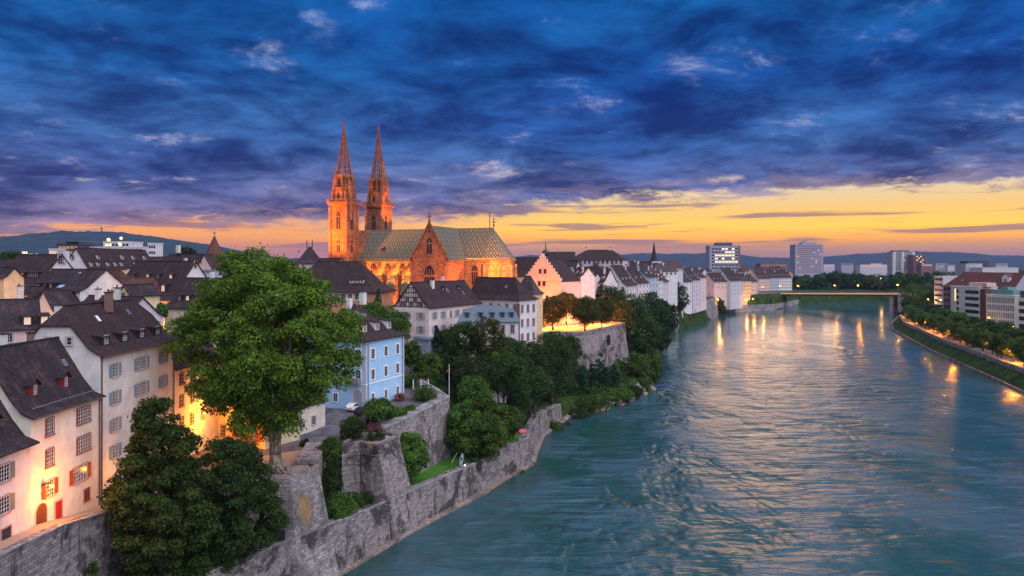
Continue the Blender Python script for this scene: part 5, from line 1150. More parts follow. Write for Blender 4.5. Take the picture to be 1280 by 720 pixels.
riv = [
 ('white riverside house with paired windows right of the broad gable', 798, 362, 811, 378, 14, 354, 333, 'white', 'roof', 4, 3), ('pale house with tall glazed bays in the riverside row', 811.3, 380, 823, 396, 14, 346, 333, 'bluegrey', 'roof_dark', 5, 3),
 ('narrow white house right of the glazed bays', 823.3, 397, 829, 408, 13, 350, 336, 'white', 'roof', 5, 2), ('lilac end house of the riverside row above the dark trees', 829.3, 410, 836, 428, 13, 352, 337, 'lilac', 'roof_red', 5, 2),
 ('white many windowed house beyond the dark bank tree', 845, 498, 865, 530, 15, 353, 337, 'white', 'roof', 5, 5), ('grey riverside house right of the many windowed white one', 866, 532, 875, 552, 15, 350, 335, 'lilac', 'roof_dark', 6, 3),
 ('pinkish end house with balconies above the far quay wall', 875.5, 555, 883, 580, 15, 347, 334, 'pink', 'roof', 6, 3)]
for i, r_ in enumerate(riv): row_house(*r_, zb=17, sides='FR' if i in (3, 6) else 'F')
o = row_house('light blue house rising behind the riverside row', 822, 452, 843, 460, 12, 345, 336, 'blue', 'roof_lilac', 3, 5, zb=18)
far_rows = [
 ('pink low house left of the grey gable near the bridge', 893, 640, 912, 660, 14, 352, 341, 'pale_pink', 'roof', 2, 5), ('grey gabled house facing the river near the bridge', 913, 655, 928, 680, 14, 351, 338, 'gable_grey', 'roof', 4, 4),
 ('tall lamplit orange house at the bridge approach', 929, 690, 939, 705, 14, 351, 342, 'orange', 'roof_dark', 5, 4), ('second lamplit orange house nearest the bridge head', 939.5, 706, 947, 718, 14, 352, 343, 'pale_pink', 'roof_dark', 5, 3),
 ('salmon pink house behind the bridge head', 948, 850, 963, 858, 14, 348, 339, 'pale_pink', 'roof', 4, 6), ('bluish white house between pink and white houses by the bridge', 963.3, 862, 974, 868, 14, 347, 338, 'bluegrey', 'roof_dark', 4, 4),
 ('white house with grid of windows at the end of the bridge row', 974.3, 872, 990, 880, 14, 347, 337, 'white', 'roof', 4, 6)]
for r_ in far_rows: row_house(*r_, zb=12, fl=3.5)
# scattered roofs further back
rng = random.Random(5); adj = ['brown', 'dark', 'reddish', 'dusky']; k = 0
spots = []
for i in range(46):
    pc = 652+i*7.4+rng.uniform(-3, 3); Dd = rng.uniform(380, 620) if pc < 850 else rng.uniform(660+max(0, pc-890)*2.9, 1000+max(0, pc-890)*1.5); spots.append((pc, Dd))
cols_ = ['white', 'cream', 'lilac', 'pink', 'orange', 'gable_grey']; rfs = ['roof', 'roof_dark', 'roof_red', 'roof_lilac']; cnt = {}
for i, (pc, Dd) in enumerate(spots):
    wl = cols_[(i*5+1) % 6]; rf = rfs[(i*3) % 4]; wpx = rng.uniform(9, 15)*520/Dd+5; yr = 330-(rng.uniform(.0, 4) if pc < 850 else -rng.uniform(2, 9)); ye = yr+rng.uniform(7, 10)*500/Dd
    cn = {'white': 'white', 'cream': 'cream', 'lilac': 'lilac grey', 'pink': 'pinkish', 'orange': 'apricot', 'gable_grey': 'grey'}[wl]; rn = {'roof': 'brown', 'roof_dark': 'black', 'roof_red': 'reddish', 'roof_lilac': 'violet grey'}[rf]
    key = (cn, rn); cnt[key] = cnt.get(key, 0)+1
    o = H('distant_house', f'{ORD[cnt[key]-1]} {cn} house with {rn} roof from the left among the far town roofs', pc-wpx/2, Dd, pc+wpx/2, Dd-rng.uniform(-9, 9), rng.uniform(9, 13), ye, yr, zb=16, wall=wl, roof=rf, axis='y' if i % 3 == 0 else 'x', hip=(1, 1) if i % 5 == 2 else (0, 0), base=10, group='distant houses of the old town')
    o.win('F', 4, [o.zb+o.e-2.3], WS(1.2, 1.5, 1, 1, frame=None), lit={(i % 4, 0): 'lit_soft'} if i % 4 == 0 else None)
    if i % 2: o.chimney(o.W*.4, o.dep*.45, o.zb+o.r+1.0, 1.0, 'white')
# church spire far away and the little onion turret
x, y = at(817.5, 560); t = thing('church', 'distant church with a thin dark pointed spire', 'church', (x, y, 17)); MB().box(-5, 5, -5, 5, 0, 30).obj('tower', 'lilac', t); b = MB(); b.tube((0, 0, 30), (0, 0, 34), 3.2, 1.7, 8); b.tube((0, 0, 34), (0, 0, 45.5), 1.7, .1, 8); b.obj('spire', 'roof', t); MB().box(-20, -5, -5, 5, 0, 26).obj('nave', 'lilac', t)
x, y = at(682, 350); t = thing('roof_turret', 'small onion topped ridge turret above the stepped gable', 'turret', (x, y, 40)); b = MB(); b.tube((0, 0, -6), (0, 0, 8.6), 1.0, 1.0, 8); b.obj('shaft', 'brown_stone', t); b = MB(); b.ball((0, 0, 10.2), 1.7, 0, 10, 8, 1.0); b.tube((0, 0, 11.5), (0, 0, 16.5), .3, .05, 6); b.obj('dome', 'metal_dark', t)
o = H('town_house', 'broad dark roof between the cathedral choir and the stepped gable', 640, 330, 672, 326, 12, 345, 322, zb=22, wall='orange', roof='roof')
o = H('town_house', 'dark roofed house right behind the stepped gable', 688, 330, 716, 325, 12, 343, 326, zb=22, wall='pink', roof='roof_dark'); o.dormer('F', [3, 6], 43.5, 1.3, 1.2, 'shed')

# ------------------------------------------------------------------ bridge
bA = Vector(at(943, 795)); bB = Vector(at(1128, 664)); d = bB-bA; BL = d.length
br = thing('bridge', 'low flat road bridge with lit deck crossing the river', 'bridge', (bA.x, bA.y, 0), math.atan2(d.y, d.x))
b = MB(); n_ = 12
for i in range(n_):
    f0, f1 = i/n_, (i+1)/n_; za = 13.2+5.0*f0; zb_ = 13.2+5.0*f1; ta = 2.4; 
    for (y0, y1, dt, up_) in ((-8, 8, 1.0, 0), (-6.4, 6.4, 2.9, -1.01)):
        vs = [(BL*f0, y0, za-dt+up_*0), (BL*f1, y0, zb_-dt), (BL*f1, y1, zb_-dt), (BL*f0, y1, za-dt), (BL*f0, y0, za+up_), (BL*f1, y0, zb_+up_), (BL*f1, y1, zb_+up_), (BL*f0, y1, za+up_)]
        b.add(vs, [(0, 3, 2, 1), (4, 5, 6, 7), (0, 1, 5, 4), (2, 3, 7, 6)])
b.obj('deck', 'copper_grey' if 'copper_grey' in M else 'concrete', br)
def bz(f): return 13.2+5.0*f
for y in (-8.06, 8.06):
    b = MB()
    for i in range(n_): b.tube((BL*i/n_, y, bz(i/n_)-.25), (BL*(i+1)/n_, y, bz((i+1)/n_)-.25), .22, .22, 4)
    b.obj('light_strip', 'strip_glow', br)
for y in (-7.8, 7.8):
    b = MB()
    for i in range(n_): b.tube((BL*i/n_, y, bz(i/n_)+1.1), (BL*(i+1)/n_, y, bz((i+1)/n_)+1.1), .08, .08, 4); b.tube((BL*i/n_, y, bz(i/n_)+.6), (BL*(i+1)/n_, y, bz((i+1)/n_)+.6), .05, .05, 4)
    for i in range(75): b.tube((BL*i/75, y, bz(i/75)), (BL*i/75, y, bz(i/75)+1.1), .05, .05, 4)
    b.obj('railing', 'metal_grey', br)
for f in (.16, .955):
    b = MB(); b.prism([(BL*f-2, -5.5), (BL*f, -8.5), (BL*f+2, -5.5), (BL*f+2, 5.5), (BL*f, 8.5), (BL*f-2, 5.5)], -4, bz(f)-2.95); b.box(BL*f-2.8, BL*f+2.8, -9, 9, -4, 1.0); b.obj('pier', 'stone_grey', br)
b = MB(); b.box(-30, 0, -8, 8, 3, 13.1); b.obj('abutment', 'stone_grey', br); b = MB(); b.box(BL, BL+60, -8, 8, 2, bz(1)-.1); b.obj('abutment', 'stone_grey', br)
dn_ = d.normalized(); nn = Vector((-dn_.y, dn_.x))
for i, f in enumerate((.03, .17, .36, .56, .76, .95)):
    p_ = bA+d*f+nn*(-6.8 if i % 2 == 0 else 6.8); lamp(f'{ORD[i]} orange lamp on the bridge counted from the town side', p_.x, p_.y, bz(f), 7.0, 3600, group='lamps on the bridge', r=.8)

# ------------------------------------------------------------------ office buildings of the right bank
block('office_block', 'narrow white block with dark balconies left of the red roof', 1168, 560, 1179, 545, 14, 346, 6, 'white', 6, 0, fl=4.0, band_h=1.8, z0=1)
o = H('red_roof_building', 'long building with bright red brown roof on the right bank', 1179, 520, 1268, 470, 18, 357, 340.5, zb=6, wall='facade_lilac', roof='roof_bright', hip=(1, 0), prof='straight', over=.8); o.win('F', 14, [o.zb+o.e-3.6-i*4.1 for i in range(4)], WS(1.8, 2.0, 2, 1, frame=None))
o.dormer('F', [44], zz(352, 490), 5, 3.2, 'gable', 'white', rr=2.4, st=WS(1.5, 1.5, 2, 2, frame=None)); o.skylight('F', 12, zz(352, 500), 1.5, 1.8)
block('office_block', 'brick and lilac front wing below the red roof', 1179, 500, 1188, 494, 10, 358, 6, 'facade_brick', 5, 2, fl=3.9, z0=1)
t, W_, zt = block('office_block', 'white wing with a lit stair window below the red roof', 1188.5, 492, 1206, 486, 10, 359, 6, 'concrete', 5, 0, fl=3.9, z0=1.6, margin=.42, band_h=2.2); MB().box(W_*.28, W_*.36, -.1, .1, zt-9, zt-1).obj('stair_window', 'lit', t)
t, W_, zt = block('office_block', 'cream office block with dark window bands and a brown side wall', 1206, 468, 1224, 455, 12, 359, 6, 'white', 5, 0, fl=4.1, z0=2, band_h=2.2, margin=.02); MB().box(W_, W_+4.5, .5, 12, -4, zt-1).obj('side_wall', 'facade_brown' if 'facade_brown' in M else 'brown_stone', t)
MB().box(1, W_+4, 2, 8, zt+.6, zt+3).obj('roof_pavilion', 'pale_pink', t)
t, W_, zt = block('office_block', 'white gridded office building with four storeys of grey glass', 1233, 440, 1269, 422, 16, 369.5, 6, 'white', 4, 12, 'facade_glass', fl=4.4, z0=1.1, band_h=3.3, margin=.025); b = MB(); b.box(2, W_-3, 2, 12, zt+.6, zt+3.4); b.box(6, W_-8, 4, 10, zt+3.4, zt+5); b.obj('roof_plant', 'copper', t)
t, W_, zt = block('office_block', 'white block with dark strip windows at the right edge', 1269.5, 425, 1300, 410, 16, 374, 6, 'white', 4, 0, fl=4.3, z0=1.5, band_h=2.4, margin=.08); MB().box(2, W_, 1, 9, zt+.6, zt+4.5).obj('penthouse', 'facade_dark', t)
block('warehouse', 'low grey hall behind the red roof on the horizon', 1207, 820, 1228, 820, 20, 330, 8, 'concrete', 0); block('warehouse', 'long white hall behind the red roof on the horizon', 1228, 800, 1273, 800, 20, 335, 8, 'lilac', 0)
block('warehouse', 'dark flat hall above the grey hall at the far right', 1210, 1100, 1236, 1100, 20, 327, 8, 'facade_dark', 0)
block('warehouse', 'pale low hall left of the pale rounded high rise', 1075, 1500, 1110, 1500, 20, 331, 8, 'lilac', 1, 9, 'lit_soft', fl=4); block('warehouse', 'dark low hall on the horizon between the two towers', 950, 1300, 985, 1300, 20, 330, 8, 'facade_brick', 1, 9, 'lit_dim', fl=4)
for i in range(12):
    pc = 1035+i*19+rng.uniform(-6, 6); Dd = rng.uniform(1300, 2200); wpx = rng.uniform(8, 16); block('distant_block', f'{ORD[i]} low distant block from the left on the horizon of the right bank', pc, Dd, pc+wpx, Dd, 15, rng.uniform(329, 333), 8, ['lilac', 'facade_lilac', 'facade_brick', 'concrete'][i % 4], 1, 5, 'lit_soft' if i % 3 == 0 else 'glass', fl=4)

# ------------------------------------------------------------------ lamps
for i, (pc, py_, Dd) in enumerate([(668, 408, 256), (681, 410, 259), (697, 409, 266), (709, 411, 257), (720, 404, 272), (733, 404, 263), (742, 402, 277), (752, 404, 271), (756, 402, 280)]):
    x, y = at(pc, Dd); lamp(f'{ORD[i]} glowing lamp from the left among the trees of the cathedral terrace', x, y, 22.0, 3.0, 8000, (1, .24, .015), group='lamps on the cathedral terrace', r=.28)
Lp = []
for i in range(13):
    f = i/12; Q = off([Vector(p_) for p_ in RB[3:12]], 9.3)
    # walk the polyline
    tot = [0]; 
    for a, b_ in zip(Q, Q[1:]): tot.append(tot[-1]+(b_-a).length)
    s_ = 38+f*(tot[-1]*.86-38); j = max(k for k in range(len(tot)-1) if tot[k] <= s_); p_ = Q[j].lerp(Q[j+1], (s_-tot[j])/(tot[j+1]-tot[j]))
    lamp(f'{ORD[i]} promenade lamp of the right bank counted from the near end', p_.x, p_.y, 5.1, 4.6, 14000, (1, .29, .025), group='lamps along the right bank promenade', r=.5)
for i, (px_, D_, h_, en) in enumerate([(1139, 640, 12, 3000), (1160, 560, 12, 3000), (1205, 440, 7, 1800), (1236, 415, 8, 1500), (1266, 350, 9, 1500), (1101, 900, 14, 3000), (1143, 700, 16, 3000)]):
    x, y = at(px_, D_); lamp(['high lamp in the willows beside the bridge head', 'high lamp over the trees left of the red roof', 'lamp at the foot of the cream office block', 'lamp glowing below the white gridded office building', 'tall lamp between the trees at the right edge', 'orange lamp among the trees behind the bridge', 'orange lamp above the crowns right of the bridge'][i], x, y, gz1(x, y), h_, en, (1, .48, .12), group='street lamps of the right bank', r=.45)
for i, (px_, D_) in enumerate([(932, 683), (941, 698), (953, 742), (897, 628)]):
    x, y = at(px_, D_); lamp(['lamp before the tall lamplit orange house', 'lamp at the bridge head below the second orange house', 'lamp under the bridge approach', 'lamp glowing among trees above the quay'][i], x, y, max(gz1(x, y), 5), 6 if i != 3 else 9, 4500, (1, .42, .08), group='street lamps at the bridge head', r=.7)
for i, (px_, D_, z_, en) in enumerate([(196, 154, 26, 5000), (136, 189, 33, 3500), (8, 131, 28, 3500), (22, 138, 22, 400), (20, 152, 24, 300), (662, 262, 22, 7000), (657, 276, 24, 6000), (690, 268, 22, 3000)]):
    x, y = at(px_, D_); lamp(['alley lamp lighting the orange wing', 'alley lamp lighting the orange attic wall', 'alley lamp lighting the orange house at the left edge', 'alley lamp behind the house with two lit dormers', 'alley lamp near the curved white gable', 'lamp at the foot of the stepped gable', 'lamp in the lane left of the stepped gable', 'lamp right of the foot of the stepped gable'][i], x, y, z_-2, 6, en, (1, .38, .07), group='alley lamps of the old town')
K3 = lambda x, y, z: (*kw(x, y), z)
fl = [('first floodlight from the left aimed at the nave', (9.3, -13.2, 38.0), (9.3, -7, 44), 1.0e4, 130), ('second floodlight from the left aimed at the nave', (20.5, -13.2, 38.0), (20.5, -7, 44), 1.0e4, 130), ('floodlight aimed at the west tower nearest the river', (-5, -28.5, 48.6), (0, -15, 60), 1.1e5, 95),
      ('third floodlight from the left aimed at the nave', (26.1, -13.2, 38.0), (26.1, -7, 44), 1.0e4, 130), ('floodlight between the first two nave buttresses', (14.9, -13.2, 38.0), (14.9, -7, 44), 1.0e4, 130),
      ('floodlight below the transept gable', (38, -44), (38, -21, 40), 4.5e4, 60), ('floodlight aimed at the choir from the terrace', (52, -28), (49, -6, 41), 2.3e5, 80), ('floodlight aimed at the apse from the garden', (66, -18.5, 43), (53, -3, 39), 4e4, 90), ('floodlight low in the garden below the aisle', (14, -24, 24.5), (14, -14, 31), 6e4, 120)]
for lb, ps_, tg, en, sz in fl: a, b_ = ps_[:2]; x, y = kw(a, b_); flood(lb, x, y, ps_[2] if len(ps_) > 2 else 24.5, K3(*tg), en, sz)
x, y = kw(24, 3.5); flood('floodlight on the nave roof aimed at the rear tower', x, y, 52.6, K3(3, 12.5, 66), 1.1e5, 27, blend=.3)
x, y = kw(-3.6, -27.6); flood('floodlight on the house ridge aimed at the top of the front tower', x, y, 48.0, K3(0, -11, 78), 6e4, 34)
# ------------------------------------------------------------------ trees
def T(label, px, pyc, rpx, D, hpx=None, m='leaf_mid', n=3200, size=None, seed=None, variant=None, group=None, lr=.34, nl=26, cone=0.0, zg=None, tm='bark_dark', name='tree', cat='tree', rz=None):
    x, y = at(px, D); r = rpx*D/FPX; ch = (hpx or rpx)*D/FPX; cz = zz(pyc, D); zg = gz1(x, y) if zg is None else zg
    root = thing(name, label, cat, (x, y, zg), 0.0 if variant is None else (rz if rz is not None else random.uniform(0, 6.28)), group); cz -= zg
    if variant is None:
        seed = seed if seed is not None else int(px*7+pyc); cs, rs = lobes(nl, r, r, ch, lr, seed, cone); link('crown', leaves_mesh('crown', cs, rs, n, size or .26, m, seed), root, (0, 0, cz))
        th = max(.8, cz-ch*.75); link('trunk', branch_trunk(th, max(.12, r*.06), cz, r*.75, seed, tm), root)
    else:
        me = cached(('tv', variant, m, n, cone), lambda: leaves_mesh('crown', *lobes(nl, 1, 1, 1, lr, 100+variant, cone), n, size or .085, m, variant))
        o = link('crown', me, root, (0, 0, cz)); o.scale = (r, r, ch)
        me = cached(('tt', variant, tm), lambda: branch_trunk(1.0, .09, 1.6, .8, variant, tm, 5, n=6)); t = link('trunk', me, root); t.scale = (r*.75, r*.75, max(.8, cz-ch*.75))
    return root
# the big plane tree on the small square
x, y = at(345, 103.5); root = thing('plane_tree', 'huge broad plane tree with flared roots on the small square', 'tree', (x, y, 15.6))
rng_ = np.random.RandomState(11); cs = []; rs = []
shape = [(-12.4, 22.5, 3.0), (-10.8, 17, 3.4), (-9.5, 12.0, 3.2), (-7, 8.2, 2.6), (-3, 7.6, 2.6), (2, 7.8, 2.8), (6.5, 9.5, 3), (9.5, 12.5, 3), (11, 17, 3), (10.3, 21.0, 3), (8.5, 25, 3), (5, 28, 2.8), (1, 29.0, 2.6), (-3.5, 28.6, 2.8), (-7.8, 26.6, 3), (-10.8, 24.2, 2.8)]
ph = rng_.rand(4)*6.28
for i in range(330):
    u = rng_.rand(); zc = 1-2*rng_.rand(); a = rng_.rand()*6.283; s_ = math.sqrt(1-zc*zc); k = .40+.60*rng_.rand()**.32
    k *= 1+.13*math.sin(2.3*a+ph[0]+2*zc)+.10*math.sin(4*a+ph[1]-3*zc)
    zz_ = zc*k; wid = 12.2*(1.0 if zz_ > -.35 else 1.0-(-.35-zz_)*.65)
    px_, py_, pz_ = s_*math.cos(a)*k*wid*.92, s_*math.sin(a)*k*10.2, 18.4+zz_*12.0
    cs.append((px_-1.35, py_, pz_)); rs.append(.9+1.5*rng_.rand())
link('crown', leaves_mesh('crown', cs, rs, 150000, .205, 'leaf_plane', 11, squash=.72, shell=.5), root)
b = MB(); rg = random.Random(4)
b.path([(0, 0, -.4), (0, 0, .7), (-.1, 0, 2.5), (-.15, .1, 4.6), (-.1, 0, 6.2)], [1.75, 1.02, .78, .80, .95], 14)
for i in range(11):
    a = 6.28*i/11+rg.uniform(-.2, .2); L_ = rg.uniform(2.4, 3.7); b.path([(math.cos(a)*.6, math.sin(a)*.6, 1.15), (math.cos(a)*1.35, math.sin(a)*1.35, .35), (math.cos(a+.1)*L_*.75, math.sin(a+.1)*L_*.75, .10), (math.cos(a+.15)*L_, math.sin(a+.15)*L_, -.2)], [.42, .32, .2, .08], 7)
for i, (a, L_, up_) in enumerate([(0.2, 7.5, 9), (1.2, 6, 13), (2.1, 8, 10), (3.0, 9, 8), (3.9, 7, 12), (4.8, 6.5, 9), (5.6, 8, 11), (0.8, 3, 16), (3.5, 3.2, 17)]):
    p0 = Vector((-.1, 0, 5.6)); p1 = p0+Vector((math.cos(a)*L_*.3, math.sin(a)*L_*.3, up_*.35)); p2 = p0+Vector((math.cos(a+.15)*L_*.7, math.sin(a+.15)*L_*.7, up_*.7)); p3 = p0+Vector((math.cos(a)*L_, math.sin(a)*L_, up_))
    b.path([p0, p1, p2, p3], [.62, .42, .26, .09], 8)
    for k in (-1, 1):
        q0 = p1.lerp(p2, .4); q1 = q0+Vector((math.cos(a+k*.9)*L_*.4, math.sin(a+k*.9)*L_*.4, up_*.3)); b.path([q0, q1], [.2, .06], 6)
b.obj('trunk', 'bark', root, smooth=True)
# two dark trees below the street
def near(label, px, D, z0, lo, n, size, m, seed, trunk_h):
    x, y = at(px, D); r_ = thing('broadleaf_tree', label, 'tree', (x, y, z0)); rg = np.random.RandomState(seed); cs = []; rs = []
    for (cx, cy, cz, rx, rz_, k) in lo:
        for i in range(k):
            v = rg.normal(size=3); v /= np.linalg.norm(v); f = .5+.5*rg.rand()**.4; cs.append((cx+v[0]*rx*f, cy+v[1]*rx*f*.9, cz+v[2]*rz_*f)); rs.append(.55+.95*rg.rand())
    link('crown', leaves_mesh('crown', cs, rs, n, size, m, seed, squash=.7, shell=.45), r_); link('trunk', branch_trunk(trunk_h, .42, trunk_h+7, 4.2, seed, 'bark_dark', 7), r_)
near('dark lush tree left of the darker one below the steep street', 202, 84.5, 6, [(-.3, 0, 20.6, 2.0, 2.6, 30), (0, 0, 17, 3.6, 3.4, 55), (0, 0, 13, 4.9, 3.6, 75), (.5, 0, 9.0, 5.2, 4.0, 85), (0, 0, 4.6, 4.9, 3.6, 55), (-3.0, -1, 13, 2.6, 3, 30)], 72000, .19, 'leaf_dark2', 21, 5)
near('almost black green tree under the roots of the plane tree', 292, 92.5, 6, [(-.5, 0, 14.2, 3.4, 2.6, 40), (.5, 0, 10.5, 4.6, 3.2, 64), (1, 0, 6, 5.0, 3.4, 66), (-2, 0, 3.5, 4.2, 3, 44)], 56000, .17, 'leaf_dark', 22, 4)
# gardens and slope
specs = [
 ('dark tree in front of the lilac end house at the water', 833, 398, 14, 398, 20, 'leaf_dark', 3600), ('tall dark tree between the glazed bays and the end house', 824, 392, 13, 384, 24, 'leaf_teal', 3400),
 ('dark tree hiding the foot of the white house corner', 640, 462, 20, 186, 30, 'leaf_dark', 4200),
 ('dark leafy tree hiding the foot of the mansard house', 640, 446, 22, 176, 26, 'leaf_dark', 4200), ('bright topped tree between the mansard house and the dark slope', 624, 452, 20, 170, 20, 'leaf_mid', 3600),
 ('broad dark tree by the corner of the terrace wall slope', 690, 452, 33, 212, 42, 'leaf_dark', 5200), ('dark tree between the white house and the terrace', 662, 452, 24, 194, 26, 'leaf_dark', 4200),
 ('tall bank tree with thin see through top before the mansard house', 612, 428, 26, 172, 31, 'leaf_olive', 3600), ('round dark tree left of the thin topped tree', 580, 426, 24, 174, 28, 'leaf_dark', 3800),
 ('wide dark tree filling the slope below the mansard house', 630, 468, 33, 170, 32, 'leaf_dark', 5200), ('dark tree above the pink parasol', 668, 482, 26, 186, 24, 'leaf_dark', 4000),
 ('dark green tree behind the flagpole', 597, 470, 30, 166, 26, 'leaf_dark', 4600), ('mid green bushy tree right of the flagpole', 592, 490, 24, 161, 18, 'leaf_mid', 3600), ('pale green tree behind the blue house beside the half timbered gable', 492, 410, 24, 172, 24, 'leaf_light', 4200),
 ('pale green tree just behind the roof of the blue house', 466, 395, 20, 176, 18, 'leaf_light', 3400), ('pale green tree at the right corner of the blue house', 514, 442, 14, 163, 16, 'leaf_light', 2600), ('leafy dark tree behind the pergola', 534, 462, 20, 168, 20, 'leaf_mid', 3400),
 ('dark tree between the pergola and the conifer', 556, 455, 20, 172, 22, 'leaf_dark', 3200), ('lush tree left of the group below the garden wall', 580, 532, 26, 149, 30, 'leaf_mid', 6200), ('lush tree in the middle of the group below the garden wall', 606, 545, 28, 148, 32, 'leaf_mid', 6600), ('lush tree right of the group beside the parasol', 632, 528, 20, 156, 26, 'leaf_mid', 4600), ('small tree high in the group below the garden wall', 604, 515, 20, 156, 18, 'leaf_mid', 3600),
 ('small yellow green tree on the lawn beside the upturned kayak', 580, 556, 9, 142, 10, 'leaf_light', 1700), ('green tree squeezed between the tall bastion and the garden wall', 514, 570, 22, 131, 28, 'leaf_mid', 6000),
 ('slender small tree with bare stem before the blue house', 474, 512, 21, 131, 11, 'leaf_mid', 3600), ('light green shoreline tree nearest the moored boat', 815, 462, 14, 272, 22, 'leaf_mid', 3000), ('light green shoreline tree with bright lower branches', 797, 462, 16, 262, 24, 'leaf_light', 3400),
 ('dark round tree right of the terrace wall', 806, 420, 22, 296, 28, 'leaf_dark', 3800), ('dark tree behind the right end of the terrace', 785, 392, 24, 306, 28, 'leaf_dark', 4000), ('tall dark tree above the terrace crowns', 762, 380, 20, 318, 20, 'leaf_dark', 3400), ('olive tree right of the terrace crowns', 775, 402, 20, 290, 26, 'leaf_olive', 3400),
 ('dark teal tree hanging over the river bank', 820, 408, 18, 322, 30, 'leaf_teal', 3400), ('bank tree below the glazed bay house', 812, 388, 20, 345, 20, 'leaf_dark', 3200), ('dark tree rising beside the end house of the riverside row', 843, 375, 16, 494, 24, 'leaf_dark', 3000), ('small dark tree below the many windowed white house', 858, 390, 12, 542, 12, 'leaf_dark', 2400), ('bank tree overhanging the start of the quay wall', 828, 424, 12, 372, 16, 'leaf_dark', 2400),
 ('small tree on the quay wall', 873, 389, 8, 584, 10, 'leaf_dark', 1500), ('willow at the water below the far quay', 896, 384, 10, 645, 12, 'leaf_mid', 2000), ('dark tree behind the willow at the far quay', 908, 372, 13, 692, 11, 'leaf_dark', 2200), ('dark tree before the grey gable near the bridge', 922, 373, 9, 708, 9, 'leaf_dark', 1600), ('small dark tree under the orange houses', 946, 379, 5, 735, 6, 'leaf_dark', 900),
 ('first dark conifer like tree at the foot of the terrace wall', 728, 470, 9, 224, 14, 'leaf_teal', 1600), ('small green tree in the courtyard behind the blue shutter house', 200, 389, 10, 145, 10, 'leaf_light', 1700), ('round dark tree at the left skyline', 14, 322, 12, 300, 7, 'leaf_dark', 1400), ('round dark tree on the skyline left of the turret', 232, 316, 10, 420, 6, 'leaf_dark', 1400),
 ('dark tree on the slope beside the stepped gable', 672, 405, 9, 268, 9, 'leaf_dark', 1300), ('dense dark tree under the left end of the terrace', 712, 438, 16, 226, 22, 'leaf_dark', 3000), ('dark understory tree left of the leaning fence', 648, 500, 18, 172, 14, 'leaf_dark', 2800), ('dark tree below the white mansard house wall', 560, 430, 15, 180, 20, 'leaf_dark', 2600)]
for s_ in specs:
    lb, px_, pc, rp_, D_, hp, mm, n_ = s_
    if inpoly(np.array([at(px_, D_)[0]]), np.array([float(D_)]), LB+RB[::-1])[0]: print('IN RIVER', lb)
    T(lb, px_, pc, rp_, D_, hp, m=mm, n=int(n_*1.7), size=.24*max(1, D_/190), lr=.34, nl=34)
for i, (px_, pc, D_) in enumerate([(741, 467, 232), (750, 462, 240), (757, 470, 233), (769, 468, 238)]):
    T(f'{ORD[i]} pointed dark tree from the left before the terrace wall', px_, pc, 8 if i != 1 else 10, D_, 13 if i != 1 else 20, m='leaf_teal', n=2200, size=.25, cone=.55, group='pointed trees before the terrace wall')
T('slim dark conifer beside the half timbered house', 546, 426, 9, 179, 23, m='leaf_teal', n=4200, size=.2, cone=.7, name='conifer'); T('thin dark cypress in front of the cathedral aisle', 473, 372, 5, 206, 14, m='leaf_teal', n=1800, size=.2, cone=.6, name='conifer')
# chestnuts on the terrace
for i, (px_, pc, rp_, D_, hp) in enumerate([(691, 388, 19, 254, 17), (731, 390, 21, 249, 17), (752, 388, 15, 262, 17), (708, 379, 14, 276, 13)]):
    T(['wide clipped chestnut at the left of the lamplit terrace', 'largest clipped chestnut at the front of the lamplit terrace', 'clipped chestnut at the right of the lamplit terrace', 'clipped chestnut at the back of the lamplit terrace'][i], px_, pc, rp_, D_, hp, m='leaf_olive', n=17000, size=.2, lr=.28, nl=70, zg=22.0, group='chestnut trees on the terrace')
# bushes
Bpn = 0
def Bp(label, px, D, rx, h, m='leaf_mid', n=1600, size=.2, zg=None, ry=None, seed=None, rz=0, name='bush', cat='bush', dz=0, nl=14):
    x, y = at(px, D); return bush(label, x, y, (gz1(x, y) if zg is None else zg)+dz, rx, h, m, n, size, seed or int(px*3), name=name, ry=ry, rz=rz, cat=cat, nl=nl)
Bp('clipped round dark bush at the edge of the road beside the bastion', 441, 123.5, 2.0, 4.0, 'leaf_dark', 6500, .13, nl=30); Bp('rounded light green hedge in the garden of the blue house', 531, 148, 2.3, 2.8, 'leaf_light', 4500, .13, nl=24)
Bp('big shrub between the two bastions', 424, 110.5, 2.6, 5.2, 'leaf_mid', 7000, .15, zg=5.8, nl=26); Bp('lower shrub right of the big one between the bastions', 444, 115.5, 1.7, 3.0, 'leaf_mid', 2600, .15, zg=5.8); Bp('tall ivy hanging over the rubble wall', 415, 112.2, 1.6, 10.5, 'leaf_dark', 6500, .15, zg=7, ry=1.2, name='ivy', nl=34)
Bp('ivy cushion topping the rubble wall', 411, 113, 1.8, 4.2, 'leaf_mid', 3800, .14, zg=14.2, name='ivy', nl=20); Bp('small dark shrub at the foot of the tall bastion', 458, 117.6, 1.4, 2.6, 'leaf_dark', 2000, .13, zg=5.9)
Bp('dense shrub beside the pergola', 512, 158, 2.2, 2.6, 'leaf_mid', 3000, .15); Bp('clipped light hedge left of the flagpole', 556, 158, 2.6, 3.0, 'leaf_light', 4000, .15, nl=22); Bp('wide garden shrub before the front door of the blue house', 496, 136, 2.2, 2.2, 'leaf_mid', 3600, .14, ry=1.6)
Bp('red flowering bush in the garden beside the road', 469, 127.5, 1.5, 1.7, 'leaf_bloom', 1900, .12); Bp('dark red flowering shrub at the foot of the blue house', 500, 148, 1.2, 1.4, 'leaf_bloom', 1300, .12); Bp('low green perennial bed in the garden', 512, 140, 2.8, 1.1, 'leaf_mid', 2800, .13, ry=1.5, rz=1.1); Bp('second low flower bed nearer the bastion', 497, 132, 2.4, 1.0, 'leaf_light', 2400, .13, ry=1.4, rz=1.1)
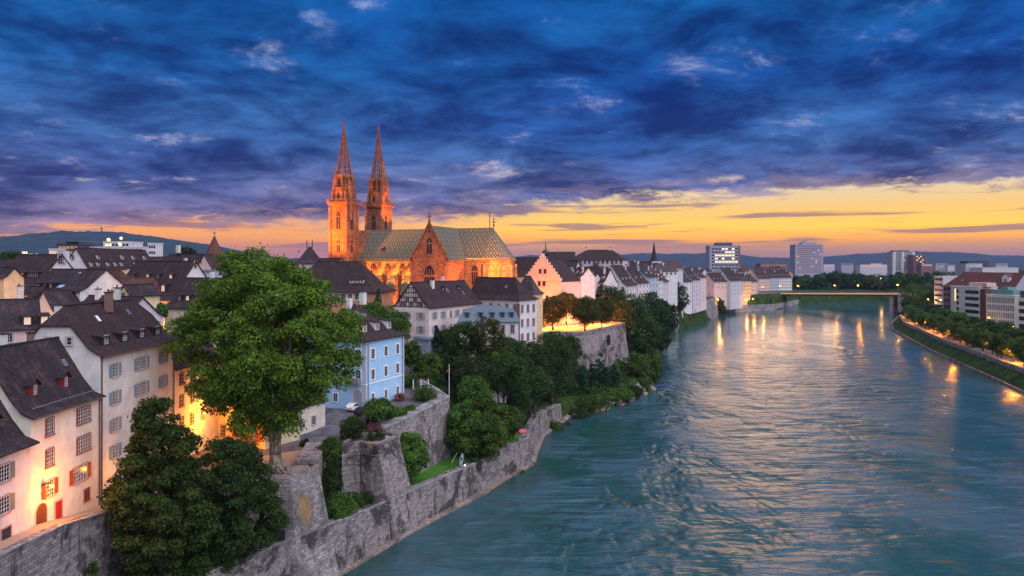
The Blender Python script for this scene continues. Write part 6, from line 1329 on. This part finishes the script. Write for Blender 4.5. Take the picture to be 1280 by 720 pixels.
Bp('dark hedge along the tall bastion terrace', 470, 122.4, 2.2, 1.2, 'leaf_dark', 1800, .12, ry=.9, zg=15.6, rz=.3); Bp('small tuft at the white house steps', 381, 118, .8, 1.2, 'leaf_dark', 900, .12); Bp('ivy patch creeping over the river wall top', 594, 144, 1.4, 2.4, 'leaf_dark', 1800, .14, zg=4.6); Bp('clump hanging from the river wall beside the lawn', 571, 139.3, 1.0, 2.4, 'leaf_dark', 1500, .13, zg=3.6)
Bp('bush under the pink parasol', 650, 158, 1.5, 2.4, 'leaf_dark', 2200, .15); Bp('mossy hanging plant at the left stone wall', 35, 66.5, .8, 2.2, 'leaf_mid', 1500, .11, zg=13.5, ry=.5); Bp('tuft growing from the wall by the dark tree', 116, 78.5, .6, 1.6, 'leaf_dark', 900, .1, zg=11.5, ry=.4); Bp('leafy weed low on the left wall', 8, 64, .9, 1.6, 'leaf_light', 1200, .1, zg=13, ry=.5)
Bp('ivy clump wrapping the blunt end of the river wall', 694, 199, 2.6, 4.4, 'leaf_mid', 3600, .2, name='ivy'); Bp('bush spilling over the end of the river wall', 707, 205, 2.6, 3.8, 'leaf_dark', 2600, .2); 
for i, (px_, D_, r_, h_, mm) in enumerate([(724, 215, 3.4, 5, 'leaf_dark'), (738, 221, 3.6, 5.2, 'leaf_mid'), (753, 225, 3.4, 4.6, 'leaf_mid'), (767, 231, 3.0, 4.2, 'leaf_light'), (781, 238, 3.0, 4.2, 'leaf_mid'), (794, 246, 2.8, 3.8, 'leaf_dark'), (806, 256, 2.4, 3.4, 'leaf_mid')]):
    Bp(f'{ORD[i]} shrub from the left along the rocky shore', px_, D_, r_, h_, mm, 3000, .22)
# slope undergrowth that nobody could count
rng = np.random.RandomState(9); cs = []; rs = []
while len(cs) < 520:
    y = rng.uniform(158, 470); x = rng.uniform(-20, 130); xs_ = float(np.interp(y, [p[1] for p in LB[7:21]], [p[0] for p in LB[7:21]])); dd = xs_-x
    if dd < 3.5 or dd > 30 or inpoly(np.array([x]), np.array([y]), TER)[0] or (y < 200 and dd < 12) or (x < -4 and y > 236 and y < 300): continue
    cs.append((x, y, gz1(x, y)+.4)); rs.append(rng.uniform(1.2, 2.6))
tag(link('undergrowth', leaves_mesh('undergrowth', cs, rs, 62000, .32, 'leaf_dark', 5)), kind='stuff', label='dense dark undergrowth covering the river slope', cat='undergrowth')
cs = []; rs = []
for i in range(900):
    x = rng.uniform(-20, 20)*0+rng.uniform(-23, -8); y = rng.uniform(118, 152); cs.append((x, y, gz1(x, y)))
# right bank trees
Q = [Vector(p_) for p_ in RB[3:12]]
def walk(Q, s_):
    for a, b_ in zip(Q, Q[1:]):
        L_ = (b_-a).length
        if s_ <= L_: return a.lerp(b_, s_/L_)
        s_ -= L_
    return Q[-1]
tot = sum((b_-a).length for a, b_ in zip(Q, Q[1:])); rg = random.Random(8); k = 0
s_ = 22.0
while s_ < tot*.97 and k < 29:
    p_ = walk(off(Q, 12.0), s_); px_ = p_.x/p_.y*FPX+640; r_ = rg.uniform(4.4, 5.6); hz_ = rg.uniform(8.5, 11)
    T(f'{ORD[k]} promenade tree of the front row counted from the near end of the right bank', px_, HY+(CAM_H-(5.2+hz_*.60))*FPX/p_.y, r_*FPX/p_.y, p_.y, hz_*.42*FPX/p_.y, m='leaf_mid' if k % 3 else 'leaf_light', variant=k % 5, n=4600, size=.075, group='promenade trees of the right bank', nl=36, lr=.3); k += 1; s_ += rg.uniform(10.5, 14)
s_ = 30.0; k = 0
while s_ < tot*.95 and k < 26:
    p_ = walk(off(Q, 22), s_); px_ = p_.x/p_.y*FPX+640; r_ = rg.uniform(5, 6.6); hz_ = rg.uniform(10, 13)
    T(f'{ORD[k]} tree of the back row counted from the near end of the right bank', px_, HY+(CAM_H-(5.5+hz_*.58))*FPX/p_.y, r_*FPX/p_.y, p_.y, hz_*.44*FPX/p_.y, m='leaf_dark' if k % 2 else 'leaf_mid', variant=k % 5, n=4600, size=.075, group='back row trees of the right bank', nl=36, lr=.3); k += 1; s_ += rg.uniform(12, 17)
for i, (px_, pc, rp_, D_, hp, mm) in enumerate([(1146, 371, 18, 610, 18, 'leaf_mid'), (1160, 366, 14, 640, 16, 'leaf_teal'), (1136, 380, 9, 622, 10, 'leaf_dark'), (1168, 376, 12, 590, 14, 'leaf_dark')]):
    T(['large willow hanging over the right bridge pier', 'dark willow behind the right bridge head', 'small dark tree at the foot of the right bridge pier', 'dark tree in front of the narrow white block'][i], px_, pc, rp_, D_, hp, m=mm, n=4500, size=.55, nl=40, lr=.3)
k = 0
for i in range(30):
    px_ = 994+i*6.6+rg.uniform(-2, 2); D_ = rg.uniform(905, 960) if px_ < 1120 else rg.uniform(800, 900); rp_ = rg.uniform(7, 11); pc = rg.uniform(348, 356)
    T(f'{ORD[i]} dark tree from the left on the wooded shore beyond the bridge', px_, pc, rp_, D_, rp_*.95, m=['leaf_dark', 'leaf_teal', 'leaf_mid'][i % 3], variant=5+i % 3, n=2000, size=.12, group='trees beyond the bridge')
# far woods
cs = []; rs = []
rng = np.random.RandomState(2)
for i in range(1500):
    D_ = rng.uniform(1050, 2600); px_ = rng.uniform(560, 1500) if i % 4 else rng.uniform(-300, 640); x = (px_-640)/FPX*D_
    cs.append((x, D_, 15+rng.uniform(0, 4))); rs.append(rng.uniform(7, 13))
for i in range(420):
    D_ = rng.uniform(900, 1250); px_ = rng.uniform(840, 1400); cs.append(((px_-640)/FPX*D_, D_, 14+rng.uniform(0, 5))); rs.append(rng.uniform(6, 10))
tag(link('woods', leaves_mesh('woods', cs, rs, 60000, 2.2, 'leaf_dark', 3)), kind='stuff', label='distant dark woods stretching to the hills', cat='woods')

# ------------------------------------------------------------------ small things
def gp(px, py, z): x, y = g(px, py, z); return x, y
# flagpole
x, y = at(569, 150.5); x -= 0; t = thing('flagpole', 'white flagpole with a small red flag in the garden', 'flagpole', (x-1.5, y+3, 17.3)); MB().tube((0, 0, -1), (0, 0, 6.6), .07, .05, 8).obj('pole', 'white_paint', t)
b = MB(); b.add([(-.05, 0, 5.7), (-.05, 0, 5.0), (-.3, .05, 4.95), (-.55, .0, 4.9), (-.5, .02, 5.35), (-.3, -.04, 5.6), (-.05, .03, 5.0), (-.3, .08, 4.95)], [(0, 1, 2, 5), (5, 2, 3, 4)]); b.obj('flag', 'red_paint', t)
# pergola
x, y = at(526, 156); t = thing('pergola', 'white posted garden pergola under leaves right of the blue house', 'pergola', (x, y, 17.4), R(8))
for i in range(3):
    for j in range(2): MB().tube((-1.6+i*1.6-(.6 if i == 0 else 0)*0, j*2.4, 0), (-1.6+i*1.6, j*2.4, 3.0), .11, .11, 8).obj('post', 'white_paint', t)
b = MB(); b.box(-2.2, 2.2, -.08, .08, 3.0, 3.18); b.box(-2.2, 2.2, 2.32, 2.48, 3.0, 3.18)
for i in range(7): b.box(-2.0+i*.66, -1.9+i*.66, -.5, 2.9, 3.181, 3.3)
b.obj('beams', 'timber', t); link('foliage', leaves_mesh('foliage', [(-1.5+i*.8, 1.0+(i % 2), 3.55) for i in range(5)], [.8]*5, 1500, .14, 'leaf_mid', 4), t)
# parasol, lawn things
x, y = g(650, 539, 8); t = thing('parasol', 'pink garden parasol on the grass behind the river wall', 'parasol', (x, y, 5.9)); MB().tube((0, 0, 0), (0, 0, 2.7), .04, .03, 6).obj('pole', 'white_paint', t)
b = MB(); n8 = 8; r_ = 1.45; vs = [(0, 0, 2.75)]+[(r_*math.cos(R(45*i)), r_*math.sin(R(45*i)), 2.2) for i in range(8)]+[(r_*math.cos(R(45*i)), r_*math.sin(R(45*i)), 2.0) for i in range(8)]
b.add(vs, [(0, i+1, (i+1) % 8+1) for i in range(8)]+[(i+1, i+9, (i+1) % 8+9, (i+1) % 8+1) for i in range(8)]); b.obj('canopy', 'pink_cloth', t)
x, y = g(575, 582, 6); t = thing('kayak', 'pale upturned kayak leaning upright on the lawn', 'kayak', (x, y, 5.85)); b = MB(); b.path([(0, 0, 0), (.12, 0, .5), (.28, 0, 1.4), (.42, 0, 2.2), (.5, 0, 2.7)], [.04, .30, .38, .26, .03], 8); b.obj('hull', 'bluegrey', t); MB().tube((.3, -.3, 1.2), (.35, -.3, 1.8), .16, .16, 8).obj('cockpit', 'rubber', t)
x, y = g(568, 578, 6); t = thing('garden_pole', 'white pole leaning on the lawn beside the kayak', 'pole', (x, y, 5.85)); MB().tube((-.6, 0, 0), (.5, .2, 1.9), .05, .04, 6).obj('shaft', 'white_paint', t); MB().ball((.5, .2, 1.92), .07, 0, 6, 4).obj('knob', 'white_paint', t)
x, y = g(581, 585, 6); t = thing('globe_lamp', 'small white globe lamp at the edge of the lawn', 'garden lamp', (x, y, 5.85)); MB().tube((0, 0, 0), (0, 0, .5), .04, .04, 6).obj('post', 'metal_dark', t); MB().ball((0, 0, .66), .20, 0, 10, 7).obj('globe', 'globe_glow', t)
# white long garden tables
for i, (px_, py_) in enumerate([(497, 512), (506, 509)]):
    x, y = g(px_, py_, 17.6); t = thing('garden_table', ['long white garden table left in the garden of the blue house', 'long white garden bench right of the table in the garden'][i], ['table', 'bench'][i], (x, y, gz1(x, y)+.0), R(-20)); h_ = (.75, .45)[i]
    MB().box(-1.6, 1.6, -.4, .4, h_-.05, h_).obj(['tabletop', 'seat'][i], 'white_paint', t)
    for sx_ in (-1.4, 1.4):
        for sy_ in (-.32, .32): MB().box(sx_-.04, sx_+.04, sy_-.04, sy_+.04, 0, h_-.05).obj('leg', 'white_paint', t)
# scooters on the road
def scooter(label, x, y, z, rz, col):
    t = thing('motor_scooter', label, 'scooter', (x, y, z), rz, 'scooters parked on the square')
    b = MB(); b.path([(-.55, 0, .55), (-.2, 0, .62), (.05, 0, .42), (.35, 0, .38), (.55, 0, .75), (.62, 0, .95)], [.16, .24, .16, .12, .17, .10], 8); b.obj('body', col, t, smooth=True)
    for wx in (-.55, .65): w_ = MB().tube((wx, -.06, .24), (wx, .06, .24), .24, .24, 14).obj('wheel', 'rubber', t); MB().tube((wx, -.07, .24), (wx, .07, .24), .12, .12, 10).obj('rim', 'metal_grey', w_)
    MB().box(-.6, -.0, -.14, .14, .78, .86).obj('seat', 'rubber', t); b = MB(); b.tube((.55, -.32, 1.05), (.55, .32, 1.05), .025, .025, 6); b.tube((.58, 0, .8), (.55, 0, 1.05), .03, .03, 6); b.obj('handlebar', 'metal_dark', t); MB().ball((.72, 0, .85), .08, 0, 8, 5).obj('headlight', 'white_paint', t)
for i, (px_, py_, c_) in enumerate([(389, 572, 'red_paint'), (393, 570, 'white_paint'), (398, 569, 'red_paint'), (403, 567, 'white_paint')]):
    x, y = g(px_, py_, 15.6); scooter(['red scooter at the left end of the row on the square', 'white scooter between the two red ones', 'red scooter third in the row by the wall', 'white scooter at the end of the row by the ivy'][i], x, y, 15.66, R(70), c_)
# red and white road sign
x, y = g(321, 585, 15.6); t = thing('road_sign', 'round red and white road signs on a post beside the plane tree', 'road sign', (x, y, 15.6)); MB().tube((0, 0, 0), (0, 0, 3.0), .05, .05, 8).obj('post', 'metal_grey', t)
for z in (2.65, 1.95): o = MB().tube((0, -.06, z), (0, -.09, z), .32, .32, 16).obj('sign_plate', 'red_paint', t); MB().box(-.22, .22, -.10, -.091, z-.05, z+.05).obj('bar', 'white_paint', o)
# parked cars by the blue house
def car(label, x, y, z, rz, col):
    t = thing('parked_car', label, 'car', (x, y, z), rz, 'cars parked before the blue house'); b = MB(); pr_ = [(-2.05, .35), (2.05, .35), (2.1, .75), (1.25, .92), (.55, 1.42), (-1.2, 1.45), (-1.95, .95), (-2.1, .75)]
    b.wallpoly(pr_, -.82, .82, 'x'); b.obj('body', col, t); b = MB(); b.wallpoly([(1.12, .95), (.5, 1.37), (-1.12, 1.39), (-1.7, .98)], -.835, .835, 'x'); b.obj('side_windows', 'glass', t)
    for wx in (-1.3, 1.35):
        for wy in (-.8, .62): w_ = MB().tube((wx, wy, .33), (wx, wy+.2, .33), .33, .33, 14).obj('wheel', 'rubber', t); MB().tube((wx, wy-.01, .33), (wx, wy+.21, .33), .18, .18, 10).obj('rim', 'metal_grey', w_)
    for wy in (-.6, .6): MB().box(2.05, 2.12, wy-.15, wy+.15, .62, .76).obj('headlight', 'white_paint', t); MB().box(-2.12, -2.05, wy-.15, wy+.15, .7, .85).obj('tail_light', 'red_paint', t)
for i, (px_, py_, c_) in enumerate([(445, 515, 'white_paint'), (455, 519, 'black_cloth'), (461, 528, 'metal_dark')]):
    x, y = g(px_, py_, 16.4); car(['white car parked by the arched door of the blue house', 'black car beside the white one below the blue house', 'dark grey car nearest the red flowering bush'][i], x, y, gz1(x, y)+.13, R(60), c_)
# benches around, boat, rocks, fence
x, y = g(826, 482, .3); t = thing('rowing_boat', 'small dark blue boat moored at the tip of the shoreline', 'boat', (x, y, 0), R(15))
b = MB(); st_ = [(-2.4, .55, .55), (-1, .85, .45), (.8, .8, .45), (2.0, .45, .6), (2.6, .03, .8)]; vs = []
for sx_, w_, h_ in st_: vs += [(sx_, -w_, h_), (sx_, -w_*.55, -.15), (sx_, w_*.55, -.15), (sx_, w_, h_)]
fs = []
for i in range(4):
    o_ = i*4
    for k in range(3): fs.append((o_+k, o_+k+4, o_+k+5, o_+k+1))
fs.append((0, 1, 2, 3)); b.add(vs, fs); b.obj('hull', 'boat_blue', t); MB().box(-1.2, -.8, -.7, .7, .25, .32).obj('bench', 'timber', t); MB().box(.5, .9, -.7, .7, .25, .32).obj('bench', 'timber', t)
def rock(label, x, y, z, r, seed, m='path_stone'):
    rg = random.Random(seed); b = MB(); b.ball((0, 0, 0), r, 0, 9, 6, .65); b.v = [(v[0]*rg.uniform(.8, 1.2), v[1]*rg.uniform(.8, 1.2), v[2]*rg.uniform(.75, 1.2)) for v in b.v]; o = b.obj('boulder', m, None, (x, y, z)); return tag(o, label, 'boulder', 'pale boulders along the shore')
k = 0
for (a_, b_) in (((703, 525), (727, 517)),):
    for i in range(9):
        f = i/8; x, y = g(a_[0]+(b_[0]-a_[0])*f, a_[1]+(b_[1]-a_[1])*f-1.5+(i % 2), .2); rock(f'{ORD[i]} pale boulder from the left in the row past the end of the river wall', x, y, .2, .75+.3*(i % 3), 30+i)
x, y = g(813, 487, .4); rock('large pale boulder beside the moored boat', x, y, .5, 2.0, 77, 'stone_pale'); x, y = g(806, 492, .4); rock('smaller rock left of the large pale boulder', x, y, .3, 1.1, 78)
for i, (px_, py_) in enumerate([(788, 501), (776, 506)]): x, y = g(px_, py_, .3); rock(['dark rock under the shoreline shrubs', 'low rock at the left under the shoreline shrubs'][i], x, y, .2, 1.0, 80+i, 'brown_stone')
# path with handrail along the slope
pth = [(8, 176), (14, 192), (19.5, 205), (26, 219), (33, 231), (41, 243), (47, 256)]
pv_ = [Vector(p_) for p_ in pth]; pv_ = off(pv_, -1.5); tag(strip('path', pv_, -.9, .9, .12, 'path_stone'), kind='structure')
t = thing('handrail', 'thin pale handrail following the sloping river path', 'handrail', (pth[0][0], pth[0][1], 0)); b = MB(); b2 = MB(); Q2 = off([Vector(p_) for p_ in pth], 0.2)
for a, c_ in zip(Q2, Q2[1:]):
    za, zc_ = gz1(*a), gz1(*c_); o_ = Vector(pth[0]); n_ = max(1, int((c_-a).length/2.5))
    for k in range(n_):
        p0 = a.lerp(c_, k/n_); p1 = a.lerp(c_, (k+1)/n_); z0, z1 = gz1(*p0), gz1(*p1); b.tube((p0.x-o_.x, p0.y-o_.y, z0+1.35), (p1.x-o_.x, p1.y-o_.y, z1+1.35), .09, .09, 5); b2.tube((p0.x-o_.x, p0.y-o_.y, z0-.3), (p0.x-o_.x, p0.y-o_.y, z0+1.35), .06, .06, 5)
b.obj('rail', 'metal_rail', t); b2.obj('posts', 'metal_grey', t)
pts = [Vector(p_) for p_ in [(2.5, 163), (6, 171), (9, 182), (12.5, 194)]]; Q2 = off(pts, -5.5)
t = thing('hedge_fence', 'dark wooden fence with climbing plants beside the riverside grass', 'fence', (Q2[0].x, Q2[0].y, 0)); b = MB(); o_ = Q2[0]
for a, c_ in zip(Q2, Q2[1:]): 
    for h_ in (.3, .7, 1.1): b.tube((a.x-o_.x, a.y-o_.y, gz1(*a)+h_), (c_.x-o_.x, c_.y-o_.y, gz1(*c_)+h_), .05, .05, 4)
b.obj('rails', 'timber', t); b = MB()
for a in Q2: b.box(a.x-o_.x-.07, a.x-o_.x+.07, a.y-o_.y-.07, a.y-o_.y+.07, gz1(*a)-.3, gz1(*a)+1.25)
b.obj('posts', 'timber', t)
# people: two walkers on the river path
def person(label, x, y, z, rz, shirt, pants, stride=.25):
    J = {'pelvis': (0, 0, .95), 'waist': (0, 0, 1.10), 'chest': (0, .0, 1.35), 'neck': (0, 0, 1.50), 'headb': (0, .01, 1.58), 'headt': (0, .02, 1.72),
         'shl': (-.17, 0, 1.43), 'shr': (.17, 0, 1.43), 'ell': (-.23, -.05, 1.15), 'elr': (.23, .06, 1.15), 'hal': (-.24, .08, .90), 'har': (.24, .20, .92), 'hl': (-.09, 0, .90), 'hr': (.09, 0, .90),
         'kl': (-.10, stride*.5+.04, .50), 'kr': (.10, -stride*.3+.05, .50), 'al': (-.10, stride, .08), 'ar': (.10, -stride-.05, .10), 'tl': (-.10, stride+.16, .04), 'tr': (.10, -stride+.10, .04)}
    rad = {'pelvis': .13, 'waist': .115, 'chest': .145, 'neck': .055, 'headb': .085, 'headt': .085, 'shl': .06, 'shr': .06, 'ell': .042, 'elr': .042, 'hal': .035, 'har': .035, 'hl': .09, 'hr': .09, 'kl': .06, 'kr': .06, 'al': .04, 'ar': .04, 'tl': .035, 'tr': .035}
    E = [('pelvis', 'waist'), ('waist', 'chest'), ('chest', 'neck'), ('neck', 'headb'), ('headb', 'headt'), ('chest', 'shl'), ('chest', 'shr'), ('shl', 'ell'), ('shr', 'elr'), ('ell', 'hal'), ('elr', 'har'), ('pelvis', 'hl'), ('pelvis', 'hr'), ('hl', 'kl'), ('hr', 'kr'), ('kl', 'al'), ('kr', 'ar'), ('al', 'tl'), ('ar', 'tr')]
    ks = list(J); me = bpy.data.meshes.new('person'); me.from_pydata([J[k_] for k_ in ks], [(ks.index(a), ks.index(b_)) for a, b_ in E], [])
    o = link('person', me, None, (x, y, z), rz); o.modifiers.new('skin', 'SKIN')
    if not me.skin_vertices:
        bpy.context.view_layer.objects.active = o; bpy.ops.mesh.customdata_skin_add()
    for i, k_ in enumerate(ks): me.skin_vertices[0].data[i].radius = (rad[k_], rad[k_])
    me.skin_vertices[0].data[0].use_root = True; s2 = o.modifiers.new('sub', 'SUBSURF'); s2.levels = 1; s2.render_levels = 2
    me.materials.append(M['skin']); tag(o, label, 'person')
    b = MB(); b.path([(0, 0, .92), (0, 0, 1.1), (0, 0, 1.35), (0, 0, 1.47)], [.165, .15, .185, .08], 12); b.tube((-.17, 0, 1.45), (-.235, -.05, 1.17), .085, .065, 8); b.tube((.17, 0, 1.45), (.235, .06, 1.17), .085, .065, 8); b.obj('shirt', shirt, o, smooth=True)
    b = MB(); b.path([(0, 0, .86), (0, 0, .97)], [.155, .165], 10)
    for a_, k1, k2 in (('hl', 'kl', 'al'), ('hr', 'kr', 'ar')): b.path([J[a_], J[k1], tuple(np.array(J[k2])+np.array([0, 0, .04]))], [.115, .085, .065], 8)
    b.obj('trousers', pants, o, smooth=True); MB().ball((0, .0, 1.70), .115, 0, 10, 6).obj('hair', 'dark_wood', o)
for i, (px_, D_, c_, l_) in enumerate([(683, 196, 'white_paint', 'walker in a white shirt on the river path'), (692, 200, 'pink', 'walker in a pale pink shirt just ahead on the river path')]):
    x, y = at(px_, D_); xx = float(np.interp(y, [p[1] for p in pth], [p[0] for p in pth]))-1.2; me_ok = True
    person(l_, xx+.5*i, y, gz1(xx, y)+.14, R(-25), c_, 'black_cloth')
# ------------------------------------------------------------------ evening air
hm_ = bpy.data.materials.new('haze'); hm_.use_nodes = True; t_ = hm_.node_tree; t_.nodes.clear(); pv_ = t_.nodes.new('ShaderNodeVolumePrincipled'); mo_ = t_.nodes.new('ShaderNodeOutputMaterial')
pv_.inputs['Color'].default_value = (.30, .38, .80, 1); pv_.inputs['Density'].default_value = 0.50e-4; pv_.inputs['Anisotropy'].default_value = 0.0; t_.links.new(pv_.outputs[0], mo_.inputs['Volume']); M['haze'] = hm_
hb_ = MB(); hb_.box(-9100, 9100, -450, 12100, -6, 236); tag(hb_.obj('haze', 'haze'), kind='stuff')
